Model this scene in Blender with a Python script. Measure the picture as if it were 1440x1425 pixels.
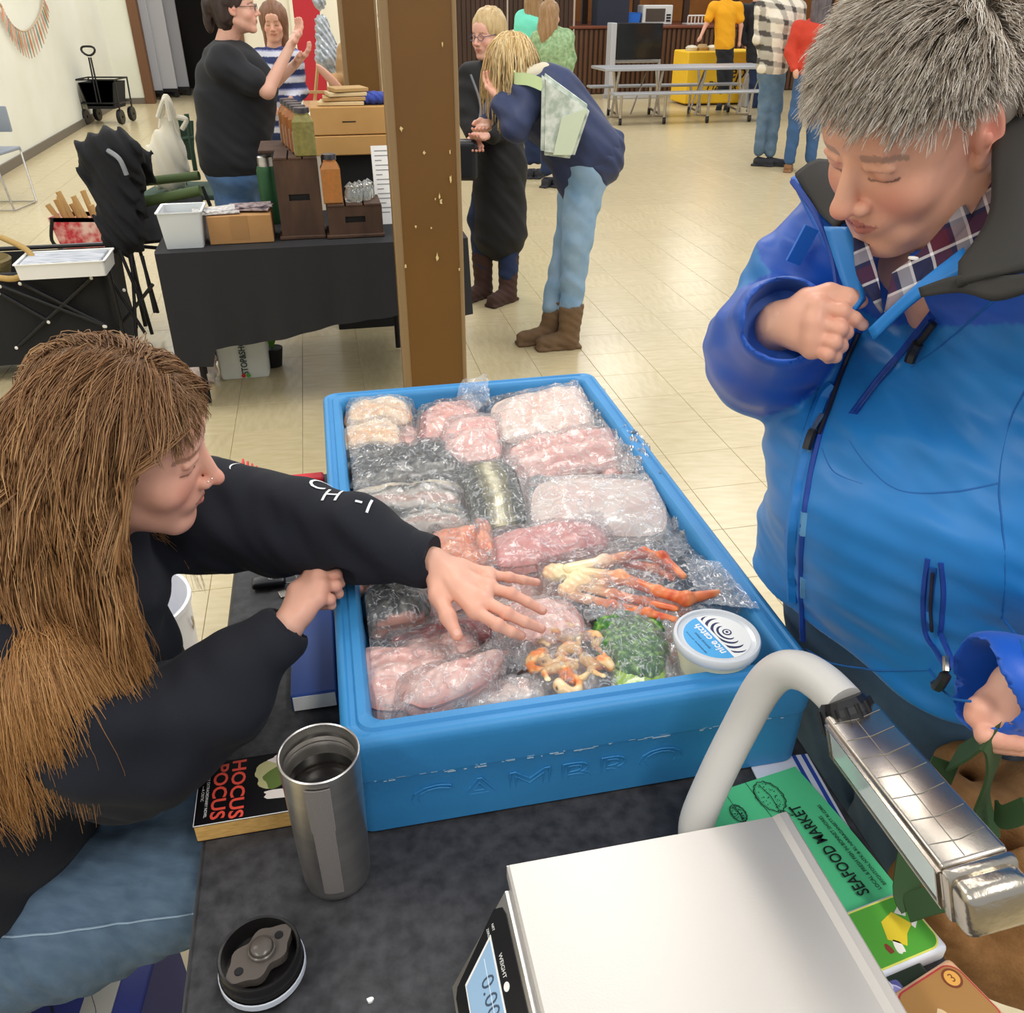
import bpy, bmesh, math, random
import numpy as np
from mathutils import Vector, Matrix
random.seed(7); RNG = np.random.default_rng(11)
for o in list(bpy.data.objects): bpy.data.objects.remove(o)
SC = bpy.context.scene; COL = SC.collection
PI = math.pi
# ---------------- camera ----------------
FPX = 1205.0; PITCH = math.radians(30.8); CAMZ = 1.70
cam_d = bpy.data.cameras.new('camera'); cam = bpy.data.objects.new('camera', cam_d); COL.objects.link(cam)
cam.location = (0, 0, CAMZ); cam.rotation_euler = (math.radians(90) - PITCH, 0, 0)
cam_d.sensor_fit = 'HORIZONTAL'; cam_d.sensor_width = 36; cam_d.lens = 36 * FPX / 1440
cam_d.clip_start = 0.02; cam_d.clip_end = 100
SC.camera = cam
# ---------------- light ----------------
SC.view_settings.view_transform = 'Standard'; SC.view_settings.look = 'None'
SC.view_settings.gamma = 1; SC.view_settings.use_curve_mapping = False
SC.view_settings.exposure = 0.28
SC.cycles.transparent_max_bounces = 48   # many layers of clear film lie over each other
W = bpy.data.worlds.new('hall_air'); SC.world = W; W.use_nodes = True
bg = W.node_tree.nodes['Background']; bg.inputs[0].default_value = (0.93, 0.96, 1.0, 1); bg.inputs[1].default_value = 0.5
PHI = math.radians(11.9); CP, SP = math.cos(PHI), math.sin(PHI)
def hall(u, v, z=0.0):                 # hall frame (u across, v along the hall) -> world
    return Vector((u*CP - v*SP, u*SP + v*CP, z))
for u in (-2.2, 0.9, 4.2, 7.5):
    for v in (-1.0, 3.2, 7.6, 12.4, 17.0):
        ld = bpy.data.lights.new('ceiling_strip_light', 'AREA'); ld.shape = 'RECTANGLE'
        ld.size = 0.5; ld.size_y = 2.4; ld.energy = 44; ld.color = (1.0, 0.965, 0.91)
        lo = bpy.data.objects.new('ceiling_strip_light', ld); COL.objects.link(lo)
        lo.location = hall(u, v, 3.7); lo.rotation_euler = (0, 0, PHI)
# ---------------- authoring helpers ----------------
CT, ST = math.cos(PITCH), math.sin(PITCH)
def ray(px, py):
    a = (px-720)/FPX; b = (py-712.5)/FPX
    return Vector((a, CT - b*ST, -ST - b*CT))
def P(px, py, z=0.0):                  # point of height z
    d = ray(px, py); t = (z-CAMZ)/d.z
    return Vector((d.x*t, d.y*t, z))
def D(px, py, dep):                    # point at a distance
    d = ray(px, py); return Vector((d.x*dep, d.y*dep, CAMZ + d.z*dep))
def lin(h):
    if isinstance(h, (tuple, list)): return tuple(h)[:3]
    h = h.lstrip('#'); c = [int(h[i:i+2], 16)/255 for i in (0, 2, 4)]
    return tuple(x/12.92 if x <= 0.04045 else ((x+0.055)/1.055)**2.4 for x in c)
V = Vector
def nrm(v): v = V(v); return v.normalized()
# ---------------- materials ----------------
MATS = {}
def mat(name, col, rough=0.6, metal=0.0, var=None, bump=None, attr=False, sss=0.0, sheen=0.0, coat=0.0, emis=None, alpha=None, spec=0.5, trans=0.0, ior=1.45, rnd=None, coord='Object', stretch=None):
    """var=(scale, colour2, contrast)  bump=(scale, strength, distance)"""
    if name in MATS: return MATS[name]
    m = bpy.data.materials.new(name); m.use_nodes = True; nt = m.node_tree; N = nt.nodes; L = nt.links
    b = N['Principled BSDF']; MATS[name] = m
    c = lin(col); b.inputs['Base Color'].default_value = (*c, 1)
    b.inputs['Roughness'].default_value = rough; b.inputs['Metallic'].default_value = metal
    b.inputs['Specular IOR Level'].default_value = spec; b.inputs['IOR'].default_value = ior
    if sss: b.inputs['Subsurface Weight'].default_value = sss; b.inputs['Subsurface Radius'].default_value = (1, .35, .2); b.inputs['Subsurface Scale'].default_value = .008
    if sheen: b.inputs['Sheen Weight'].default_value = sheen
    if coat: b.inputs['Coat Weight'].default_value = coat; b.inputs['Coat Roughness'].default_value = .08
    if trans: b.inputs['Transmission Weight'].default_value = trans
    if alpha is not None: b.inputs['Alpha'].default_value = alpha
    if emis: b.inputs['Emission Color'].default_value = (*lin(emis[0]), 1); b.inputs['Emission Strength'].default_value = emis[1]
    tc = N.new('ShaderNodeTexCoord'); src = tc.outputs[coord]
    if stretch:
        mp = N.new('ShaderNodeMapping'); mp.inputs['Scale'].default_value = stretch; L.new(src, mp.inputs[0]); src = mp.outputs[0]
    csock = None
    if attr:
        at = N.new('ShaderNodeAttribute'); at.attribute_name = 'Col'; csock = at.outputs['Color']
    if var:
        n = N.new('ShaderNodeTexNoise'); n.inputs['Scale'].default_value = var[0]; n.inputs['Detail'].default_value = 6
        L.new(src, n.inputs[0])
        r = N.new('ShaderNodeMapRange'); w = var[2]
        r.inputs[1].default_value = .5-.5/w; r.inputs[2].default_value = .5+.5/w
        L.new(n.outputs[0], r.inputs[0])
        mx = N.new('ShaderNodeMix'); mx.data_type = 'RGBA'; L.new(r.outputs[0], mx.inputs[0])
        if csock: L.new(csock, mx.inputs[6])
        else: mx.inputs[6].default_value = (*c, 1)
        mx.inputs[7].default_value = (*lin(var[1]), 1)
        if csock:
            mm = N.new('ShaderNodeMath'); mm.operation = 'MULTIPLY'; mm.inputs[1].default_value = .5
            L.new(r.outputs[0], mm.inputs[0]); L.new(mm.outputs[0], mx.inputs[0])
        csock = mx.outputs[2]
    if rnd:
        oi = N.new('ShaderNodeObjectInfo'); hs = N.new('ShaderNodeHueSaturation')
        r2 = N.new('ShaderNodeMapRange'); r2.inputs[3].default_value = 1-rnd; r2.inputs[4].default_value = 1+rnd
        L.new(oi.outputs['Random'], r2.inputs[0]); L.new(r2.outputs[0], hs.inputs['Value'])
        if csock: L.new(csock, hs.inputs['Color'])
        else: hs.inputs['Color'].default_value = (*c, 1)
        csock = hs.outputs[0]
    if csock: L.new(csock, b.inputs['Base Color'])
    if bump:
        n = N.new('ShaderNodeTexNoise'); n.inputs['Scale'].default_value = bump[0]; n.inputs['Detail'].default_value = 5
        L.new(src, n.inputs[0])
        bp = N.new('ShaderNodeBump'); bp.inputs['Strength'].default_value = bump[1]; bp.inputs['Distance'].default_value = bump[2] if len(bump) > 2 else .002
        L.new(n.outputs[0], bp.inputs['Height']); L.new(bp.outputs[0], b.inputs['Normal'])
    return m
# ---------------- objects ----------------
def tag(o, label=None, cat=None, group=None, kind=None):
    if label: o['label'] = label
    if cat: o['category'] = cat
    if group: o['group'] = group
    if kind: o['kind'] = kind
    return o
def thing(name, label, cat, loc=(0, 0, 0), rz=0.0, group=None):
    o = bpy.data.objects.new(name, None); COL.objects.link(o); o.location = loc; o.rotation_euler = (0, 0, rz)
    o.empty_display_size = .05
    return tag(o, label, cat, group)
def link(name, me, m=None, parent=None, world=True):
    o = bpy.data.objects.new(name, me); COL.objects.link(o)
    if m is not None:
        for x in (m if isinstance(m, (list, tuple)) else [m]): me.materials.append(x)
    if parent is not None:
        o.parent = parent
        if world:
            bm_ = parent_world(parent); o.matrix_parent_inverse = bm_.inverted()
    return o
def parent_world(p):
    mm = Matrix.LocRotScale(p.location, p.rotation_euler, p.scale)
    if p.parent: mm = parent_world(p.parent) @ p.matrix_parent_inverse @ mm
    return mm
def copy_tree(o, parent=None):
    c = o.copy(); COL.objects.link(c)
    if parent is not None: c.parent = parent
    for ch in list(o.children): copy_tree(ch, c)
    return c
def mesh_np(name, v, f, smooth=True, col=None):
    me = bpy.data.meshes.new(name); v = np.asarray(v, dtype=np.float32)
    if isinstance(f, np.ndarray):
        k = f.shape[1]; me.vertices.add(len(v)); me.vertices.foreach_set('co', v.ravel())
        me.loops.add(f.size); me.loops.foreach_set('vertex_index', f.ravel().astype(np.int32))
        me.polygons.add(len(f)); me.polygons.foreach_set('loop_start', np.arange(len(f), dtype=np.int32)*k)
        me.update(calc_edges=True)
    else:
        me.from_pydata([tuple(x) for x in v.tolist()], [], f)
    if smooth: me.polygons.foreach_set('use_smooth', np.ones(len(me.polygons), dtype=bool))
    if col is not None:
        a = me.color_attributes.new('Col', 'FLOAT_COLOR', 'POINT')
        c4 = np.ones((len(v), 4), dtype=np.float32); c4[:, :3] = col; a.data.foreach_set('color', c4.ravel())
    me.validate(); return me
class MB:
    """collects simple shapes into one mesh"""
    def __init__(s): s.bm = bmesh.new()
    def box(s, c, size, rz=0.0, bev=0.0, R=None, seg=2, taper=None):
        r = bmesh.ops.create_cube(s.bm, size=1); vs = r['verts']
        for v in vs:
            if taper and v.co.z < 0: v.co.x *= taper; v.co.y *= taper
            v.co = V((v.co.x*size[0], v.co.y*size[1], v.co.z*size[2]))
        if bev:
            es = list({e for v in vs for e in v.link_edges})
            rr = bmesh.ops.bevel(s.bm, geom=es, offset=bev, segments=seg, affect='EDGES', profile=.5)
            vs = list({v for f in rr['faces'] for v in f.verts} | {v for v in vs if v.is_valid})
            # gather the whole island
            seen = set(vs); st = list(vs)
            while st:
                x = st.pop()
                for e in x.link_edges:
                    y = e.other_vert(x)
                    if y not in seen: seen.add(y); st.append(y)
            vs = list(seen)
        Mx = Matrix.Translation(V(c)) @ (R.to_4x4() if R is not None else Matrix.Rotation(rz, 4, 'Z'))
        for v in vs: v.co = Mx @ v.co
        return s
    def tube(s, pts, r, n=10, cap=True, closed=False):
        pts = [V(p) for p in pts]; rs = r if isinstance(r, (list, tuple)) else [r]*len(pts)
        rings = []; up = None; m = len(pts)
        for i, p in enumerate(pts):
            if closed: t = pts[(i+1) % m] - pts[i-1]
            else: t = pts[min(i+1, m-1)] - pts[max(i-1, 0)]
            t = t.normalized() if t.length > 1e-9 else V((0, 0, 1))
            if up is None: up = V((0, 0, 1)) if abs(t.z) < .9 else V((1, 0, 0))
            a = t.cross(up).normalized(); b2 = a.cross(t).normalized(); up = b2
            rings.append([s.bm.verts.new(p + (a*math.cos(2*PI*k/n) + b2*math.sin(2*PI*k/n))*rs[i]) for k in range(n)])
        for i in range(m if closed else m-1):
            A, B = rings[i], rings[(i+1) % m]
            for k in range(n): s.bm.faces.new((A[k], A[(k+1) % n], B[(k+1) % n], B[k]))
        if cap and not closed:
            s.bm.faces.new(rings[0]); s.bm.faces.new(rings[-1][::-1])
        return s
    def lathe(s, prof, c=(0, 0, 0), n=32, R=None, sx=1, sy=1):
        Mx = Matrix.Translation(V(c)) @ (R.to_4x4() if R is not None else Matrix.Identity(4)); rings = []
        for r, z in prof:
            if r < 1e-6: rings.append([s.bm.verts.new(Mx @ V((0, 0, z)))])
            else: rings.append([s.bm.verts.new(Mx @ V((r*sx*math.cos(2*PI*k/n), r*sy*math.sin(2*PI*k/n), z))) for k in range(n)])
        for A, B in zip(rings, rings[1:]):
            for k in range(n):
                if len(A) == 1 and len(B) == 1: continue
                if len(A) == 1: s.bm.faces.new((A[0], B[(k+1) % n], B[k]))
                elif len(B) == 1: s.bm.faces.new((A[k], A[(k+1) % n], B[0]))
                else: s.bm.faces.new((A[k], A[(k+1) % n], B[(k+1) % n], B[k]))
        return s
    def prism(s, pts, h, M=None):
        """polygon in xy extruded by h in z, then matrix"""
        M = M or Matrix.Identity(4)
        a = [s.bm.verts.new(M @ V((p[0], p[1], 0))) for p in pts]; b = [s.bm.verts.new(M @ V((p[0], p[1], h))) for p in pts]
        n = len(pts)
        s.bm.faces.new(a[::-1]); s.bm.faces.new(b)
        for k in range(n): s.bm.faces.new((a[k], a[(k+1) % n], b[(k+1) % n], b[k]))
        return s
    def quad(s, a, b, c, d, th=0.0):
        a, b, c, d = map(V, (a, b, c, d)); nn = (b-a).cross(d-a).normalized()*th
        lo = [s.bm.verts.new(p) for p in (a, b, c, d)]
        if th:
            hi = [s.bm.verts.new(p+nn) for p in (a, b, c, d)]
            s.bm.faces.new(lo[::-1]); s.bm.faces.new(hi)
            for k in range(4): s.bm.faces.new((lo[k], lo[(k+1) % 4], hi[(k+1) % 4], hi[k]))
        else: s.bm.faces.new(lo)
        return s
    def mesh(s, name='m', smooth=False):
        bmesh.ops.recalc_face_normals(s.bm, faces=s.bm.faces)
        me = bpy.data.meshes.new(name); s.bm.to_mesh(me); s.bm.free()
        if smooth: me.polygons.foreach_set('use_smooth', np.ones(len(me.polygons), dtype=bool))
        return me
    def build(s, name, m, parent=None, smooth=False, world=True):
        o = link(name, s.mesh(name, smooth), m, parent, world)
        if smooth:
            try: o.data.set_sharp_from_angle(angle=math.radians(40))
            except Exception: pass
        return o
def add(name, m, parent, smooth, *shapes):
    b = MB()
    for s in shapes: getattr(b, s[0])(*s[1:-1], **s[-1]) if isinstance(s[-1], dict) else getattr(b, s[0])(*s[1:])
    return b.build(name, m, parent, smooth)
def text_mesh(s, size=1.0, depth=0.0, align='CENTER', bold=0.0, space=1.0, shear=0.0):
    cu = bpy.data.curves.new('t', 'FONT'); cu.body = s; cu.size = size; cu.extrude = depth; cu.align_x = align; cu.align_y = 'CENTER'
    cu.offset = bold; cu.space_character = space; cu.shear = shear; cu.resolution_u = 3
    o = bpy.data.objects.new('t', cu); COL.objects.link(o)
    dg = bpy.context.evaluated_depsgraph_get(); me = bpy.data.meshes.new_from_object(o.evaluated_get(dg))
    bpy.data.objects.remove(o); bpy.data.curves.remove(cu); return me
def frame(o, x, y):                    # matrix with origin o, x axis, y axis in plane
    x = nrm(x); z = x.cross(V(y)).normalized(); y = z.cross(x)
    m = Matrix.Identity(4)
    for i in range(3): m[i][0] = x[i]; m[i][1] = y[i]; m[i][2] = z[i]; m[i][3] = V(o)[i]
    return m
def text(name, s, M, size, m, parent, depth=.0003, sx=1.0, **kw):
    me = text_mesh(s, size, depth, **kw); me.transform(Matrix.Diagonal((sx, 1, 1, 1))); me.transform(M)
    me.materials.clear(); return link(name, me, m, parent)
# ---------------- implicit surfaces ----------------
def smin(a, b, k):
    if k <= 0: return np.minimum(a, b)
    h = np.clip(.5 + .5*(b-a)/k, 0, 1); return b*(1-h) + a*h - k*h*(1-h)
def A3(v): return np.array([float(x) for x in v])
def ell(c, r, k=.01, R=None, sub=False):
    c = A3(c); r = A3(r) if hasattr(r, '__len__') else np.array([r]*3, float)
    Rm = np.array(R) if R is not None else None
    def f(X, Y, Z):
        x, y, z = X-c[0], Y-c[1], Z-c[2]
        if Rm is not None:
            x, y, z = Rm[0, 0]*x+Rm[1, 0]*y+Rm[2, 0]*z, Rm[0, 1]*x+Rm[1, 1]*y+Rm[2, 1]*z, Rm[0, 2]*x+Rm[1, 2]*y+Rm[2, 2]*z
        k0 = np.sqrt((x/r[0])**2+(y/r[1])**2+(z/r[2])**2); k1 = np.sqrt((x/r[0]**2)**2+(y/r[1]**2)**2+(z/r[2]**2)**2)+1e-9
        return k0*(k0-1)/k1
    e = r.max() if Rm is not None else r
    return dict(f=f, lo=c-e, hi=c+e, k=k, sub=sub)
def cap(a, b, ra, rb=None, k=.01, w=None, flat=1.0, sub=False):
    a = A3(a); b = A3(b); rb = ra if rb is None else rb; ba = b-a; L2 = max(ba.dot(ba), 1e-12)
    ww = None if w is None else A3(w)/np.linalg.norm(A3(w))
    def f(X, Y, Z):
        x, y, z = X-a[0], Y-a[1], Z-a[2]
        t = np.clip((x*ba[0]+y*ba[1]+z*ba[2])/L2, 0, 1)
        x, y, z = x-t*ba[0], y-t*ba[1], z-t*ba[2]
        if ww is not None:
            q = (x*ww[0]+y*ww[1]+z*ww[2])*(1/flat-1); x, y, z = x+q*ww[0], y+q*ww[1], z+q*ww[2]
        return (np.sqrt(x*x+y*y+z*z)-(ra+(rb-ra)*t))*min(1, flat)
    m = max(ra, rb)
    return dict(f=f, lo=np.minimum(a, b)-m, hi=np.maximum(a, b)+m, k=k, sub=sub)
def rbox(c, h, r=.01, k=.01, R=None, sub=False):
    c = A3(c); h = A3(h); Rm = np.array(R) if R is not None else None
    def f(X, Y, Z):
        x, y, z = X-c[0], Y-c[1], Z-c[2]
        if Rm is not None:
            x, y, z = Rm[0, 0]*x+Rm[1, 0]*y+Rm[2, 0]*z, Rm[0, 1]*x+Rm[1, 1]*y+Rm[2, 1]*z, Rm[0, 2]*x+Rm[1, 2]*y+Rm[2, 2]*z
        x, y, z = abs(x)-h[0]+r, abs(y)-h[1]+r, abs(z)-h[2]+r
        return np.sqrt(np.maximum(x, 0)**2+np.maximum(y, 0)**2+np.maximum(z, 0)**2)+np.minimum(np.maximum(np.maximum(x, y), z), 0)-r
    e = h if Rm is None else np.array([np.linalg.norm(h)]*3)
    return dict(f=f, lo=c-e, hi=c+e, k=k, sub=sub)
def chain(pts, rs, k=.01, w=None, flat=1.0):
    return [cap(pts[i], pts[i+1], rs[i], rs[i+1], k, w, flat) for i in range(len(pts)-1)]
def grow(prims, g):
    return [dict(p, f=(lambda X, Y, Z, f=p['f']: f(X, Y, Z)-g), lo=p['lo']-g, hi=p['hi']+g) for p in prims]
def sdf_grid(prims, h, disp=None, pad=2):
    lo = np.min([p['lo'] for p in prims if not p['sub']], axis=0)-h*(pad+2)-.01; hi = np.max([p['hi'] for p in prims if not p['sub']], axis=0)+h*(pad+2)+.01
    n = np.ceil((hi-lo)/h).astype(int)+1
    ax = [(lo[i]+h*np.arange(n[i])).astype(np.float32) for i in range(3)]
    F = np.full(tuple(n), .05, dtype=np.float32)
    for p in prims:
        m = abs(p['k'])+h*3
        i0 = np.maximum(((p['lo']-m-lo)/h).astype(int), 0); i1 = np.minimum(((p['hi']+m-lo)/h).astype(int)+2, n)
        if (i1 <= i0).any(): continue
        s = tuple(slice(i0[i], i1[i]) for i in range(3))
        X = ax[0][s[0]][:, None, None]; Y = ax[1][s[1]][None, :, None]; Z = ax[2][s[2]][None, None, :]
        d = p['f'](X, Y, Z).astype(np.float32)
        if p['sub']: F[s] = -smin(-F[s], d, p['k'])
        else: F[s] = smin(F[s], d, p['k'])
    if disp is not None:
        F = F + disp(ax[0][:, None, None], ax[1][None, :, None], ax[2][None, None, :]).astype(np.float32)
    return F, lo, h
def nets(F, lo, h):
    I = F < 0
    nx, ny, nz = F.shape
    c = np.zeros((nx-1, ny-1, nz-1), np.int8)
    for a in (0, 1):
        for b in (0, 1):
            for d in (0, 1): c += I[a:nx-1+a, b:ny-1+b, d:nz-1+d]
    act = (c > 0) & (c < 8); ijk = np.argwhere(act); idx = np.full(act.shape, -1, np.int64); idx[act] = np.arange(len(ijk))
    acc = np.zeros((len(ijk), 3)); cnt = np.zeros(len(ijk)); i, j, k = ijk.T
    for ax in range(3):
        for a in (0, 1):
            for b in (0, 1):
                o0 = [0, 0, 0]; oth = [q for q in range(3) if q != ax]; o0[oth[0]] = a; o0[oth[1]] = b
                o1 = list(o0); o1[ax] = 1
                f0 = F[i+o0[0], j+o0[1], k+o0[2]]; f1 = F[i+o1[0], j+o1[1], k+o1[2]]
                m = (f0 < 0) != (f1 < 0); t = f0[m]/(f0[m]-f1[m])
                p = np.tile(np.array(o0, float), (m.sum(), 1)); p[:, ax] = t
                acc[m] += p; cnt[m] += 1
    v = (ijk+acc/cnt[:, None])*h+lo
    Q = []
    for ax in range(3):
        sl0 = [slice(None)]*3; sl1 = [slice(None)]*3; sl0[ax] = slice(0, -1); sl1[ax] = slice(1, None)
        A = I[tuple(sl0)]; B = I[tuple(sl1)]; e = np.argwhere(A != B); s = A[tuple(e.T)]
        b_, c_ = [(1, 2), (2, 0), (0, 1)][ax]
        ok = (e[:, b_] > 0) & (e[:, c_] > 0) & (e[:, b_] < F.shape[b_]-1) & (e[:, c_] < F.shape[c_]-1); e = e[ok]; s = s[ok]
        def g(db, dc):
            q = e.copy(); q[:, b_] += db; q[:, c_] += dc; return idx[q[:, 0], q[:, 1], q[:, 2]]
        q = np.stack([g(-1, -1), g(0, -1), g(0, 0), g(-1, 0)], 1)
        q[~s] = q[~s][:, ::-1]; Q.append(q)
    return v, np.concatenate(Q)
def sdf_np(prims, h, disp=None): return nets(*sdf_grid(prims, h, disp))
def xform(v, M):
    m = np.array(M); return v @ m[:3, :3].T + m[:3, 3]
def blob(name, prims, h, m, parent=None, disp=None, paint=None, M=None):
    v, f = sdf_np(prims, h, disp)
    c = paint(v) if paint is not None else None
    if M is not None: v = xform(v, M)
    return link(name, mesh_np(name, v, f, True, c), m, parent)
def wob(f, amp, seed=0, warp=1.2):
    """fold pattern: warped sines; f = (fx,fy,fz) cycles per metre"""
    r = np.random.default_rng(seed); ph = r.random(8)*6.28; f = np.array(f, float)*6.283
    def g(X, Y, Z):
        w1 = np.sin(X*9+ph[0])+np.sin(Y*8+ph[1])+np.sin(Z*7+ph[2]); w2 = np.sin(X*17+Z*13+ph[3])+np.sin(Y*15-Z*11+ph[4])
        s = np.sin(X*f[0]+Y*f[1]+Z*f[2]+warp*w1+ph[5])
        s2 = np.sin(X*f[0]*1.7-Y*f[1]*.6+Z*f[2]*1.4+warp*w2+ph[6])
        return -amp*(.6*s+.4*s2*np.sin(X*11+Y*9+ph[7]))
    return g
def addf(*fs): return lambda X, Y, Z: sum(f(X, Y, Z) for f in fs)
def vnoise(p, f, seed=0):              # smooth pseudo noise on points (n,3) -> about -1..1
    r = np.random.default_rng(seed); s = 0
    for o in range(3):
        for _ in range(3):
            d = r.normal(size=3); d /= np.linalg.norm(d); s = s+np.sin(p @ d*f*(1.9**o)*6.28+r.random()*6.28)*(.55**o)
    return s/3.2
# ---------------- hair ----------------
def strands_mesh(name, pts, rad, cols, m, parent, sides=3):
    """pts (n,k,3), rad (k,), cols (n,k,3)"""
    n, k, _ = pts.shape
    t = np.gradient(pts, axis=1); t /= np.linalg.norm(t, axis=2, keepdims=True)+1e-9
    up = np.zeros_like(t); up[..., 2] = 1; a = np.cross(t, up+np.array([.13, .21, 0])); a /= np.linalg.norm(a, axis=2, keepdims=True)+1e-9
    b = np.cross(a, t); R = rad[None, :, None] if rad.ndim == 1 else rad[:, :, None]
    ring = np.stack([pts+R*(a*math.cos(2*PI*s/sides)+b*math.sin(2*PI*s/sides)) for s in range(sides)], 2)
    v = ring.reshape(-1, 3); c = np.repeat(cols[:, :, None, :], sides, 2).reshape(-1, 3)
    base = (np.arange(n)[:, None]*k+np.arange(k-1)[None, :]).reshape(-1)*sides
    fs = []
    for s in range(sides):
        s2 = (s+1) % sides; fs.append(np.stack([base+s, base+s2, base+sides+s2, base+sides+s], 1))
    return link(name, mesh_np(name, v, np.concatenate(fs), True, c), m, parent)
def push_out(p, cols):
    for cc in cols:
        if callable(cc): p = cc(p); continue
        c, r, R = cc; q = (p-c) @ R; d = np.sqrt(((q/r)**2).sum(-1)); s = np.where(d < 1, 1/np.maximum(d, 1e-3), 1)[..., None]
        p = (q*s) @ R.T+c
    return p
# ================= THE SETTING =================
def hxy(p): return (p.x*CP+p.y*SP, -p.x*SP+p.y*CP)
def HV(px, py, v):                     # point seen at a pixel on the plane v = const of the hall
    d = ray(px, py); t = v/(-SP*d.x+CP*d.y); return V((d.x*t, d.y*t, CAMZ+d.z*t))
def hbox(b, u0, u1, v0, v1, z0, z1, bev=0.0):
    b.box(hall((u0+u1)/2, (v0+v1)/2, (z0+z1)/2), (abs(u1-u0), abs(v1-v0), abs(z1-z0)), rz=PHI, bev=bev, seg=1); return b
def struct(name, b, m, parent=None, smooth=False): return tag(b.build(name, m, parent, smooth), kind='structure') if parent is None else b.build(name, m, parent, smooth)
M_wall = mat('painted_wall', '#e9e9de', .75, var=(1.3, '#dcdccb', 2), bump=(60, .25, .002))
M_cream = mat('cream_wall', '#e4ddc8', .8)
M_base = mat('rubber_baseboard', '#6f675c', .5)
M_seam = mat('tile_seam', '#968a6d', .8)
M_tile = mat('vinyl_tile', '#cebf9a', .24, var=(9, '#bfaf88', 2.2), bump=(35, .06, .001), rnd=.025, stretch=(1, 4, 1))
M_brownpaint = mat('brown_steel_paint', '#74501f', .38, var=(3, '#6b4a20', 1.6), bump=(14, .1, .004))
M_brownside = mat('pillar_edge_paint', '#8d7350', .4)
M_darkwood = mat('dark_stained_siding', '#43291a', .5, var=(6, '#33200f', 2), stretch=(1, 1, .2))
M_trimwood = mat('brown_door_trim', '#6d4a30', .5)
M_stage = mat('stage_boards', '#5a3a22', .5)
U0, VB = -3.45, 18.3
fl = MB(); hbox(fl, -3.9, 13, -2.5, 23, -.08, -.0035); floor = struct('floor', fl, M_seam)
T = .3048
tb = bmesh.new(); g = T/2-.0008
for z, q in ((-.004, g), (-.0008, g), (0, g-.0012)):
    for sx, sy in ((-1, -1), (1, -1), (1, 1), (-1, 1)): tb.verts.new((sx*q, sy*q, z))
tb.verts.ensure_lookup_table()
for r in (0, 4):
    for k in range(4): tb.faces.new([tb.verts[i] for i in (r+k, r+(k+1) % 4, r+4+(k+1) % 4, r+4+k)])
tb.faces.new([tb.verts[i] for i in (8, 9, 10, 11)])
tile_me = bpy.data.meshes.new('floor_tile'); tb.to_mesh(tile_me); tb.free(); tile_me.materials.append(M_tile)
cells = []
for i in range(int(-3.45/T)-1, int(12.5/T)):
    for j in range(int(-1/T), int(22/T)):
        u, v = (i+.5)*T+.10, (j+.5)*T+.03
        if u < U0-.1: continue
        p = hall(u, v); dep = p.y*CT+CAMZ*ST
        if dep < .3: cells.append((9e9, u, v)); continue
        px = 720+FPX*p.x/dep; py = 712.5+FPX*(CAMZ*CT-p.y*ST)/dep
        vis = -30 < px < 1470 and -30 < py < 1470
        if vis and 440 < px < 1130 and 560 < py < 1425: vis = False
        if vis and px > 1060 and py > 250 and py < 1000: vis = False
        if vis and px < 420 and py > 800 and py < 1300: vis = False
        cells.append((dep if vis else 1e6+dep, u, v))
cells.sort(); rest = []
tv = [v.co.copy() for v in tile_me.vertices]; tf = [list(p.vertices) for p in tile_me.polygons]; rv = []; rf = []
for n, (d, u, v) in enumerate(cells):
    if n < 300:
        o = bpy.data.objects.new('floor_tile', tile_me); COL.objects.link(o); o.location = hall(u, v); o.rotation_euler = (0, 0, PHI+PI/2*((i+n) % 2)); o.parent = floor
    else:
        M = Matrix.Translation(hall(u, v)) @ Matrix.Rotation(PHI, 4, 'Z'); k = len(rv)
        rv += [tuple(M @ c) for c in tv]; rf += [[k+a for a in q] for q in tf]
o = link('floor_tile', mesh_np('floor_tiles', rv, rf, False), M_tile, floor); o['kind'] = 'stuff'
# walls
b = MB(); hbox(b, U0-.15, U0, -2.5, VB+.15, 0, 4); struct('wall_left', b, M_wall)
b = MB(); hbox(b, U0, U0+.02, -2.5, VB, 0, .10, .004); struct('baseboard_left', b, M_base)
b = MB(); hbox(b, U0, -3.0, VB, VB+.15, 0, 4); struct('wall_back_left', b, M_wall)
b = MB(); hbox(b, U0+.02, -3.0, VB-.02, VB, 0, .10, .004); struct('baseboard_back', b, M_base)
b = MB(); hbox(b, -3.0, -2.84, VB-.04, VB+.2, 0, 3.2, .006); hbox(b, -1.25, -1.1, VB-.04, VB+.2, 0, 3.2, .006); hbox(b, -3.0, -1.1, VB-.04, VB+.2, 3.2, 3.35, .006)
struct('door_1', b, M_trimwood)
b = MB(); hbox(b, -3.3, -.9, VB+3.0, VB+3.1, 0, 3.4); hbox(b, -3.35, -3.3, VB+.2, VB+3.1, 0, 3.4); hbox(b, -.95, -.9, VB+.2, VB+3.1, 0, 3.4); hbox(b, -3.35, -.9, VB+.2, VB+3.1, 3.4, 3.5)
struct('wall_storage', b, mat('storage_dark', '#2a2524', .8))
ub = hxy(HV(560, 40, VB))[0]
b = MB(); hbox(b, -1.1, ub, VB, VB+.15, 0, 4); struct('wall_back', b, M_cream)
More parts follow.
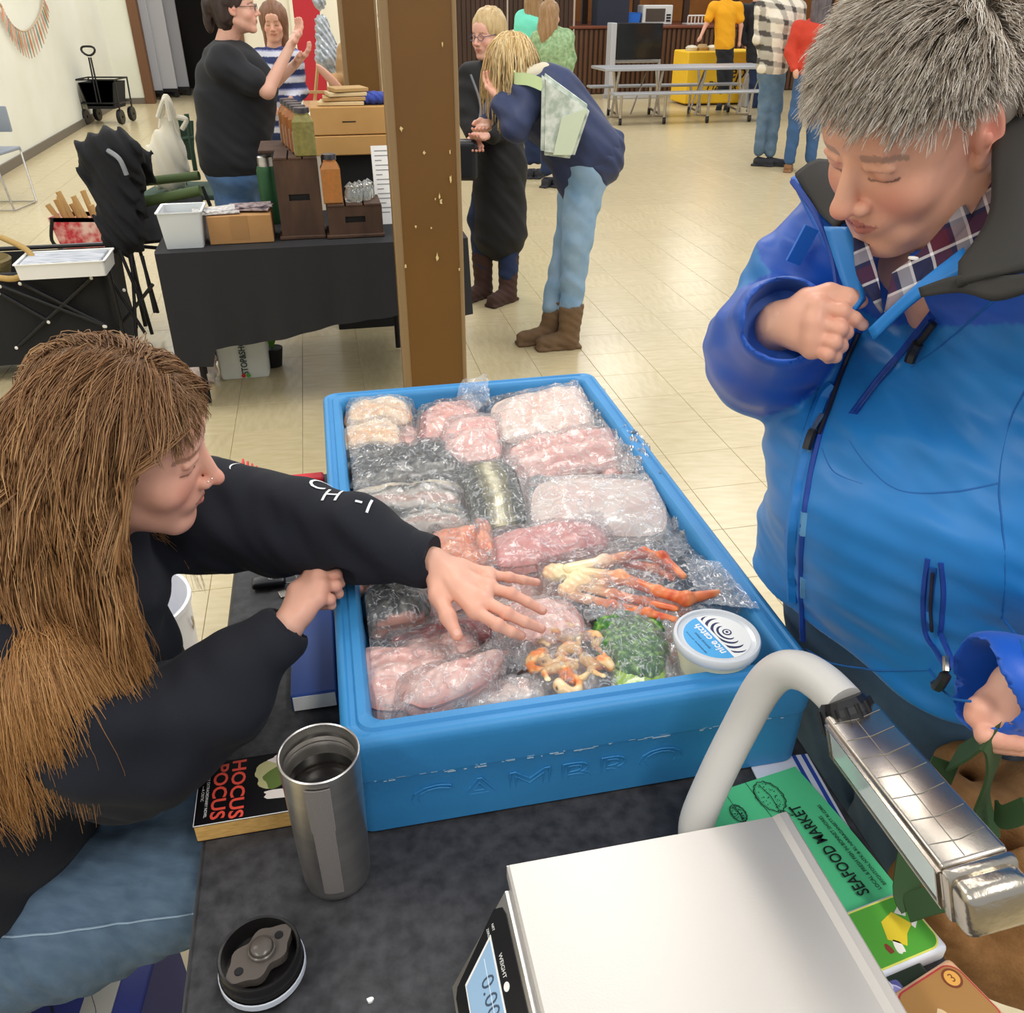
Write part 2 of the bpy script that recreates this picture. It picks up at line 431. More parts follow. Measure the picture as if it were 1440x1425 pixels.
# red door on the cream wall
a0, a1 = hxy(HV(413, 20, VB))[0], hxy(HV(450, 20, VB))[0]
b = MB(); hbox(b, a0, a1, VB-.05, VB, 0, 2.3, .005); dr = struct('door_2', b, mat('red_door', '#b3202c', .4))
b = MB(); b.tube([hall(a1-.1, VB-.09, 1.0), hall(a1-.1, VB-.09, 1.1)], .015); b.build('handle', mat('steel', '#b8b8b8', .25, 1), dr)
b = MB(); hbox(b, a0-.06, a0, VB-.06, VB, 0, 2.4); hbox(b, a1, a1+.06, VB-.06, VB, 0, 2.4); b.build('door_frame', M_cream, dr)
# brown panelled wall right of the pillars, then the stage
us = hxy(HV(800, 40, VB))[0]
b = MB(); hbox(b, ub, us, VB, VB+.15, 0, 4); wr = struct('wall_back_right', b, M_darkwood)
b = MB(); u = ub+.03
while u < us: hbox(b, u, u+.075, VB-.02, VB, .1, 3.9, .004); u += .09
o = b.build('panel_board', M_darkwood, wr); o['kind'] = 'stuff'
b = MB()
for pxx in (712, 805): q = hxy(HV(pxx, 40, VB))[0]; hbox(b, q, q+.03, VB-.05, VB-.02, 0, 3.9)
b.build('pale_conduit', mat('pale_conduit', '#a8998a', .5), wr)
b = MB(); b.box(hall(hxy(HV(745, 30, VB-.2))[0], VB-.2, 1.28), (1.15, .04, .1), R=Matrix.Rotation(PHI, 3, 'Z') @ Matrix.Rotation(-.62, 3, 'Y'))
struct('trim_1', b, M_stage)
ztop = HV(900, 36, VB).z
b = MB(); hbox(b, us, 12.6, VB, VB+.1, 0, ztop-.05); st = struct('wall_stage_front', b, M_darkwood)
b = MB(); u = us+.02
while u < 12.5: hbox(b, u, u+.06, VB-.03, VB, .02, ztop-.06, .006); u += .1
o = b.build('slat', M_stage, st); o['kind'] = 'stuff'
b = MB(); hbox(b, us, 12.6, VB-.06, VB+3.5, ztop-.05, ztop, .01); b.build('stage_floor', mat('stage_red_edge', '#6e3a24', .45), st)
b = MB(); hbox(b, us, 12.6, VB+3.4, VB+3.5, ztop, 4.5); struct('wall_stage_back', b, mat('orange_lit_wood', '#b06f28', .5, var=(2, '#8c531c', 2)))  # orange light on the stage wood is put into its colour
b = MB()
for q in np.arange(us+.6, 12, 1.1): hbox(b, q, q+.12, VB+1.2, VB+1.3, ztop, 4.2)
struct('trim_2', b, mat('dark_post', '#3a2412', .5))
b = MB(); hbox(b, hxy(HV(846, 30, VB-.1))[0], hxy(HV(870, 30, VB-.1))[0]+.3, VB+.2, VB+.6, ztop, 3.5); struct('trim_3', b, mat('stage_curtain', '#2c2f3c', .9))
# brown steel pillars
def pillar(px0, px1, py, Yv, lab, label_m=None):
    a = HV(px0, py, Yv); c = HV(px1, py, Yv); u0_, u1_ = hxy(a)[0], hxy(c)[0]; w = u1_-u0_
    t = thing('pillar', lab, 'pillar', hall((u0_+u1_)/2, Yv+w/2), PHI, 'brown painted pillars in the hall')
    b = MB(); hbox(b, u0_, u1_, Yv, Yv+w, 0, 4, .012); b.build('shaft', M_brownpaint, t)
    b = MB(); hbox(b, u0_-.012, u0_+.018, Yv-.006, Yv+.03, 0, 4, .006); hbox(b, u1_-.012, u1_+.004, Yv-.006, Yv+.03, 0, 4, .004); b.build('corner_guard', M_brownside, t)
    return t, u0_, u1_
pl, pu0, pu1 = pillar(572, 655, 525, 3.25, 'near brown painted steel pillar with chipped paint behind the blue tub')
chips = [(1147, 220), (942, 645), (1057, 765), (1133, 985), (1112, 998), (1140, 1010), (1188, 895), (1014, 1135), (1092, 1142), (1122, 1290), (963, 1335), (1232, 1350), (1185, 760)]
b = MB()
for k, (cx, cy) in enumerate(chips):
    q = HV(300+cx/3.5625, cy/3.5625, 3.243); r = (.004+.004*((k*7) % 4)/3)
    pts = [(r*(1+.5*math.sin(j*3.1+k))*math.cos(j*PI/4)*.6, r*(1+.5*math.sin(j*2.3+k))*math.sin(j*PI/4)*(1.7 if k % 3 == 0 else 1)) for j in range(8)]
    b.prism(pts, .003, frame(q, V((CP, SP, 0)), V((0, 0, 1))))
b.build('paint_chip', mat('bare_chip', '#d9c38b', .7), pl)
pillar(487, 536, 120, 6.2, 'further brown painted pillar behind the spice table')
# storage panels and blue carton inside the dark opening
for k, (x0, x1, yb, sh) in enumerate(((204, 231, 118, '#b3b3b8'), (222, 252, 116, '#c3c2c4'), (240, 268, 110, '#a9a9ae'))):
    vv = VB+.7+.35*k; p0 = HV(x0, yb, vv); p1 = HV(x1, yb, vv)
    t = thing('folded_table', ['grey folded table leaning in the storage opening beside the door trim', 'middle pale folded table standing in the dark storage opening', 'rightmost folded table panel in the dark storage opening'][k], 'table', (p0+p1)/2*V((1, 1, 0)) if False else V(((p0.x+p1.x)/2, (p0.y+p1.y)/2, 0)), PHI, 'folded tables in the storage')
    ua, ub_ = hxy(p0)[0], hxy(p1)[0]
    b = MB(); hbox(b, ua, ub_-.05, vv, vv+.05, .12, 1.75, .01); b.build('tabletop', mat('grey_laminate%d' % k, sh, .5), t)
    b = MB(); hbox(b, ua, ub_-.05, vv-.02, vv+.07, .1, .16); b.tube([hall(ua+.03, vv, .05), hall(ua+.03, vv+.05, .05)], .05); b.tube([hall(ub_-.08, vv, .05), hall(ub_-.08, vv+.05, .05)], .05); b.build('frame', mat('dark_steel', '#2b2b2c', .4, .6), t)
b = MB(); c = HV(216, 14, VB+1.8); b.box(c+V((0, 0, .06)), (.75, .5, .36), rz=PHI, bev=.02); b.box(c+V((.05, 0, .25)), (.5, .4, .05), rz=PHI, bev=.01)
tag(b.build('storage_bin', mat('blue_bin', '#1f3c8c', .4)), 'blue plastic bin on top of the folded tables in storage', 'bin')
# ================= FRONT TABLE =================
TU0, TU1, TV0, TV1, TZ = -.247, .612, .02, 1.80, .75
M_top = mat('charcoal_laminate', '#222225', .55, var=(48, '#434245', 2.6), bump=(260, .5, .001))
tab = thing('folding_table', 'black mottled folding table under the blue tub', 'table', hall((TU0+TU1)/2, (TV0+TV1)/2), PHI)
b = MB(); hbox(b, TU0+.004, TU1-.004, TV0+.004, TV1-.004, TZ-.02, TZ, .004); b.build('tabletop', M_top, tab)
b = MB(); hbox(b, TU0, TU1, TV0, TV1, TZ-.035, TZ-.004, .006); b.build('edge_band', mat('charcoal_edge', '#4b4a4c', .5), tab)
for lv in (TV0+.25, TV1-.25):
    for lu in (TU0+.1, TU1-.1):
        b = MB(); b.tube([hall(lu, lv, TZ-.03), hall(lu, lv, .012)], .014); b.build('leg', mat('table_leg_grey', '#5b5b5d', .4, .7), tab)
    b = MB(); b.tube([hall(TU0+.1, lv, .25), hall(TU1-.1, lv, .25)], .011); b.build('stretcher', MATS['table_leg_grey'], tab)
# ================= BLUE TUB =================
BU0, BU1, BV0, BV1, BH = -.05, .590, .766, 1.863, .172
M_tub = mat('blue_polyethylene', '#3c8fcb', .45, var=(7, '#3182bb', 1.5), bump=(180, .25, .0012))
def rr(u0, u1, v0, v1, r, z, n=6):
    out = []
    for cu, cv, a0 in ((u1-r, v0+r, -90), (u1-r, v1-r, 0), (u0+r, v1-r, 90), (u0+r, v0+r, 180)):
        for k in range(n+1):
            a = math.radians(a0+90*k/n); out.append(hall(cu+r*math.cos(a), cv+r*math.sin(a), z))
    return out
def loops(bm, rings, close_last=True, close_first=False):
    R = [[bm.verts.new(p) for p in r] for r in rings]
    for A, B in zip(R, R[1:]):
        n = len(A)
        for k in range(n): bm.faces.new((A[k], A[(k+1) % n], B[(k+1) % n], B[k]))
    if close_last: bm.faces.new(R[-1])
    if close_first: bm.faces.new(R[0][::-1])
tub = thing('fish_tub', 'large blue insulated plastic tub full of packed fish on the black table', 'tub', hall((BU0+BU1)/2, (BV0+BV1)/2, TZ), PHI)
prof = [(.010, .001), (.005, .005), (.0042, .05), (.0038, .096), (.0028, .099), (.002, .103), (.001, .15), (.000, .160), (.002, .167), (.007, .171), (.011, .171), (.014, .168), (.020, .168), (.023, .172), (.034, .172), (.038, .168), (.040, .160), (.044, .10), (.050, .03), (.062, .022)]
b = MB(); loops(b.bm, [rr(BU0+o_, BU1-o_, BV0+o_, BV1-o_, max(.026-o_*.2, .02), TZ+z) for o_, z in prof], True, True)
o = b.build('tub_body', M_tub, tub, True); 
# raised maker's lettering on the front wall
Mx = Matrix.Translation(hall((BU0+BU1)/2-.055, BV0+.0044, TZ+.052)) @ Matrix.Rotation(PHI, 4, 'Z') @ Matrix.Rotation(PI/2+.1, 4, 'X')
def outline_text(name, s, Mx, size, r, m, parent, sx=1.0, sp=1.0, zoff=0):
    me = text_mesh(s, size, 0, space=sp); me.transform(Matrix.Diagonal((sx, 1, 1, 1))); me.transform(Mx)
    bm = bmesh.new(); bm.from_mesh(me); bmesh.ops.remove_doubles(bm, verts=bm.verts, dist=1e-5)
    es = [(e.verts[0].co.copy(), e.verts[1].co.copy()) for e in bm.edges if e.is_boundary]; bm.free()
    q = MB()
    for a, c in es: q.tube([a, c], r, n=5)
    return q.build(name, m, parent, True)
outline_text('raised_lettering', 'CAMBRO', Mx, .062, .0011, M_tub, tub, sx=1.35, sp=1.15)
# scuffs along the middle step of the front wall
b = MB(); r_ = random.Random(4)
for k in range(70):
    u = BU0+.03+r_.random()*(BU1-BU0-.06); b.box(hall(u, BV0+.0032-.001*r_.random(), TZ+.099+r_.uniform(-.003, .003)), (r_.uniform(.002, .014), .0012, .0008), rz=PHI)
b.build('scuff', mat('pale_scuff', '#9fb4bf', .8), tub)['kind'] = 'stuff'
# ================= THINGS ON THE FRONT TABLE =================
M_steel = mat('brushed_steel', '#dedad4', .34, 1, var=(4, '#bdbab6', 1.5), bump=(90, .12, .0004), stretch=(1, 1, 14))
M_chrome = mat('chrome_plastic', '#b9b1a6', .26, 1, bump=(22, .12, .003))
M_plate = mat('satin_steel_plate', '#d2ccc5', .4, .25, bump=(420, .25, .0004))
M_black = mat('black_plastic', '#17171a', .35); M_blackm = mat('matte_black', '#121214', .7)
M_white = mat('white_plain', '#efeeea', .5); M_grey = mat('pale_grey_tube', '#c9c6c1', .4)
def hR(rz=0): return Matrix.Rotation(PHI+rz, 3, 'Z')
# ---- tumbler
c = V((-.219, .690, TZ))
t = thing('travel_tumbler', 'brushed steel travel tumbler of black coffee, lid off, standing on the book corner', 'tumbler', c)
b = MB(); b.lathe([(0, .001), (.036, .001), (.0395, .004), (.041, .012), (.0425, .06), (.0445, .15), (.0455, .205), (.0462, .212), (.0462, .2145), (.0448, .2155), (.0434, .2145), (.0425, .205), (.0412, .2), (.0425, .197), (.0408, .192), (.042, .189), (.04, .184), (.037, .07)], c, 48); b.build('cup', M_steel, t, True)
b = MB(); b.lathe([(0, .172), (.0398, .172), (.0398, .169), (0, .169)], c, 32); b.build('coffee', mat('black_coffee', '#0a0503', .12, spec=.3), t)
b = MB()
for r0, r1, z0, z1, gg in ((.0462, .0468, .135, .205, .30), (.0434, .0452, .022, .136, .27)):
    for k in range(12):
        a0_, a1_ = -PI/2-gg+2*gg*k/12+.13, -PI/2-gg+2*gg*(k+1)/12+.13
        rb = lambda z: .0408+(z-.02)*.026
        q = [V((c.x+(rb(z)+e)*math.cos(a), c.y+(rb(z)+e)*math.sin(a), TZ+z)) for z, a, e in ((z0, a0_, .0012), (z0, a1_, .0012), (z1, a1_, .0012), (z1, a0_, .0012))]
        b.quad(*q[::-1], th=-.0015)
b.build('grip_strip', mat('dark_grey_rubber', '#7a7471', .45), t)
# ---- tumbler lid
c = V((-.279, .560, TZ)); t = thing('tumbler_lid', 'dark grey screw lid of the tumbler lying upside down on the table', 'lid', c)
M_lid = mat('glossy_dark_taupe', '#5a534d', .25)
b = MB(); b.lathe([(0, .001), (.040, .001), (.0445, .005), (.0455, .016), (.044, .02), (.0455, .024), (.044, .028), (.0455, .032), (.0445, .044), (.0435, .0455), (.041, .0445), (.039, .02), (0, .02)], c, 40); b.build('rim', mat('lid_black', '#1d1b1b', .3), t, True)
b = MB(); b.lathe([(.0465, .012), (.0475, .013), (.0475, .021), (.0465, .022), (.0455, .02), (.0455, .013), (.0465, .012)], c, 40); b.build('seal_ring', mat('white_seal', '#c8ccd6', .5), t, True)
Rl = Matrix.Rotation(.9, 3, 'Z')
b = MB(); pts = []
for k in range(48):
    a = 2*PI*k/48; r = .0325+.0068*math.cos(2*a)+.003*math.cos(6*a); pts.append((r*math.cos(a), r*math.sin(a)*.82))
b.prism(pts, .012, Matrix.Translation(c+V((0, 0, .03))) @ Rl.to_4x4()); b.build('valve_plate', M_lid, t)
b = MB(); b.lathe([(.015, .042), (.015, .047), (.0135, .048), (.012, .0465), (.0115, .05), (.009, .052), (0, .052)], c+Rl @ V((.004, 0, 0)), 28); b.build('valve_knob', M_lid, t, True)
for s in (-1, 1):
    b = MB(); b.lathe([(.0035, .0422), (.0048, .0430), (.0048, .0424), (0, .0424)], c+Rl @ V((s*.027, 0, 0)), 16); b.build('vent_hole', M_blackm, t)
# ---- paperback book
z1 = TZ+.030; p0, p1, p2 = P(271, 1164, z1), P(283, 1077, z1), P(420, 1139, z1)
e1 = nrm(p2-p0); e2 = V((-e1.y, e1.x, 0)); Lx = .162; Ly = .107
t = thing('paperback_book', 'black paperback novel with red lettering under the tumbler edge', 'book', V((p0.x, p0.y, TZ)))
Mb = frame(V((p0.x, p0.y, TZ)), e1, e2)
b = MB(); b.prism([(0.001, .001), (Lx-.001, .001), (Lx-.001, Ly-.002), (.001, Ly-.002)], .0275, Mb @ Matrix.Translation((0, 0, .0012))); b.build('page_block', mat('aged_paper', '#d9ae66', .8, var=(300, '#bd9250', 2.5), stretch=(.02, 1, 1)), t)
M_cover = mat('black_cover', '#121013', .3)
b = MB(); b.prism([(0, 0), (Lx, 0), (Lx, Ly), (0, Ly)], .001, Mb @ Matrix.Translation((0, 0, .0289))); b.prism([(0, 0), (Lx, 0), (Lx, Ly), (0, Ly)], .001, Mb); b.prism([(0, Ly-.001), (Lx, Ly-.001), (Lx, Ly), (0, Ly)], .0299, Mb); b.build('cover', M_cover, t)
b = MB(); b.prism([(0, 0), (Lx, 0), (Lx, .0012), (0, .0012)], .0003, Mb @ Matrix.Translation((0, 0, .0299))); b.prism([(0, 0), (.0008, 0), (.0008, Ly), (0, Ly)], .0003, Mb @ Matrix.Translation((0, 0, .0299))); b.build('worn_edge', M_white, t)
M_red = mat('red_print', '#e2503f', .5)
def on(M0, x, y, z, ax, ay): return M0 @ frame(V((x, y, z)), V(ax), V(ay))
text('title', 'HOCUS', on(Mb, .052, Ly/2+.001, .0299, (0, -1, 0), (1, 0, 0)), .026, M_red, t, .0002, sx=1.15, bold=.0005)
text('title', 'POCUS', on(Mb, .0285, Ly/2+.001, .0299, (0, -1, 0), (1, 0, 0)), .026, M_red, t, .0002, sx=1.15, bold=.0005)
text('caption', 'A TRULY EXTRAORDINARY NOVEL', on(Mb, .0135, Ly/2, .0299, (0, -1, 0), (1, 0, 0)), .0052, M_white, t, .0001)
text('caption', '—A CRITIC', on(Mb, .0075, Ly/2, .0299, (0, -1, 0), (1, 0, 0)), .0052, M_white, t, .0001)
def blobpoly(cx, cy, rx, ry, seed, n=26, amp=.18):
    r = random.Random(seed); ph = [r.random()*6 for _ in range(4)]
    return [(cx+rx*math.cos(2*PI*k/n)*(1+amp*math.sin(3*2*PI*k/n+ph[0])+amp*.5*math.sin(7*2*PI*k/n+ph[1])), cy+ry*math.sin(2*PI*k/n)*(1+amp*math.sin(2*2*PI*k/n+ph[2]))) for k in range(n)]
for nm, cx, cy, rx, ry, sd, cl, zz in (('cover_picture', .094, .07, .02, .022, 1, '#b9b37f', 0), ('cover_picture', .103, .062, .015, .02, 2, '#5d7030', .0002), ('cover_picture', .108, .033, .022, .009, 3, '#e8dcd3', .0001), ('cover_picture', .112, .096, .018, .008, 5, '#e8d9d3', .0001)):
    b = MB(); b.prism(blobpoly(cx, cy, rx, ry, sd), .0002, Mb @ Matrix.Translation((0, 0, .0299+zz))); b.build(nm, mat('cover_ink'+cl, cl, .5), t)
# ---- scale
SU0, SU1, SV1, PZ = .122, .458, .607, .862; SV0 = SV1-.34
t = thing('price_scale', 'stainless steel price computing scale at the camera end of the table', 'scale', hall((SU0+SU1)/2, (SV0+SV1)/2, TZ), PHI)
b = MB(); hbox(b, SU0+.03, SU1-.01, SV0+.02, SV1-.02, TZ+.015, PZ-.02, .008); b.build('body', M_steel, t)
b = MB()
bm = b.bm
def hp(u, v, z): return hall(u, v, z)
# plate with turned down edges and a raised right lip
pr = [(SU0, PZ-.022), (SU0, PZ-.003), (SU0+.003, PZ), (SU1-.014, PZ), (SU1-.006, PZ+.004), (SU1+.003, PZ+.005), (SU1+.006, PZ+.002), (SU1+.006, PZ-.02)]
for v0_, v1_ in ((SV0, SV1),):
    A = [bm.verts.new(hp(u, v0_, z)) for u, z in pr]; B = [bm.verts.new(hp(u, v1_, z)) for u, z in pr]
    A2 = [bm.verts.new(hp(u+(.002 if i < 3 else -.002), v0_, z-.002)) for i, (u, z) in enumerate(pr)]; B2 = [bm.verts.new(hp(u+(.002 if i < 3 else -.002), v1_, z-.002)) for i, (u, z) in enumerate(pr)]
    for k in range(len(pr)-1):
        bm.faces.new((A[k], B[k], B[k+1], A[k+1])); bm.faces.new((A2[k], A2[k+1], B2[k+1], B2[k])); bm.faces.new((A[k], A[k+1], A2[k+1], A2[k])); bm.faces.new((B[k], B2[k], B2[k+1], B[k+1]))
    bm.faces.new((A[0], A2[0], B2[0], B[0])); bm.faces.new((A[-1], B[-1], B2[-1], A2[-1]))
hbox(b, SU0, SU1-.006, SV1-.001, SV1+.001, PZ-.02, PZ-.0015); b.build('weighing_plate', M_plate, t)
# sloped console on the left side
cs = [(SU0-.072, TZ+.016), (SU0-.076, TZ+.028), (SU0-.006, PZ-.016), (SU0+.012, PZ-.016), (SU0+.03, TZ+.016)]
b = MB(); A = []; n = len(cs)
vs = [(SV1-.02+.0, 0), (SV0+.02, 0)]
A = [b.bm.verts.new(hp(u, SV1-.02 - (.055 if k < 2 else 0), z)) for k, (u, z) in enumerate(cs)]; B = [b.bm.verts.new(hp(u, SV0+.02, z)) for u, z in cs]
for k in range(n): b.bm.faces.new((A[k], A[(k+1) % n], B[(k+1) % n], B[k]))
b.bm.faces.new(A); b.bm.faces.new(B[::-1]); b.build('console', M_steel, t)
o3 = hp(SU0-.076, SV1-.08, TZ+.028); x3 = hall(0, -1, 0); y3 = nrm(hp(SU0-.006, 0, PZ-.016)-hp(SU0-.076, 0, TZ+.028))
Mc = frame(o3, x3, y3)               # x runs towards the camera, y up the slope
W_ = (hp(SU0-.006, 0, PZ-.016)-hp(SU0-.076, 0, TZ+.028)).length
b = MB(); b.prism([(.0, .008), (-.05, W_-.02), (-.045, W_-.008), (-.035, W_-.005), (.235, W_-.005), (.235, .006), (.01, .004)], .0012, Mc); fp = b.build('face_panel', M_black, t)
b = MB(); b.prism([(.004, .020), (-.026, W_-.031), (.225, W_-.031), (.225, .020)], .0018, Mc); b.build('screen_border', M_white, fp)
b = MB(); b.prism([(.007, .022), (-.021, W_-.033), (.222, W_-.033), (.222, .022)], .0023, Mc); b.build('display', mat('lcd_glass', '#8fabc4', .15, emis=('#7f9fbd', .25)), t)
M_lcd = mat('lcd_digit', '#44566b', .4)
text('digits', '0.00', Mc @ Matrix.Translation((.012, W_-.047, .0023)), .026, M_lcd, t, .0001, align='LEFT')
text('digits', '0.00', Mc @ Matrix.Translation((.10, W_-.047, .0023)), .026, M_lcd, t, .0001, align='LEFT')
text('digits', '0.00', Mc @ Matrix.Translation((.10, .036, .0023)), .020, M_lcd, t, .0001, align='LEFT')
b = MB(); b.prism([(.078, .024), (.0788, .024), (.0788, W_-.034), (.078, W_-.034)], .0026, Mc); b.prism([(-.006, .052), (.22, .052), (.22, .0528), (-.006, .0528)], .0026, Mc); b.build('screen_line', mat('lcd_line', '#dbe6ef', .4), t)
for s, x, y, z in (('WEIGHT', .0, W_-.024, .007), ('PRICE', .098, W_-.024, .007), ('TOTAL', .10, .012, .007), ('CAPACITY 30 x 0.01 lb', .03, .0115, .0038), ('ZERO', -.035, W_-.034, .0045), ('NET', -.036, W_-.026, .0045)):
    text('console_print', s, Mc @ Matrix.Translation((x, y, .0012)), z, M_white, t, .0001, align='LEFT')
b = MB(); b.prism(blobpoly(.036, W_-.024, .005, .004, 1, 16, 0), .0002, Mc @ Matrix.Translation((0, 0, .0012))); b.prism(blobpoly(.13, W_-.024, .005, .004, 1, 16, 0), .0002, Mc @ Matrix.Translation((0, 0, .0012))); b.build('console_badge', M_white, t)
# ---- rear display on a bent pole
pts = [D(978, 1185, 1.05), D(982, 1150, 1.045), D(1010, 1085, 1.03), D(1043, 1020, 1.01), D(1072, 968, .98), D(1098, 944, .955), D(1128, 944, .93), D(1158, 962, .905), D(1186, 990, .88)]
base = V((pts[0].x, pts[0].y, TZ))
def smooth_pts(pts, n=5):
    out = []
    for i in range(len(pts)-1):
        p0, p1, p2, p3 = pts[max(i-1, 0)], pts[i], pts[i+1], pts[min(i+2, len(pts)-1)]
        for k in range(n):
            s = k/n; out.append(.5*((2*p1)+(-p0+p2)*s+(2*p0-5*p1+4*p2-p3)*s*s+(-p0+3*p1-3*p2+p3)*s**3))
    return out+[pts[-1]]
t = thing('pole_display', 'chrome customer display on a bent pale grey pole behind the scale', 'display', base)
b = MB(); b.tube(smooth_pts([V((pts[0].x, pts[0].y, TZ+.004)), pts[0]]+pts[1:], 6), .0215, n=24); b.build('pole', M_grey, t, True)
b = MB(); b.lathe([(.034, .001), (.034, .012), (.026, .016), (.0225, .02)], base, 28); b.build('pole_foot', M_blackm, t, True)
A_, B_, C_, D_ = D(1165, 1012, .86), D(1224, 980, .875), D(1336, 1226, .665), D(1404, 1186, .68)
La = nrm((C_+D_)/2-(A_+B_)/2); Wa = (B_-A_).normalized(); Wa = (Wa-La*Wa.dot(La)).normalized(); Na = La.cross(Wa)
if Na.z > 0: Na = -Na
wd = .056; ln = ((C_+D_)/2-(A_+B_)/2).length; dp = .047; o_ = (A_+B_)/2-Wa*wd/2
def bx(l, w, n): return o_+La*l+Wa*w+Na*n
Rb = Matrix((La, Wa, -Na)).transposed()
if Rb.determinant() < 0: Rb = Matrix((La, Wa, Na)).transposed()
col_c = bx(0, wd/2, dp/2); pe = pts[-1]; cd = nrm(col_c-pe)
b = MB(); b.tube([pe-cd*.006, pe+cd*.002, (pe+col_c)/2, col_c+La*.004], [.022, .026, .027, .030], n=20); cc_ = b.build('collar', M_black, t)
b = MB()
for k in range(14):
    a = 2*PI*k/14; q = cd.cross(V((0, 0, 1))).normalized(); q2 = cd.cross(q); e = q*math.cos(a)+q2*math.sin(a); b.tube([pe+e*.026, col_c+e*.029], .0022, n=5)
b.build('collar_rib', M_black, cc_)
b = MB(); b.box(bx(ln*.5, wd/2, dp/2), (ln, wd, dp), R=Rb, bev=.004, seg=3); b.build('housing', M_chrome, t, True)
b = MB(); b.box(bx(ln*1.0+.006, wd/2, dp/2+.002), (.012, wd+.003, dp+.002), R=Rb, bev=.004); b.box(bx(ln+.019, wd/2, dp/2+.003), (.026, wd-.001, dp), R=Rb, bev=.009, seg=3); b.build('end_cap', mat('chrome_cap', '#b9b1a4', .26, 1, bump=(30, .5, .004)), t, True)
sgn = -1
b = MB(); b.box(bx(ln*.52, -.0005, dp*.52), (ln*.9, .003, dp*.72), R=Rb, bev=.002); b.build('display_window', mat('window_glass', '#c5d8d6', .04, coat=1), t)
b = MB()
for q in (.12, .92): b.box(bx(ln*.52, -.001, dp*q), (ln*.96, .004, .002), R=Rb)
for q in (.05, .98): b.box(bx(ln*q, -.001, dp*.5), (.002, .004, dp*.8), R=Rb)
b.build('window_bezel', M_chrome, t)
b = MB()
for k in range(7):
    l = ln*(.08+.135*k); b.tube([bx(l, .004, -.0002), bx(l+.003, wd*.5, -.0004), bx(l-.002, wd-.004, -.0002)], .0004, n=4)
b.tube([bx(.01, wd*.45, -.0003), bx(ln*.98, wd*.4, -.0003)], .0004, n=4); b.build('film_crease', mat('crease', '#8f8a82', .3, .8), t)
# ---- green flyer, papers below
zf = TZ+.0045
fa, fb = P(1118, 1079, zf), P(1273, 1262, zf); ex = nrm(fa-fb); ey = V((-ex.y, ex.x, 0)); Lf = (fa-fb).length; Mf = frame(fb, ex, ey)
t = thing('green_flyer', 'green printed seafood market flyer beside the scale', 'flyer', V((fb.x, fb.y, TZ)))
b = MB(); n = 10; Wf = .165
g0 = [[b.bm.verts.new(Mf @ V((Lf*i/n, Wf*j/n, .004*math.sin(i/n*3)*math.exp(-j*.8)+.0006))) for j in range(n+1)] for i in range(n+1)]
for i in range(n):
    for j in range(n): b.bm.faces.new((g0[i][j], g0[i+1][j], g0[i+1][j+1], g0[i][j+1]))
b.build('sheet', mat('green_paper', '#55c98b', .7), t, True)
M_ink = mat('black_ink', '#12211b', .6); lift = Matrix.Translation((0, 0, .0042))
def fl_text(nm, s, pa, pb, size, dz=0, bold=0):
    a, c = Mf.inverted() @ P(*pa, zf+.003), Mf.inverted() @ P(*pb, zf+.003); me = text_mesh(s, size, 0); w = max(v.co.x for v in me.vertices)-min(v.co.x for v in me.vertices)
    text(nm, s, Mf @ lift @ Matrix.Translation(((a.x+c.x)/2, (a.y+c.y)/2, dz)), size, M_ink, t, .0001, sx=abs(c.x-a.x)/w, bold=bold)
fl_text('headline', 'SEAFOOD MARKET', (1213, 1260), (1120, 1133), .0225, bold=.0003)
fl_text('headline', 'BRIGHTON', (1166, 1290), (1070, 1165), .0225, -.001, .0003)
fl_text('small_print', 'LOCAL & FRESH FISH IN BONNET SHORES', (1234, 1253), (1156, 1148), .0078, .0003)
fl_text('small_print', 'BRIGHTON, NTK & RI, NARRAGANSETT RI 02882', (1243, 1246), (1152, 1133), .0068, .0005)
def fish(cx, cy, L_, Wd, name):
    b = MB(); Mm = Mf @ Matrix.Translation((cx, cy, .0032)); N_ = 40
    out = []
    for k in range(N_):
        a = 2*PI*k/N_; w = 1+.05*math.sin(a*14); out.append((L_*.42*math.cos(a)*w, Wd*.5*math.sin(a)*w))
    q = MB(); P0 = [Mm @ V((x, y, 0)) for x, y in out]; q.tube(P0, .0006, n=4, closed=True)
    tl = [(-L_*.40, 0), (-L_*.62, Wd*.28), (-L_*.58, 0), (-L_*.62, -Wd*.28)]; q.tube([Mm @ V((x, y, 0)) for x, y in tl], .0006, n=4, closed=True)
    for y in (-.15, -.05, .05, .15): q.tube([Mm @ V((-L_*.42, y*Wd*.6, 0)), Mm @ V((-L_*.58, y*Wd*1.5, 0))], .0004, n=4)
    q.tube([Mm @ V((-L_*.4, Wd*.05, 0)), Mm @ V((0, -Wd*.04, 0)), Mm @ V((L_*.36, Wd*.08, 0))], .0005, n=4)
    r = random.Random(3)
    for k in range(46):
        a = r.random()*6.28; d = math.sqrt(r.random()); x, y = L_*.37*d*math.cos(a), Wd*.43*d*math.sin(a); s = r.uniform(.0004, .0011)
        q.prism([(x-s, y), (x, y-s), (x+s, y), (x, y+s)], .0003, Mm)
    for k in range(26):
        for s in (-1, 1):
            a = .35+2.4*k/26; x0, y0 = L_*.42*math.cos(a), s*Wd*.5*math.sin(a); q.tube([Mm @ V((x0, y0, 0)), Mm @ V((x0*.93, y0*.82, 0))], .0003, n=3)
    q.build(name, M_ink, t)
fq = Mf.inverted() @ P(1082, 1122, zf); fish(fq.x, fq.y, .062, .038, 'fish_drawing'); fq = Mf.inverted() @ P(1038, 1146, zf); fish(fq.x, fq.y, .034, .020, 'fish_drawing')
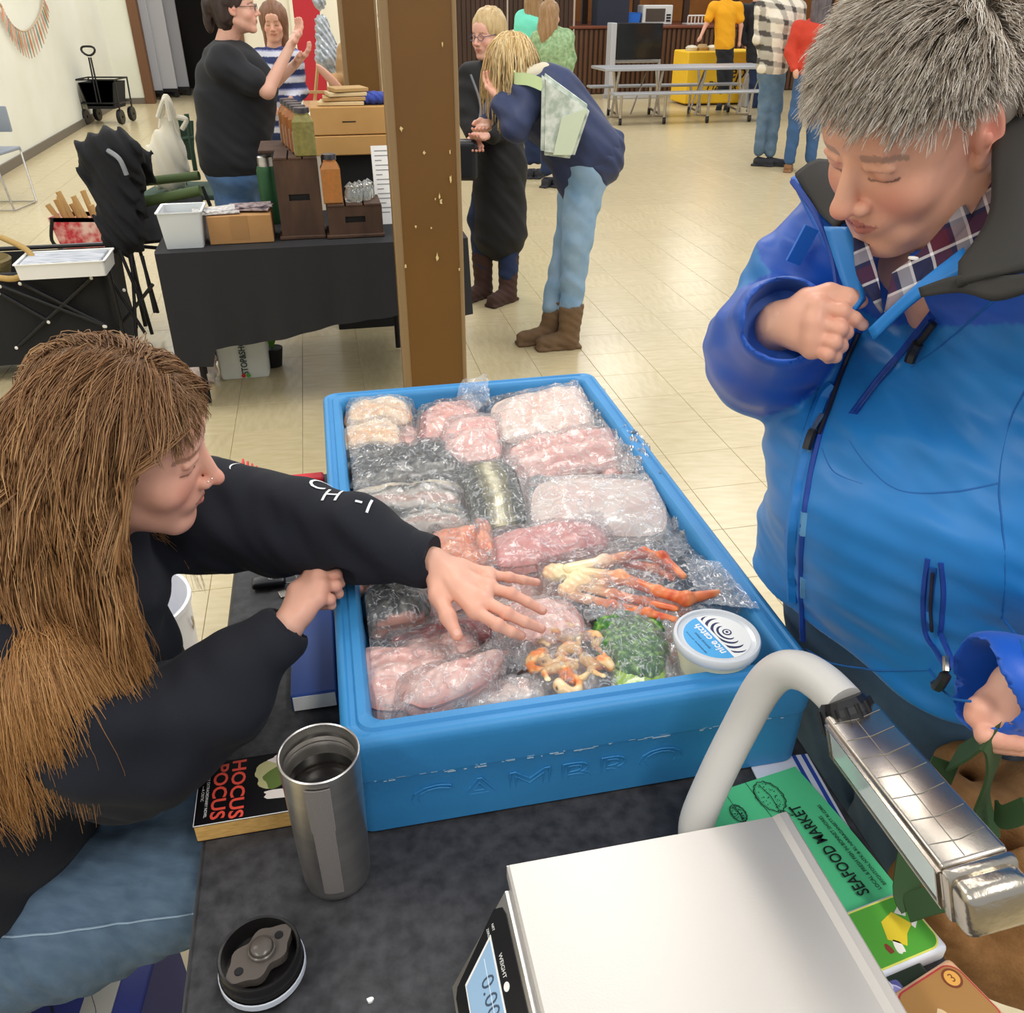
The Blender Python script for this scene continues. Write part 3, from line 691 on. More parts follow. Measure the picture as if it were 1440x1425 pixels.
b = MB(); b.prism([(Lf-.115, .083), (Lf, .0835), (Lf, .084), (Lf-.115, .0835)], .0003, Mf @ Matrix.Translation((0, 0, .002))); b.prism([(Lf-.115, .12), (Lf, .1205), (Lf, .121), (Lf-.115, .1205)], .0003, Mf @ Matrix.Translation((0, 0, .002))); b.build('rule_line', M_ink, t)
# white and blue papers under the flyer
t = thing('striped_paper', 'white paper with blue stripes sticking out under the green flyer', 'paper', V((fa.x, fa.y, TZ)))
Mp = frame(P(1262, 1285, TZ+.001), nrm(P(1135, 1062, TZ)-P(1262, 1285, TZ)), V((-1, 0, 0)))
Lp = (P(1135, 1062, TZ)-P(1262, 1285, TZ)).length
b = MB(); b.prism([(0, 0), (Lp, 0), (Lp, .09), (0, .09)], .002, Mp); b.build('sheet', mat('white_paper', '#d5d7e2', .6), t)
b = MB()
for y in (.004, .018): b.prism([(.0, y), (Lp, y), (Lp, y+.006), (0, y+.006)], .0004, Mp @ Matrix.Translation((0, 0, .002)))
b.build('blue_stripe', mat('blue_print', '#27479f', .5), t)
# ---- tins
def tin(name, lab, px, py, rz, size, body, top, border, h=.024, z0=TZ):
    c = P(px, py, z0+h); c.z = z0; t = thing(name, lab, 'tin', c, rz)
    M0 = Matrix.Translation(c) @ Matrix.Rotation(rz, 4, 'Z'); w, l = size
    b = MB(); b.box(c+V((0, 0, h/2)), (w, l, h-.001), rz=rz, bev=.006, seg=3); b.build('body', mat(name+'_body'+body, body, .35), t, True)
    def rrect(w, l, r, n=6): return [((w/2-r)*sx+r*math.cos(math.radians(a0+90*k/n)), (l/2-r)*sy+r*math.sin(math.radians(a0+90*k/n))) for sx, sy, a0 in ((1, 1, 0), (-1, 1, 90), (-1, -1, 180), (1, -1, 270)) for k in range(n+1)]
    b = MB(); b.prism(rrect(w-.008, l-.008, .016), .0006, M0 @ Matrix.Translation((0, 0, h-.0006))); b.build('label_border', mat(name+border, border, .4), t)
    b = MB(); b.prism(rrect(w-.012, l-.012, .014), .0008, M0 @ Matrix.Translation((0, 0, h-.0004))); b.build('label', mat(name+top, top, .4), t)
    return t, M0 @ Matrix.Translation((0, 0, h+.0005))
yaw = math.atan2(ex.y, ex.x)
t, M0 = tin('sardine_tin', 'green topped tin with a figure in a yellow dress beside the scale', 1247, 1311, yaw, (.078, .11), '#dfe2ea', '#57a53a', '#e8e46a', h=.026)
def fig(parts):
    for nm, pts_, cl in parts:
        b = MB(); b.prism(pts_, .0003, M0); b.build(nm, mat('ink'+cl, cl, .5), t)
fig([('printed_dress', [(-.022, -.01), (-.008, .006), (.012, -.002), (.018, -.022), (-.002, -.034), (-.01, -.02)], '#e3c832'), ('printed_figure', blobpoly(-.02, .0, .008, .006, 4, 20), '#f2ece0'), ('printed_figure', [(.016, -.024), (.026, -.042), (.022, -.046), (.008, -.034)], '#e8e4da'), ('printed_figure', [(-.002, -.032), (.012, -.05), (.006, -.052), (-.008, -.034)], '#e8e4da'), ('printed_figure', blobpoly(-.018, .012, .006, .004, 8, 16), '#8c3c2c')])
b = MB(); c = P(1262, 1368, TZ+.012); b.box(V((c.x, c.y, TZ+.009)), (.08, .06, .018), rz=yaw, bev=.004); tag(b.build('sardine_tin', mat('dark_tin', '#1e2a1c', .4)), 'dark tin half hidden under the edge of the scale plate', 'tin')
t, M0 = tin('smoked_fish_tin', 'peach coloured tin with a brown landscape lid in the bottom right corner', 1336, 1420, yaw+.12, (.082, .1), '#e6b48c', '#a97c45', '#b3393d', h=.028)
fig([('printed_badge', blobpoly(.022, -.030, .011, .011, 1, 24, 0), '#7a3b22')])
M_tan = mat('tan_ink', '#e2a64e', .5)
b = MB(); b.prism(blobpoly(.022, -.030, .0085, .0085, 1, 24, 0), .0004, M0); b.build('printed_badge', M_tan, t)
text('badge_number', '3', M0 @ Matrix.Translation((.022, -.030, .0004)) @ Matrix.Rotation(-PI/2, 4, 'Z'), .013, mat('ink#7a3b22', '#7a3b22'), t, .0001)
b = MB(); b.prism(blobpoly(-.012, .018, .02, .012, 6), .0003, M0); b.build('printed_cloud', mat('cloud_ink', '#dcbf94', .5), t)
t, M0 = tin('mussel_tin', 'small purple patterned tin between the scale and the peach tin', 1248, 1418, yaw, (.05, .07), '#5a5a9a', '#8c88c4', '#c9c8e4', h=.022)
fig([('printed_shape', blobpoly(-.004+.012*k, .012-.014*k, .008, .006, k, 18), c_) for k, c_ in enumerate(('#e6e4ee', '#5b4f58', '#d9d7e6'))])
# ---- keys, red items, blue notebook beside the tub
c = P(378, 818, TZ+.01); t = thing('car_keys', 'black car key fob with keys on the table by the seated person', 'keys', V((c.x, c.y, TZ)))
b = MB(); b.box(c, (.062, .03, .014), rz=.25, bev=.006, seg=3); fo = b.build('key_fob', M_black, t, True)
text('fob_mark', 'C', Matrix.Translation(c+V((.004, 0, .0074))) @ Matrix.Rotation(.25, 4, 'Z'), .012, M_steel, fo, .0002)
b = MB(); b.tube([c+V((.035+.014*math.cos(a), .012+.014*math.sin(a), -.002)) for a in np.linspace(0, 6.0, 14)], .0012, n=6); b.build('key_ring', M_chrome, t)
b = MB(); b.box(c+V((.055, -.022, -.008)), (.05, .008, .002), rz=.5); b.box(c+V((.032, -.028, -.008)), (.014, .02, .003), rz=.5, bev=.001); b.build('key', M_chrome, t)
b = MB(); b.box(c+V((.05, .05, -.007)), (.07, .004, .002), rz=-.7); b.build('key', M_chrome, t)
pc = P(415, 678, TZ+.02); M_redp = mat('red_plastic', '#d9252f', .35)
t = thing('red_tape_dispenser', 'red plastic tool lying behind the outstretched sleeve by the tub', 'tool', V((pc.x, pc.y, TZ)))
b = MB(); b.box(P(418, 677, TZ+.012), (.12, .035, .022), rz=PHI, bev=.006); b.build('body', M_redp, t)
b = MB(); q0 = P(345, 672, TZ+.02)
for k in range(4): b.box(q0+V((.008*k, .004*k, .004*(3-k))), (.004, .035, .03+.008*(3-k)), rz=PHI)
b.build('comb', M_redp, t)
b = MB(); b.box(P(395, 682, TZ+.008), (.11, .045, .012), rz=PHI, bev=.004); b.build('backing', M_blackm, t)
c = hall(BU0-.045, 1.13, TZ+.018); b = MB(); b.box(c, (.07, .22, .032), rz=PHI, bev=.003); t = thing('blue_notebook', 'blue covered notebook standing between the hand and the tub', 'notebook', V((c.x, c.y, TZ)))
b.build('cover', mat('navy_cover', '#2e4f9a', .5), t); b = MB(); b.box(c+V((0, 0, 0)), (.064, .223, .026), rz=PHI); b.build('pages', M_white, t)
b = MB(); b.prism(blobpoly(0, 0, .0035, .003, 2), .003, Matrix.Translation(P(521, 1408, TZ))); tag(b.build('crumb', M_white), 'tiny white crumb on the black table top', 'crumb')
# ================= PEOPLE TOOLKIT =================
def axes(fwd, up=(0, 0, 1), roll=0.0):
    f = nrm(fwd); r = f.cross(V(up)).normalized(); u = r.cross(f)
    if roll: q = Matrix.Rotation(roll, 3, f); r = q @ r; u = q @ u
    return r, f, u
def head_M(c, fwd, roll=0.0, s=1.0):
    r, f, u = axes(fwd, roll=roll); m = Matrix.Identity(4)
    for i in range(3): m[i][0] = r[i]*s; m[i][1] = f[i]*s; m[i][2] = u[i]*s; m[i][3] = c[i]
    return m
def head_prims(neck, jaw=1.0, nose=1.0, cheek=1.0, age=0, neck_r=.054, smile=0.0, lids=True):
    p = [ell((0, -.018, .035), (.076, .094, .086), 0), ell((0, .022, -.018), (.064, .070, .092), .03),
         ell((0, .030, -.068), (.050*jaw, .052, .034), .025), ell((0, .076, -.098), (.018, .014, .014), .02),
         cap((-.052*jaw, -.005, -.055), (-.018, .066, -.096), .015, .015, .02), cap((.052*jaw, -.005, -.055), (.018, .066, -.096), .015, .015, .02),
         cap((-.03, .0755, .028), (.03, .0755, .028), .0105, None, .014), ell((0, .070, .050), (.045, .018, .026), .02)]
    for s in (-1, 1):
        p += [ell((s*.040, .058, -.030), (.024*cheek, .022, .022), .02)]
        p += [ell((s*.0315, .0935, .005), (.0165, .013, .0115), .010, sub=True)]
        if lids: p += [ell((s*.0315, .0705, .004), (.0150, .0155, .0115), .004), ]
        p += [cap((s*.020, .086, .0125), (s*.044, .079, .0125), .0042, .0036, .006)]
    p += [cap((0, .086, .014), (0, .106*1.0, -.022), .0075, .0098*nose, .009), ell((0, .108+.003*nose, -.027), (.0105*nose, .0105, .0095), .006)]
    for s in (-1, 1): p += [ell((s*.0125*nose, .098, -.031), (.0075, .0095, .0075), .005), ell((s*.0065*nose, .102, -.0395), (.0035, .005, .003), .003, sub=True)]
    # mouth
    p += [ell((0, .080, -.056), (.030, .015, .018), .016)]
    z = -.0595; e = .004+.004*smile
    for s in (-1, 1):
        p += [cap((0, .0935, z+.0038), (s*.021, .0840, z+e*.8), .0036, .0018, .005), cap((0, .0930, z-.0052), (s*.018, .0845, z-.001+e*.5), .0044, .0020, .005)]
        p += [cap((0, .0985, z-.0005), (s*.021, .0868, z-.0005+e*.8), .0014, .0007, .002, sub=True)]
        if age: p += [ell((s*.030, .068, -.078), (.014, .012, .014), .012)]
        # ear
        p += [ell((s*.0775, -.010, .0), (.0085, .019, .032), .006), ell((s*.085, -.008, .004), (.006, .011, .020), .005, sub=True), ell((s*.0835, -.002, -.002), (.0035, .005, .008), .004), ell((s*.076, .000, -.026), (.006, .008, .009), .006)]
    nk = V(neck); p += [cap((0, -.022, -.045), nk, neck_r, neck_r*1.05, .03)]
    return p
def head_paint(v, skin, lip, blush=.35, brow=None, lash=None):
    s = np.array(lin(skin)); c = np.tile(s, (len(v), 1)); x, y, z = v.T; ax = np.abs(x)
    def mixc(w, col): 
        nonlocal c
        w = np.clip(w, 0, 1)[:, None]; c = c*(1-w)+np.array(lin(col))*w
    red = '#d9806e'
    g = lambda cx, cy, cz, r: np.exp(-(((ax-cx)**2+(y-cy)**2+(z-cz)**2)/r**2))
    mixc(blush*1.0*g(.040, .075, -.03, .022), red); mixc(blush*1.2*g(0, .115, -.03, .013), red); mixc(blush*1.3*g(.08, -.01, 0, .022), red); mixc(blush*.6*g(0, .085, -.095, .015), red)
    zz = -.0595; m = (y > .081) & (ax < .023) & (z < zz+.0075*(1-ax/.026)+.002) & (z > zz-.0105*(1-(ax/.021)**2)-.001); mixc(m*.75, lip)
    mixc(((y > .083) & (ax < .024) & (np.abs(z-zz+.0005-.15*ax) < .0012))*.6, '#7a3a36')
    if brow: 
        bz = .0245+.10*(ax-.02)-2.2*np.maximum(ax-.034, 0)**1.3; m = (y > .05) & (ax > .014) & (ax < .052) & (np.abs(z-bz) < .0038*(1-((ax-.03)/.028)**2)+.0012); mixc(m*.6, brow)
    if lash:
        bz = -.0035-4*(ax-.0315)**2*0+6*(ax-.0315)**2; m = (y > .06) & (ax > .0165) & (ax < .047) & (np.abs(z-bz) < .0012); mixc(m*.85, lash)
        bz = .0105-10*(ax-.0315)**2; m = (y > .06) & (ax > .018) & (ax < .046) & (np.abs(z-bz) < .0008); mixc(m*.35, '#8a5a48')  # lid crease shade painted into the skin colour
    mixc(.12*(vnoise(v, 40, 3)+.4), '#c98a72')
    return c
def joinm(parts):
    vs, fs, cs, k = [], [], [], 0
    for v, f, c in parts: vs.append(v); fs.append(f+k); cs.append(c); k += len(v)
    return np.concatenate(vs), np.concatenate(fs), np.concatenate(cs)
def solid(v, col): return np.tile(np.array(lin(col)), (len(v), 1))
def hand_np(wrist, elbow, fingers, thumb, skin, h=.0017, rad=1.0, back=None, wr=.024):
    """fingers: list of 4 polylines (knuckle, pip, dip, tip)"""
    W_ = V(wrist); p = [cap(W_+(V(elbow)-W_).normalized()*.10, W_, wr*1.15, wr*.95, .012)]
    n = back and V(back).normalized()
    for q in fingers: p.append(cap(W_, q[0], .0155*rad, .0118*rad, .012))
    for i in range(3): p.append(cap(fingers[i][0], fingers[i+1][0], .0105*rad, .0105*rad, .009))
    p.append(cap((W_+V(fingers[0][0]))/2, (W_+V(fingers[3][0]))/2, .013*rad, .013*rad, .014))
    rr_ = [(.0098, .0088, .0079, .0070), (.0100, .0090, .0080, .0071), (.0096, .0085, .0076, .0068), (.0086, .0076, .0068, .0060)]
    for q, r in zip(fingers, rr_):
        q = [V(x) for x in q]; r = [x*rad for x in r]; p += chain(q, r, .0035); p.append(ell(q[1], r[1]*1.06, .004))
    tq = [V(x) for x in thumb]; p += chain([W_]+tq, ([.017*rad, .0135*rad, .0105*rad, .0085*rad] if len(tq) == 3 else [.018*rad, .0145*rad, .0125*rad, .0105*rad, .0085*rad]), .010)
    v, f = sdf_np(p, h); c = solid(v, skin)
    allq = [[V(x) for x in q] for q in fingers]+[tq]
    red = np.array(lin('#d98a78')); nail = np.array(lin('#e8b8a8'))
    for q in allq:
        for pt, r, a in ((q[-1], .012, .5), (q[1], .011, .35), (q[0], .013, .25)):
            w = a*np.exp(-((v-A3(pt))**2).sum(1)/r**2)[:, None]; c = c*(1-w)+red*w
        if back:
            d = (q[-1]-q[-2]).normalized(); ctr = q[-1]+n*.0055-d*.0005; w = (((v-A3(ctr))**2).sum(1) < .0052**2)[:, None]*.7; c = c*(1-w)+nail*w
    return v, f, c
M_skin = mat('skin', '#e0a890', .45, attr=True, sss=.12, bump=(350, .12, .0006))
def M_cloth(name, col, rough=.85, bump=(500, .25, .0008), **kw): return mat(name, col, rough, bump=bump, sheen=.02, **kw)
def grow_hair(roots, d0, L, k, grav, colliders, flow=None, wave=(.0, 30), seed=0, stiff=.7, clump=None):
    """roots (n,3), d0 (n,3) unit, L (n,) lengths -> (n,k,3)"""
    r = np.random.default_rng(seed); n = len(roots); p = roots.copy(); d = d0.copy(); out = [p.copy()]
    st = (L/(k-1))[:, None]; ph = r.random((n, 3))*6.28; fr = wave[1]*(1+.3*r.random((n, 3)))
    g = np.array([0, 0, -1.0])
    for i in range(k-1):
        s = i/(k-1); dd = stiff*d+grav*g*(.4+s)
        if flow is not None: dd = dd+flow(p, s)
        dd = dd+wave[0]*np.sin(ph+fr*s*6.28); dd /= np.linalg.norm(dd, axis=1, keepdims=True)
        p2 = push_out(p+dd*st, colliders); d = p2-p; d /= np.linalg.norm(d, axis=1, keepdims=True)+1e-9; p = p2; out.append(p.copy())
    return np.stack(out, 1)
def clumped(guides, m, spread, r, conv=.6):
    """m strands round each guide; spread tapers to tip"""
    n, k, _ = guides.shape; off = r.normal(size=(n, m, 1, 3)); off /= np.maximum(np.linalg.norm(off, axis=3, keepdims=True), 1e-6); off *= r.random((n, m, 1, 1))**.5*spread
    s = np.linspace(0, 1, k)[None, None, :, None]; w = 1-conv*s**1.0
    wob_ = r.normal(size=(n, m, 1, 3))*spread*.5*np.sin(s*6+r.random((n, m, 1, 1))*6.28)*s
    return (guides[:, None]+off*w+wob_).reshape(n*m, k, 3)
def strand_cols(n, k, cols, r, root=None, tip=None, var=.25):
    pal = np.array([lin(c) for c in cols]); c = pal[r.integers(0, len(pal), n)][:, None, :]*(1+var*(r.random((n, 1, 1))-.5)); c = np.repeat(c, k, 1)
    s = np.linspace(0, 1, k)[None, :, None]
    if root: w = np.clip(1-s*3, 0, 1)*.6; c = c*(1-w)+np.array(lin(root))*w
    if tip: w = np.clip(s*1.6-.5, 0, 1)*.6; c = c*(1-w)+np.array(lin(tip))*w
    return c
M_hair = mat('hair_strands', '#7a5a3a', .42, attr=True, spec=.4)
def sub3(M): return np.array(M)[:3, :3]
def to_w(M, p): return xform(np.asarray(p, float).reshape(-1, 3), M)
def fib(n):
    i = np.arange(n)+.5; ph = np.arccos(1-2*i/n); th = PI*(1+5**.5)*i; return np.stack([np.cos(th)*np.sin(ph), np.sin(th)*np.sin(ph), np.cos(ph)], 1)
# ================= SEATED YOUNG PERSON (left) =================
skin = '#e3ab93'
girl = thing('person', 'seated person with long brown hair in a navy hoodie, reaching over the blue tub', 'person', (-.86, .74, 0))
HG = head_M(D(176, 625, 1.06), (.95, .13, -.27), roll=.10, s=1.0)
nb = V((-.575, .925, 1.05)); nl = HG.inverted() @ nb
hv, hf = sdf_np(head_prims(nl, jaw=.95, nose=.95, cheek=1.05, neck_r=.048), .0022)
hc = head_paint(hv, skin, '#c4706a', .55, '#7a5238', '#3c2820'); hw = xform(hv, HG)
SR, SL = V((-.60, .78, 1.0)), V((-.59, 1.10, 1.03)); ER, WR_ = V((-.485, .79, .865)), P(402, 884, .935)
EL, WL = V((-.35, 1.115, 1.00)), P(609, 792, .985)
fing = [[P(669, 860, .972), P(700, 879, .972), P(719, 889, .962), P(733, 894, .951)], [P(681, 846, .976), P(713, 863, .977), P(738, 875, .966), P(761, 884, .952)],
        [P(688, 827, .974), P(719, 835, .975), P(742, 847, .965), P(763, 859, .953)], [P(688, 809, .968), P(716, 812, .968), P(736, 816, .961), P(755, 819, .952)]]
lh = hand_np(WL, EL, fing, [P(617, 838, .968), P(630, 868, .962), P(643, 894, .950)], skin, back=(0, -.2, 1), rad=.95)
fr_ = [[P(440, 804, .968), P(462, 797, .966), P(470, 804, .950), P(468, 812, .934)], [P(449, 812, .970), P(472, 808, .966), P(478, 820, .948), P(467, 826, .934)],
       [P(451, 826, .966), P(472, 824, .960), P(476, 835, .944), P(461, 839, .934)], [P(448, 842, .958), P(464, 843, .952), P(466, 851, .940), P(453, 853, .933)]]
rh = hand_np(WR_, ER, fr_, [P(418, 832, .955), P(438, 806, .950), P(456, 797, .944)], skin, back=(0, -.2, 1), rad=.95)
HIP = V((-.90, .74, .57)); KN, KF = V((-.40, .815, .60)), V((-.40, .945, .60)); HN, HF = V((-.93, .66, .56)), V((-.93, .83, .56))
body = [cap(HIP, (-.72, .87, .86), .13, .13, .05), cap((-.72, .87, .86), nb, .13, .06, .05), cap(SR, SL, .05, None, .05)]+chain([SR, ER, WR_], [.045, .036, .024], .02)+chain([SL, EL, WL], [.045, .036, .024], .02)
body += chain([HN, KN, (-.36, .82, .10)], [.075, .052, .035], .03)+chain([HF, KF, (-.36, .95, .10)], [.075, .052, .035], .03)
bv, bf = sdf_np(body, .009)
o = link('body', mesh_np('body', *(lambda a: (a[0], a[1], True, a[2]))(joinm([(hw, hf, hc), lh, rh, (bv, bf, solid(bv, skin))]))), M_skin, girl)
# hoodie
navy = M_cloth('navy_sweatshirt', '#171a24', .9, bump=(420, .35, .001), var=(5, '#12141c', 1.5))
tor = [cap((-.90, .74, .62), (-.74, .86, .86), .185, .165, .06, w=(0, 1, 0), flat=1.0), cap((-.74, .86, .86), (-.60, .92, 1.02), .16, .09, .06), cap((-.66, .88, .80), (-.60, .93, .95), .13, .10, .05), cap((-.605, .96, .985), (-.60, .95, .76), .095, .13, .05), cap(SR, SL, .078, .078, .06),
       cap((-.80, .68, .66), (-.70, .76, .86), .12, .10, .06), cap((-.92, .62, .60), (-.76, .70, .66), .10, .09, .05), cap((-.86, .68, .66), (-.68, .77, .72), .11, .085, .05)]
armR = chain([SR, (-.52, .765, .92), ER, (ER*.5+WR_*.5)+V((.0, -.01, -.012)), WR_+(ER-WR_)*.06], [.088, .088, .085, .072, .040], .025)
armL = chain([SL, (-.46, 1.115, 1.02), EL, (-.24, 1.085, 1.0), WL+(EL-WL)*.10], [.088, .080, .074, .064, .043], .025)
hood = [cap((-.62, .84, 1.08), (-.58, 1.0, 1.09), .05, .05, .03), cap((-.62, .84, 1.08), (-.53, .86, 1.02), .045, .03, .02), cap((-.58, 1.0, 1.09), (-.52, .97, 1.01), .045, .03, .02)]
cut = [dict(cap(WL+(EL-WL)*.12, WL+(WL-EL)*.4, .033, .033, .004), sub=True), dict(cap(WR_+(ER-WR_)*.08, WR_+(WR_-ER)*.4, .030, .030, .004), sub=True)]
fold = addf(wob((6, 5, 9), .0055, 3, 1.6), wob((17, 7, 12), .0020, 9, 1.6))
blob('hoodie', tor+hood+armR+armL+cut, .0042, navy, girl, disp=fold)
# knitted cuffs
for A_, B_, r in ((WL, EL, .041), (WR_, ER, .038)):
    d = (B_-A_).normalized(); b = MB(); b.tube([A_+d*.008, A_+d*.004, A_+d*.02, A_+d*.05, A_+d*.052], [r-.006, r-.001, r+.001, r+.001, r-.004], n=28, cap=False)
    b.build('cuff', navy, girl, True)
# white sleeve lettering
def decal(name, s, c, ex_, ey_, size, m, parent, lift=.001, prims=None, disp=None, sx=1.0, **kw):
    """lettering wrapped on the nearest cloth: vertices dropped along the plane normal on to the implicit surface"""
    me = text_mesh(s, size, 0, **kw); bm = bmesh.new(); bm.from_mesh(me)
    bmesh.ops.subdivide_edges(bm, edges=[e for e in bm.edges if e.calc_length() > .006], cuts=2); bmesh.ops.triangulate(bm, faces=bm.faces)
    bm.to_mesh(me); bm.free(); me.transform(Matrix.Diagonal((sx, 1, 1, 1))); M0 = frame(c, ex_, ey_); me.transform(M0); n = A3(M0.to_3x3() @ V((0, 0, 1)))
    if prims:
        p = np.array([v.co for v in me.vertices]); p = p+n*.08; D_ = 1
        for _ in range(26):
            d = np.full(len(p), .06)
            for q in prims: d = smin(d, q['f'](p[:, 0], p[:, 1], p[:, 2]), max(q['k'], .001))
            if disp: d = d+disp(p[:, 0], p[:, 1], p[:, 2])
            p = p-n*(d-lift)[:, None]*.8
        me.vertices.foreach_set('co', p.astype(np.float32).ravel()); me.update()
    me.materials.clear(); return link(name, me, m, parent)
M_wprint = mat('white_print', '#e6e6ea', .6)
for s, px, py, sz, ang in (('(', 342, 682, .03, .2), ('C', 452, 690, .052, -.1), ('H', 470, 706, .05, -.1), ('-', 508, 711, .05, -.1), ('I', 520, 716, .045, -.1)):
    c = P(px, py, 1.055); decal('sleeve_lettering', s, c, V((.98, -.12, .02)), V((.1, .9, .35)), sz, M_wprint, girl, prims=armL, disp=fold, lift=.0018, sx=.8, bold=.0)
# zipper neck detail
b = MB(); b.tube([V((-.505, .87, 1.03)), V((-.50, .90, 1.0)), V((-.492, .915, .965))], .004, n=6); b.build('neck_seam', mat('dark_trim', '#15161c', .6), girl)
# jeans
jean = M_cloth('blue_denim', '#445a70', .85, bump=(500, .7, .0012), var=(30, '#60768b', 1.5), stretch=(1, 3.5, 1))
jp = chain([HN, (-.62, .745, .585), KN, (-.36, .82, .10)], [.125, .100, .082, .06], .03)+chain([HF, (-.62, .90, .59), KF, (-.36, .95, .10)], [.125, .098, .080, .06], .03)
blob('jeans', jp, .0055, jean, girl, disp=addf(wob((22, 5, 10), .003, 5, 1.2), wob((6, 30, 12), .0015, 6, 1.0)))
M_stitch = mat('seam_thread', '#8ea3b5', .7)
def on_surface(pts, n, prims, lift=.001, disp=None):
    p = np.array([A3(q) for q in pts])+A3(n)*.05; n = A3(nrm(n))
    for _ in range(30):
        d = np.full(len(p), .06)
        for q in prims: d = smin(d, q['f'](p[:, 0], p[:, 1], p[:, 2]), max(q['k'], .001))
        if disp: d = d+disp(p[:, 0], p[:, 1], p[:, 2])
        p = p-n*(d-lift)[:, None]*.8
    return [V(x) for x in p]
for z0 in (0,):
    q = on_surface([P(x, 1318-(x)*.05, .66) for x in range(-60, 262, 16)], (-.05, -.75, .6), jp, .0005, wob((22, 5, 10), .003, 5, 1.2)); b = MB(); b.tube(q, .0016, n=5); b.build('side_seam', M_stitch, girl)
shoe = mat('dark_canvas', '#2a2a30', .8)
for k in (KN, KF):
    b_ = V((-.34, k.y, .045)); blob('shoe', [cap(b_, b_+V((.16, 0, -.008)), .045, .036, .02), ell(b_, (.05, .045, .05), .02)], .006, shoe, girl)
# --- hair ---
r = np.random.default_rng(5); Rh = sub3(HG); hcn = A3(HG.translation)
f_, r_h, u_ = Rh[:, 1], Rh[:, 0], Rh[:, 2]
cran = (to_w(HG, (0, -.018, .035))[0], np.array([.084, .101, .094]), Rh); facec = (to_w(HG, (0, .015, -.03))[0], np.array([.072, .062, .10]), Rh)
shoul = (np.array([-.60, .93, .97]), np.array([.142, .25, .122]), np.eye(3)); shR = (np.array([-.55, .77, .92]), np.array([.092, .097, .152]), np.eye(3)); chst = (np.array([-.72, .84, .82]), np.array([.168, .178, .232]), np.eye(3))
def face_clear(p):
    q = (p-hcn) @ Rh; z = q[:, 2]; lim = np.where(z < .035, .030, .030+(z-.035)*1.5); lim = np.where(z < -.06, .030-(z+.06)*.9, lim); lim = np.where(z < -.15, .3, lim)
    q[:, 1] = np.where(q[:, 1] > lim, lim+(q[:, 1]-lim)*.12, q[:, 1]); return q @ Rh.T+hcn
cols_ = [cran, facec, shoul, shR, chst, face_clear]
N_ = 800
L0 = fib(N_*2); L0 = L0[(L0[:, 2] > -.42) & ~((L0[:, 1] > .50) & (L0[:, 2] < .62))]
# local hair-root points on the cranium ellipsoid
loc = L0*np.array([.080, .097, .090])+np.array([0, -.018, .035]); roots = to_w(HG, loc)
side = np.sign(L0[:, 0]-.05); side[side == 0] = 1
lat = np.stack([side*(.9-.25*np.abs(L0[:, 0])), -.20-.25*(L0[:, 1] < .2), -.15*np.ones(len(L0))], 1)
front = L0[:, 1] > .35
lat[front] = np.stack([side[front]*.85, .25*np.ones(front.sum()), -.2*np.ones(front.sum())], 1)
nrml = L0.copy(); lat = lat-nrml*(lat*nrml).sum(1, keepdims=True)*.8; lat /= np.linalg.norm(lat, axis=1, keepdims=True); d0 = lat @ Rh.T
def flow(p, s):
    q = (p-hcn) @ Rh; out = np.zeros_like(p)
    near = np.exp(-((q/np.array([.12, .12, .14]))**2).sum(1))[:, None]
    # sweep backwards off the face and outwards
    fwd = (q[:, 1] > .022) & (q[:, 2] < .03) & (q[:, 2] > -.12); sd = np.sign(q[:, 0])[:, None]
    out += fwd[:, None]*(-.35*f_[None, :]+.25*sd*r_h[None, :])*near
    out += np.array([-.04, -.05, 0])*(s < .3)+np.array([.03, -.02, 0])*(s > .4)
    return out
Ls = .36+.17*r.random(len(roots)); Ls[(L0[:, 0] < -.1)] *= .72; Ls[L0[:, 1] > .3] *= .9
G = grow_hair(roots, d0, Ls, 18, .55, cols_, flow, (.17, 2.8), 3, .75)
hs = clumped(G, 12, .013, r, .3)
hs = push_out(hs.reshape(-1, 3), [face_clear, (cran[0], cran[1]*.97, Rh)]).reshape(hs.shape)
sc = strand_cols(len(hs), 18, ['#a87d54', '#8f6641', '#bb8f60', '#7d5738', '#c89e6e', '#9d7148'], r, '#765438', '#c48d50', .3)
rad = .00062*np.concatenate([np.ones(10), np.linspace(1, .25, 8)])
strands_mesh('hair', hs, rad, sc, M_hair, girl)
# fringe
L1 = fib(2600); L1 = L1[(L1[:, 1] > .60) & (L1[:, 2] > .42) & (L1[:, 2] < .80)]
loc = L1*np.array([.081, .098, .092])+np.array([0, -.018, .035]); rt = to_w(HG, loc)
d1 = np.stack([L1[:, 0]*1.2+.1*np.sign(L1[:, 0]), .55*np.ones(len(L1)), -.6*np.ones(len(L1))], 1); d1 /= np.linalg.norm(d1, axis=1, keepdims=True)
G1 = grow_hair(rt, d1 @ Rh.T, .022+.016*r.random(len(L1))+.05*np.abs(L1[:, 0]), 12, .25, [(cran[0], cran[1]*1.0, Rh), (facec[0], facec[1]*.98, Rh)], None, (.10, 1), 8, .8)
f1 = clumped(G1, 8, .005, r, .4)
strands_mesh('fringe', f1, .00045*np.concatenate([np.ones(8), np.linspace(1, .2, 4)]), strand_cols(len(f1), 12, ['#8f6d4c', '#806045', '#9e7a56'], r, '#6a4f38', '#9c7650'), M_hair, girl)
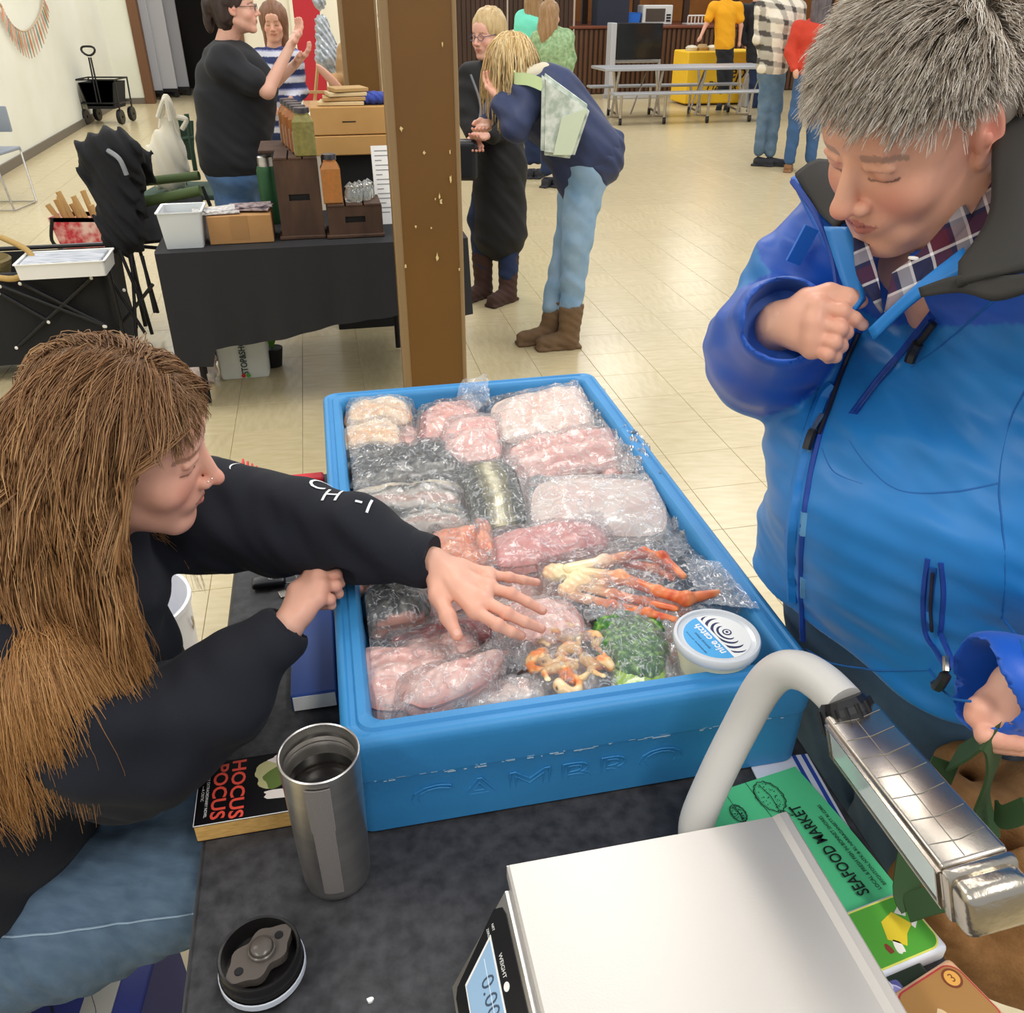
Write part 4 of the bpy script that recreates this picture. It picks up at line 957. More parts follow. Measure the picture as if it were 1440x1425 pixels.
# under layer so the scalp never shows
v, f = sdf_np([ell((0, -.022, .036), (.0795, .096, .0895), 0), ell((0, -.045, -.02), (.066, .062, .09), .03), dict(ell((0, .085, -.03), (.09, .062, .085), .012), sub=True)], .004)
link('hair_underlayer', mesh_np('hair_under', xform(v, HG), f, True, solid(v, '#6f5640')), M_hair, girl)
b = MB(); b.lathe([(0, .0012), (.0012, 0), (0, -.0012)], to_w(HG, (.0158, .103, -.024))[0], 10); b.lathe([(0, .0012), (.0012, 0), (0, -.0012)], to_w(HG, (.0145, .107, -.019))[0], 10); b.build('nose_stud', M_chrome, girl)
# stool chair below her
ch = thing('folding_chair', 'grey folding chair the person in the navy hoodie sits on', 'chair', (-.95, .74, 0))
b = MB(); b.box((-.93, .74, .405), (.42, .42, .03), rz=.1, bev=.01); b.build('seat', mat('chair_grey', '#8f8a82', .6), ch)
for sx in (-1, 1):
    for sy in (-1, 1):
        b = MB(); b.tube([V((-.93+sx*.19, .74+sy*.19, .395)), V((-.93-sx*.19, .74+sy*.2, .011))], .011); b.build('leg', MATS['table_leg_grey'], ch)
# blue carton on the floor under her knees and white bucket behind
c = P(96, 1412, .30); c.z = 0; t = thing('carton', 'dark blue carton with scribbles on the floor at the bottom left', 'box', c, .1)
b = MB(); b.box(c+V((-.01, 0, .15)), (.26, .3, .30), rz=.1, bev=.004); b.build('body', mat('navy_card', '#2f3a86', .5), t)
b = MB()
for k in range(3):
    b.tube([c+V((-.10+.07*k+.015*math.sin(a*1.0), -.06+.02*a, .3015)) for a in np.linspace(0, 5, 20)], .0015, n=4)
b.build('scribble', M_blackm, t)
b = MB(); b.box(c+V((.05, -.01, .301)), (.05, .29, .003), rz=.1); b.build('label_strip', mat('label_grey', '#b8b6ae', .6), t)
c = P(222, 1000, .0); t = thing('white_bucket', 'white plastic bucket on the floor between the seated person and the table', 'bucket', c)
b = MB(); b.lathe([(0, .002), (.13, .002), (.135, .01), (.15, .36), (.156, .362), (.156, .375), (.147, .375), (.128, .02), (0, .02)], c, 36); b.build('body', mat('white_plastic', '#e2e3ea', .4), t, True)
b = MB(); b.tube([c+V((.157*math.cos(a), .157*math.sin(a)*.3, .33-.14*math.sin(a))) for a in np.linspace(0, PI, 16)], .003, n=6); b.build('handle', M_steel, t)
# ================= STANDING PERSON IN THE BLUE JACKET (right) =================
man = thing('person', 'person standing, short grey hair, bright blue rain jacket, one hand at the zipper', 'person', (.62, 1.02, 0))
HM = head_M(D(1290, 172, .89), (-.76, -.36, -.52), roll=-.08, s=1.0)
nbm = V((.53, .965, 1.44)); nlm = HM.inverted() @ nbm
mv, mf = sdf_np(head_prims(nlm, jaw=1.05, nose=1.2, cheek=.92, neck_r=.058, age=1, smile=.9), .002)
mc = head_paint(mv, '#e4aa8e', '#b9655c', .6, '#8b7a6c', '#5a4038'); mw = xform(mv, HM)
SF, SN = V((.445, 1.13, 1.43)), V((.60, .78, 1.45))
EF, WF = V((.345, 1.12, 1.275)), D(1098, 455, 1.0)
EN, WN = V((.78, .66, 1.18)), D(1432, 968, .86)
fm = [[D(1150, 431, .955), D(1184, 438, .945), D(1201, 448, .948), D(1213, 457, .953)], [D(1146, 454, .955), D(1180, 462, .945), D(1190, 468, .955), D(1180, 474, .968)],
      [D(1144, 474, .960), D(1172, 482, .948), D(1183, 487, .958), D(1172, 491, .97)], [D(1142, 490, .966), D(1163, 498, .953), D(1175, 502, .960), D(1164, 505, .972)]]
back_n = -ray(1150, 460).normalized()
h1 = hand_np(WF, EF, fm, [D(1136, 424, .975), D(1166, 415, .965), D(1192, 420, .957), D(1210, 424, .957)], '#e2aa90', back=back_n, rad=.94, wr=.028, h=.0015)
fn = [[D(1392+q*15, 1018-q*2, .85-.004*q), D(1386+q*15, 1034+3*q, .84), D(1390+q*15, 1044+3*q, .85), D(1398+q*14, 1050+2*q, .86)] for q in range(4)]
MN = V((.70, .64, 1.06)); h2 = hand_np(WN, MN, fn, [D(1392, 990, .86), D(1376, 998, .85), D(1370, 1008, .85)], '#e2aa90', rad=1.0, wr=.028)
PEL = V((.60, 1.02, .92)); LH, RH_ = V((.655, .93, .88)), V((.565, 1.10, .88))
body = [cap(PEL, (.60, .99, 1.2), .12, .11, .05), cap((.60, .99, 1.2), nbm, .11, .065, .05), cap(nbm, (.535, .985, 1.37), .05, .042, .02), cap(SF, SN, .05, None, .05)]+chain([SF, EF, WF], [.05, .04, .028], .02)+chain([SN, EN, MN, WN], [.05, .04, .034, .028], .02)
legs = [[LH, V((.64, .92, .50)), V((.66, .93, .10))], [RH_, V((.60, 1.10, .50)), V((.61, 1.11, .10))]]
for L_ in legs: body += chain(L_, [.09, .06, .042], .03)
bv, bf = sdf_np(body, .01)
link('body', mesh_np('body', *(lambda a: (a[0], a[1], True, a[2]))(joinm([(mw, mf, mc), h1, h2, (bv, bf, solid(bv, '#e2aa90'))]))), M_skin, man)
# --- jacket ---
sh = (SN-SF).normalized(); cn = V((-.90, -.436, 0)); upv = V((0, 0, 1))   # chest direction
def T_(s, n, z): return V((.585, .985, 0))+sh*s+cn*n+upv*z
tor = [cap(T_(-.10, .0, 1.35), T_(.10, .0, 1.35), .130, None, .06, w=cn, flat=.80), cap(T_(-.09, .03, 1.16), T_(.09, .03, 1.16), .165, None, .07), cap(T_(-.10, .015, .98), T_(.10, .015, .98), .160, None, .06),
       cap(T_(-.10, .0, .90), T_(.10, .0, .90), .150, None, .04), cap(SF, SN, .080, None, .05), ell(T_(0, .10, 1.12), (.13, .13, .12), .08)]
aF = chain([SF, (SF*.5+EF*.5)+V((-.005, .01, .01)), EF, (EF*.55+WF*.45)+V((0, .01, -.01)), WF-(EF-WF)*.02], [.080, .076, .074, .068, .055], .03)
aN = chain([SN, (.74, .70, 1.32), EN, (.70, .64, 1.06), WN-(MN-WN)*.08], [.085, .08, .075, .066, .054], .03)
cutp = [dict(cap(WF+(EF-WF)*.08, WF+(WF-EF)*.5, .042, .046, .004), sub=True), dict(cap(WN+(MN-WN)*.10, WN+(WN-MN)*.8, .042, .046, .004), sub=True),
        dict(cap(nbm+V((-.01, .0, .0)), nbm+V((-.05, -.03, .16)), .058, .085, .01), sub=True), dict(cap(T_(-.065, .15, 1.37), T_(-.03, .03, 1.55), .034, .088, .015), sub=True), dict(rbox(T_(0, 0, .82), (.4, .4, .125), .01, .01), sub=True)]
jdisp = addf(wob((3, 4, 9), .0040, 12, 1.6), wob((8, 6, 24), .0012, 21, 1.8))
ROY, BLU, MID = np.array(lin('#1457c0')), np.array(lin('#1c7cc6')), np.array(lin('#1a70b8'))
A_sh, A_cn = A3(sh), A3(cn); org = np.array([.585, .985, 0])
def jpaint(v):
    q = v-org; s = q @ A_sh; n = q @ A_cn; z = v[:, 2]; c = np.tile(BLU, (len(v), 1))
    yoke = (z > 1.355+.35*np.abs(s)-.0+.1*(n < 0)) ; c[yoke] = ROY
    side = (n < -.06+.0*z) & (z < 1.35); c[side] = ROY
    # sleeves
    for C_, a, b_ in (((SF, EF, WF), 0, 0), ((SN, EN, WN), 0, 0)):
        e, w = A3(C_[1]), A3(C_[2]); d = w-e; t = ((v-e) @ d)/(d @ d); dist = np.linalg.norm(v-e-np.clip(t, 0, 1)[:, None]*d, axis=1)
        c[(dist < .085) & (t > .02)] = ROY
    m = np.linalg.norm(v-A3(SF*.62+EF*.38), axis=1) < .062; c[m & (n > .0)] = BLU*.95
    inner = np.linalg.norm(v-A3(nbm+V((0, 0, .02))), axis=1) < .0
    # chest seam panel
    w = (.92+.08*vnoise(v, 6, 4))[:, None]; return c*w
M_jack = mat('rain_jacket_fabric', '#1c7cc6', .42, attr=True, bump=(900, .12, .0004), sheen=.1)
blob('jacket', tor+aF+aN+cutp, .0042, M_jack, man, disp=jdisp, paint=jpaint)
allj = tor+aF+aN
def onj(pts, n, lift=.001): return on_surface(pts, n, allj, lift, jdisp)
tc = -ray(1200, 700).normalized()
def sew(name, pix, dep, r, m, lift=.001, flat=True, n=None, k=10, parent=None):
    """a strip laid on the jacket along points given in the photograph"""
    pts = smooth_pts([D(x, y, dep) for x, y in pix], k); q = onj(pts, n or tc, lift); b = MB(); b.tube(q, r, n=6); return b.build(name, m, parent or man, True)
M_zip = mat('black_zip', '#15182a', .5); M_tape = mat('zip_tape', '#173f96', .6); M_seamj = mat('jacket_seam', '#125fa6', .6); M_pull = mat('black_pull', '#1d1c1e', .5)
M_char = mat('charcoal_lining', '#34322f', .85, bump=(500, .2, .0006)); M_fl = mat('storm_flap', '#1b78c4', .45, bump=(700, .12, .0004))
sew('zip_tape', [(1212, 430), (1185, 490), (1160, 560), (1138, 640), (1125, 720), (1116, 800), (1110, 880), (1108, 960)], .95, .0045, M_tape)
sew('zip_teeth', [(1208, 440), (1184, 492), (1160, 560), (1146, 600)], .95, .003, M_zip, .004)
# storm flap edge to the left of the zip
sew('storm_flap', [(1170, 520), (1150, 545), (1122, 640), (1108, 720), (1098, 800), (1094, 880)], .95, .010, M_fl, .0)
sew('flap_seam', [(1142, 520), (1118, 600), (1098, 690), (1086, 780), (1082, 850)], .95, .0012, M_seamj, .0006)
for y0 in (610, 740, 850): sew('hook_patch', [(1126+(740-y0)*.06, y0-18), (1122+(740-y0)*.06, y0+18)], .95, .006, mat('hook_grey', '#5c93bd', .7), .0, k=4)
sew('zip_pull', [(1150, 568), (1142, 582), (1136, 594)], .95, .0035, M_chrome, .008, k=5); sew('zip_pull', [(1136, 594), (1130, 610), (1126, 624)], .95, .0055, M_pull, .009, k=5)
# chest pocket zip
sew('pocket_zip', [(1318, 428), (1285, 462), (1250, 500), (1222, 535), (1200, 565)], .9, .006, M_tape, .0)
sew('pocket_zip_line', [(1312, 438), (1280, 472), (1246, 508), (1218, 543), (1204, 562)], .9, .0014, mat('blue_line', '#123a7c', .5), .006)
sew('pocket_pull', [(1326, 428), (1314, 442), (1304, 452)], .85, .004, M_pull, .006, k=5); sew('pocket_pull', [(1304, 452), (1297, 464), (1292, 478)], .85, .0062, M_pull, .008, k=5)
# hand pocket
sew('hand_pocket', [(1310, 790), (1306, 850), (1312, 910), (1328, 932), (1334, 900), (1334, 840), (1328, 795)], .9, .003, M_tape, .001)
sew('hand_pocket_zip', [(1319, 800), (1317, 860), (1322, 912)], .9, .007, mat('pocket_dark', '#164d94', .5), -.003)
sew('hand_pocket_zip', [(1317, 812), (1316, 860), (1320, 905)], .9, .002, M_zip, .006)
sew('pocket_pull', [(1326, 918), (1325, 934)], .9, .0035, M_chrome, .006, k=4); sew('pocket_pull', [(1324, 938), (1320, 952), (1317, 966)], .9, .0058, M_pull, .006, k=4)
# seams
for pix in ([(1190, 605), (1225, 655), (1270, 690), (1340, 692), (1400, 680)], [(1150, 620), (1170, 660), (1215, 680)], [(1440, 540), (1415, 600), (1400, 680), (1408, 780), (1415, 900)], [(1110, 985), (1160, 998), (1220, 992), (1290, 975), (1350, 960)], [(1438, 400), (1400, 430), (1340, 470), (1290, 500)]):
    sew('panel_seam', pix, .92, .0014, M_seamj, .0004)
c0 = onj([D(1250, 945, .92)], tc, .002)[0]
decal('chest_mark', 'L.L.Bean', c0+V((0, 0, 0)), V((.97, -.24, .05)), V((.1, .3, .95)), .016, M_seamj, man, prims=allj, disp=jdisp, lift=.0008)
# cuffs
for A_, B_, r in ((WF, EF, .052), (WN, MN, .052)):
    d = (B_-A_).normalized(); b = MB(); b.tube([A_+d*.020, A_+d*.016, A_+d*.03, A_+d*.06, A_+d*.064], [r-.010, r-.001, r+.003, r+.006, r+.001], n=30, cap=False)
    b.build('cuff', mat('cuff_blue', '#1558b8', .45), man, True)
# collar: sheet strips standing round the neck, charcoal lining inside
def sheet(name, rows, m, parent, th=.004, sub=5):
    """rows: list of polylines (same length) lofted into a thick sheet"""
    R = [smooth_pts([V(p) for p in r], sub) for r in rows]; cols2 = list(zip(*R)); G_ = [smooth_pts(list(c), 3) for c in cols2]; n, k = len(G_), len(G_[0])
    P_ = np.array([[list(p) for p in c] for c in G_]); du = np.gradient(P_, axis=0); dv = np.gradient(P_, axis=1); nn = np.cross(du, dv); nn /= np.linalg.norm(nn, axis=2, keepdims=True)+1e-9
    v = np.concatenate([(P_+nn*th/2).reshape(-1, 3), (P_-nn*th/2).reshape(-1, 3)]); f = []; N2 = n*k
    for i in range(n-1):
        for j in range(k-1): a = i*k+j; f.append([a, a+1, a+k+1, a+k]); f.append([N2+a, N2+a+k, N2+a+k+1, N2+a+1])
    for i in range(n-1): f.append([i*k, i*k+k, N2+i*k+k, N2+i*k]); a = i*k+k-1; f.append([a, N2+a, N2+a+k, a+k])
    for j in range(k-1): f.append([j, N2+j, N2+j+1, j+1]); a = (n-1)*k+j; f.append([a, a+1, N2+a+1, N2+a])
    return link(name, mesh_np(name, v, f, True), m, parent)
# far collar flap (blue outside with hem, charcoal inside)
sheet('collar', [[D(1205, 432, 1.0), D(1165, 360, 1.03), D(1112, 252, 1.10)], [D(1212, 425, .985), D(1190, 330, 1.02), D(1140, 240, 1.10)], [D(1216, 420, .975), D(1205, 330, 1.0), D(1195, 262, 1.06)]], mat('collar_blue', '#1560c4', .45), man)
sheet('collar_lining', [[D(1175, 322, 1.0), D(1145, 290, 1.05), D(1118, 246, 1.09)], [D(1188, 310, 1.0), D(1160, 262, 1.05), D(1150, 226, 1.09)], [D(1215, 300, 1.0), D(1200, 255, 1.05), D(1190, 235, 1.09)]], M_char, man, .006)
sheet('collar', [[D(1216, 420, .945), D(1212, 375, .96), D(1195, 320, .975)], [D(1200, 440, .95), D(1178, 380, .975), D(1160, 320, 1.0)]], M_fl, man, .006)
# near collar, big charcoal fold
sheet('collar_lining', [[D(1448, 130, .86), D(1400, 190, .85), D(1395, 300, .80), D(1352, 372, .80)], [D(1500, 150, .84), D(1450, 240, .80), D(1430, 330, .76), D(1350, 396, .78)], [D(1560, 240, .80), D(1520, 300, .76), D(1470, 370, .74), D(1345, 398, .775)]], M_char, man, .008)
sheet('collar_tab', [[D(1292, 405, .80), D(1345, 388, .78), D(1400, 390, .76), D(1460, 385, .73)], [D(1296, 418, .80), D(1350, 412, .78), D(1400, 422, .755), D(1460, 405, .73)]], M_char, man, .006)
sheet('collar', [[D(1222, 462, .90), D(1290, 400, .86), D(1356, 350, .84)], [D(1230, 478, .90), D(1292, 420, .86), D(1365, 378, .83)]], M_fl, man, .007)
b = MB(); b.tube(smooth_pts([D(1114, 255, 1.085), D(1146, 300, 1.04), D(1170, 360, 1.01), D(1178, 410, .99)], 6), .0035, n=6); b.build('collar_zip', M_tape, man, True)
b = MB(); b.box(D(1128, 345, 1.035), (.018, .006, .045), rz=.3, R=Matrix.Rotation(.35, 3, 'Y')); b.build('hook_tab', mat('tab_blue', '#1a69c9', .5), man)
# plaid shirt
def plaid():
    m = bpy.data.materials.new('plaid_flannel'); m.use_nodes = True; nt = m.node_tree; N = nt.nodes; L = nt.links; b = N['Principled BSDF']; b.inputs['Roughness'].default_value = .9
    tc_ = N.new('ShaderNodeTexCoord'); sep = N.new('ShaderNodeSeparateXYZ'); mp = N.new('ShaderNodeMapping'); mp.inputs['Rotation'].default_value = (.5, .4, .6); L.new(tc_.outputs['Object'], mp.inputs[0]); L.new(mp.outputs[0], sep.inputs[0])
    def band(sock, freq, off, cols):
        a = N.new('ShaderNodeMath'); a.operation = 'MULTIPLY_ADD'; a.inputs[1].default_value = freq; a.inputs[2].default_value = off; L.new(sock, a.inputs[0])
        f = N.new('ShaderNodeMath'); f.operation = 'FRACT'; L.new(a.outputs[0], f.inputs[0])
        r = N.new('ShaderNodeValToRGB'); r.color_ramp.interpolation = 'CONSTANT'; L.new(f.outputs[0], r.inputs[0])
        for i, (p, c) in enumerate(cols):
            e = r.color_ramp.elements[i] if i < 2 else r.color_ramp.elements.new(p)
            e.position = p; e.color = (*lin(c), 1)
        return r.outputs[0]
    cs_ = [(0, '#1d2146'), (.32, '#e6e2e2'), (.37, '#54182e'), (.66, '#1d2146'), (.74, '#a8a4aa'), (.95, '#e6e2e2')]
    x = band(sep.outputs[0], 17, .1, cs_); y = band(sep.outputs[2], 17, .3, cs_)
    mx = N.new('ShaderNodeMix'); mx.data_type = 'RGBA'; mx.inputs[0].default_value = .5; L.new(x, mx.inputs[6]); L.new(y, mx.inputs[7]); L.new(mx.outputs[2], b.inputs['Base Color']); return m
M_plaid = plaid()
blob('shirt', [cap(T_(0, .025, 1.22), T_(0, .01, 1.39), .09, .075, .03), cap(T_(-.06, .0, 1.41), T_(.06, .0, 1.41), .065, None, .03), dict(cap(T_(0, .115, 1.34), nbm+V((-.02, -.01, .12)), .012, .050, .012), sub=True)], .004, M_plaid, man, disp=wob((14, 10, 12), .002, 4))
sheet('shirt_collar', [[D(1228, 420, .93), D(1205, 385, .94), D(1200, 335, .95)], [D(1240, 440, .93), D(1235, 395, .935), D(1222, 345, .945)]], M_plaid, man, .004)
sheet('shirt_collar', [[D(1245, 455, .91), D(1290, 385, .89), D(1370, 300, .88), D(1408, 215, .88)], [D(1275, 430, .88), D(1330, 375, .86), D(1385, 325, .85), D(1412, 260, .85)]], M_plaid, man, .004)
sheet('shirt_collar', [[D(1255, 385, .905), D(1300, 350, .89), D(1355, 285, .885)], [D(1245, 440, .90), D(1295, 395, .88), D(1370, 310, .875)]], M_plaid, man, .004)
b = MB(); b.lathe([(0, .002), (.005, .0015), (.005, 0)], D(1284, 364, .875), 12); b.build('shirt_button', M_white, man, True)
# jeans and shoes
jm = M_cloth('dark_blue_denim', '#37506b', .85, bump=(650, .5, .001), var=(8, '#5b7791', 2.0))
jp2 = []
for L_ in legs: jp2 += chain(L_, [.115, .085, .070], .03)
jp2.append(cap(LH, RH_, .12, None, .05)); blob('jeans', jp2, .007, jm, man, disp=wob((20, 9, 9), .003, 7))
for L_ in legs:
    a = V((L_[2].x-.02, L_[2].y, .042)); blob('shoe', [cap(a, a+V((-.17, -.06, -.006)), .042, .036, .02), ell(a, (.05, .045, .05), .02)], .007, shoe, man)
# --- grey hair ---
r = np.random.default_rng(15); Rm = sub3(HM); mcn = A3(HM.translation); fm_, rm_, um_ = Rm[:, 1], Rm[:, 0], Rm[:, 2]
cranm = (to_w(HM, (0, -.018, .035))[0], np.array([.083, .101, .094]), Rm); facem = (to_w(HM, (0, .015, -.03))[0], np.array([.068, .062, .10]), Rm)
L0 = fib(8000); x, y, z = L0.T
ok = ((y > .25) & (z > .50+.22*(y-.25)-.30*np.abs(x))) | ((y <= .25) & (z > -.12+.45*np.clip(y+.15, 0, 1)+.20*(np.abs(x) > .7)*(y > -.45))) | ((np.abs(x) > .80) & (y > .0) & (y < .36) & (z > -.02)) | ((y < -.35) & (z > -.62))
ear = (np.abs(x) > .8) & (y > -.28) & (y < .27) & (z < .10); L0 = L0[ok & ~ear]; x, y, z = L0.T
loc = L0*np.array([.079, .096, .089])+np.array([0, -.018, .035]); rt = to_w(HM, loc)
wh = np.array([.15, -.55, .82]); away = L0-wh; dirs = away*.6+np.stack([-.35*np.sign(.35-x)*(y > 0)*(z > .3), .55*np.ones(len(x)), -.15*np.ones(len(x))], 1)
dirs += np.array([.55, .15, 0])*((z > .3) & (y > -.2))[:, None]; dirs[z < .35] += np.array([0, -.25, -.75]); dirs = dirs-L0*(dirs*L0).sum(1, keepdims=True); dirs /= np.linalg.norm(dirs, axis=1, keepdims=True)
dirs = dirs+.045*r.normal(size=dirs.shape)+L0*.04+.17*np.sin(L0 @ np.array([[3, 1, 2], [1, 4, 1], [2, -1, 3]])*2.2); dirs /= np.linalg.norm(dirs, axis=1, keepdims=True)
Lg = np.where(z > .45, .050, .016)+.016*r.random(len(z)); Lg = np.where(y < -.3, .026, Lg); Lg = np.where((y > .40), .048+.014*r.random(len(z)), Lg)
Gm = grow_hair(rt, dirs @ Rm.T, Lg, 8, .06, [cranm, facem], None, (.10, 1.2), 4, .95)
hm = clumped(Gm, 4, .0036, r, .1)
scm = strand_cols(len(hm), 8, ['#cbbfb0', '#b5a797', '#e2d9cc', '#a39483', '#d8cebf', '#8d7d6c', '#efe8dd'], r, '#a39688', None, .2)
strands_mesh('hair', hm, .00046*np.array([1, 1, 1, 1, 1, .8, .6, .3]), scm, mat('grey_hair', '#b0a79b', .5, attr=True, spec=.3), man)
v, f = sdf_np([ell((0, -.018, .036), (.0785, .0955, .0885), 0), ell((0, -.045, .0), (.070, .068, .07), .03), dict(ell((0, .085, -.03), (.12, .075, .082), .012), sub=True), dict(ell((.08, .0, -.02), (.03, .03, .04), .01), sub=True), dict(ell((-.08, .0, -.02), (.03, .03, .04), .01), sub=True)], .004)
link('hair_underlayer', mesh_np('hair_under', xform(v, HM), f, True, solid(v, '#a09486')), MATS['grey_hair'], man)
# --- burlap bag with green handles ---
bag = thing('burlap_bag', 'brown burlap tote bag with green handles hanging from the blue jacketed person', 'bag', (.72, .74, .39))
M_bur = mat('burlap', '#a5784a', .9, var=(40, '#80582f', 2), bump=(240, .8, .002))
Bc = V((.70, .80, 0)); bpr = [rbox((.70, .70, .70), (.17, .09, .165), .05, .02, R=Matrix.Rotation(-.35, 3, 'Z')), dict(rbox((.70, .70, .87), (.14, .065, .12), .04, .02, R=Matrix.Rotation(-.35, 3, 'Z')), sub=True), ell((.62, .73, .80), (.08, .05, .06), .04)]
blob('bag_body', bpr, .006, M_bur, bag, disp=wob((7, 9, 6), .010, 8, 1.3))
M_strap = mat('green_webbing', '#35502c', .8)
def ribbon(name, pts, w, m, parent, wdir, th=.003):
    pts = smooth_pts([V(p) for p in pts], 5); b = MB(); wd_ = nrm(wdir)*w/2; R_ = []
    for i, p in enumerate(pts):
        t_ = (pts[min(i+1, len(pts)-1)]-pts[max(i-1, 0)]).normalized(); w_ = (wd_-t_*wd_.dot(t_)).normalized()*w/2; n_ = t_.cross(w_).normalized()*th/2
        R_.append([b.bm.verts.new(p+s*w_+q*n_) for s, q in ((1, 1), (1, -1), (-1, -1), (-1, 1))])
    for A, B in zip(R_, R_[1:]):
        for k in range(4): b.bm.faces.new((A[k], A[(k+1) % 4], B[(k+1) % 4], B[k]))
    b.bm.faces.new(R_[0][::-1]); b.bm.faces.new(R_[-1]); return b.build(name, m, parent, True)
ribbon('bag_handle', [D(1340, 1068, .98), D(1370, 1050, .90), D(1395, 1035, .83), D(1398, 1075, .90), D(1380, 1130, .96), D(1385, 1180, .96)], .035, M_strap, bag, (.6, .6, .6))
ribbon('bag_handle', [D(1330, 1070, .98), D(1290, 1170, .99), D(1275, 1250, .99), D(1285, 1278, .98)], .03, M_strap, bag, (1, .0, .3))
ribbon('bag_handle', [D(1275, 1278, .98), D(1330, 1262, .95), D(1360, 1275, .93), D(1380, 1310, .92)], .03, M_strap, bag, (.3, .6, .6))
ribbon('bag_handle', [D(1400, 1140, .95), D(1412, 1150, .93), D(1445, 1138, .90)], .025, M_strap, bag, (.0, .6, .8))
# ================= PACKED SEAFOOD =================
def film_mat(name, milk=.10, gloss=.35, scale=26, tint='#eef2f6'):
    m = bpy.data.materials.new(name); m.use_nodes = True; nt = m.node_tree; N = nt.nodes; L = nt.links; N.clear()
    out = N.new('ShaderNodeOutputMaterial'); tr = N.new('ShaderNodeBsdfTransparent'); gl = N.new('ShaderNodeBsdfGlossy'); df = N.new('ShaderNodeBsdfDiffuse')
    gl.inputs['Roughness'].default_value = .10; gl.inputs['Color'].default_value = (1, 1, 1, 1); df.inputs[0].default_value = (*lin(tint), 1); tr.inputs[0].default_value = (1, 1, 1, 1)
    tc_ = N.new('ShaderNodeTexCoord'); n1 = N.new('ShaderNodeTexNoise'); n1.inputs['Scale'].default_value = scale; n1.inputs['Detail'].default_value = 3; n1.inputs['Distortion'].default_value = 2.2
    L.new(tc_.outputs['Object'], n1.inputs[0])
    a = N.new('ShaderNodeMath'); a.operation = 'SUBTRACT'; a.inputs[1].default_value = .5; L.new(n1.outputs[0], a.inputs[0])
    b = N.new('ShaderNodeMath'); b.operation = 'ABSOLUTE'; L.new(a.outputs[0], b.inputs[0])
    rg = N.new('ShaderNodeMapRange'); rg.inputs[1].default_value = 0; rg.inputs[2].default_value = .028; rg.inputs[3].default_value = 1; rg.inputs[4].default_value = 0; L.new(b.outputs[0], rg.inputs[0])   # thin crease lines
    bp = N.new('ShaderNodeBump'); bp.inputs['Strength'].default_value = .7; bp.inputs['Distance'].default_value = .003; L.new(rg.outputs[0], bp.inputs['Height'])
    L.new(bp.outputs[0], gl.inputs['Normal']); fr = N.new('ShaderNodeFresnel'); fr.inputs['IOR'].default_value = 1.5; L.new(bp.outputs[0], fr.inputs['Normal'])
    g = N.new('ShaderNodeMath'); g.operation = 'MULTIPLY_ADD'; g.inputs[1].default_value = .72*gloss/.35; g.inputs[2].default_value = -.008; L.new(fr.outputs[0], g.inputs[0]); g.use_clamp = True
    mk = N.new('ShaderNodeMath'); mk.operation = 'MULTIPLY_ADD'; mk.inputs[1].default_value = .34; mk.inputs[2].default_value = milk; L.new(rg.outputs[0], mk.inputs[0])
    m1 = N.new('ShaderNodeMixShader'); L.new(mk.outputs[0], m1.inputs[0]); L.new(tr.outputs[0], m1.inputs[1]); L.new(df.outputs[0], m1.inputs[2])
    m2 = N.new('ShaderNodeMixShader'); L.new(g.outputs[0], m2.inputs[0]); L.new(m1.outputs[0], m2.inputs[1]); L.new(gl.outputs[0], m2.inputs[2]); L.new(m2.outputs[0], out.inputs[0]); return m
FILM = film_mat('vacuum_film', .09); FILMW = film_mat('milky_film', .24, .35, 18); FILMC = film_mat('crumpled_film', .22, .5, 44)
M_fish = mat('raw_fish', '#e9b9ae', .38, attr=True, sss=.15, bump=(130, .35, .0015), coat=.25)
def quadpt(Q, s, t):
    s = s[..., None]; t = t[..., None]; return Q[0]*(1-s)*(1-t)+Q[1]*s*(1-t)+Q[2]*s*t+Q[3]*(1-s)*t
def mixn(c, col, w): w = np.clip(w, 0, 1)[..., None]; return c*(1-w)+np.array(lin(col))*w
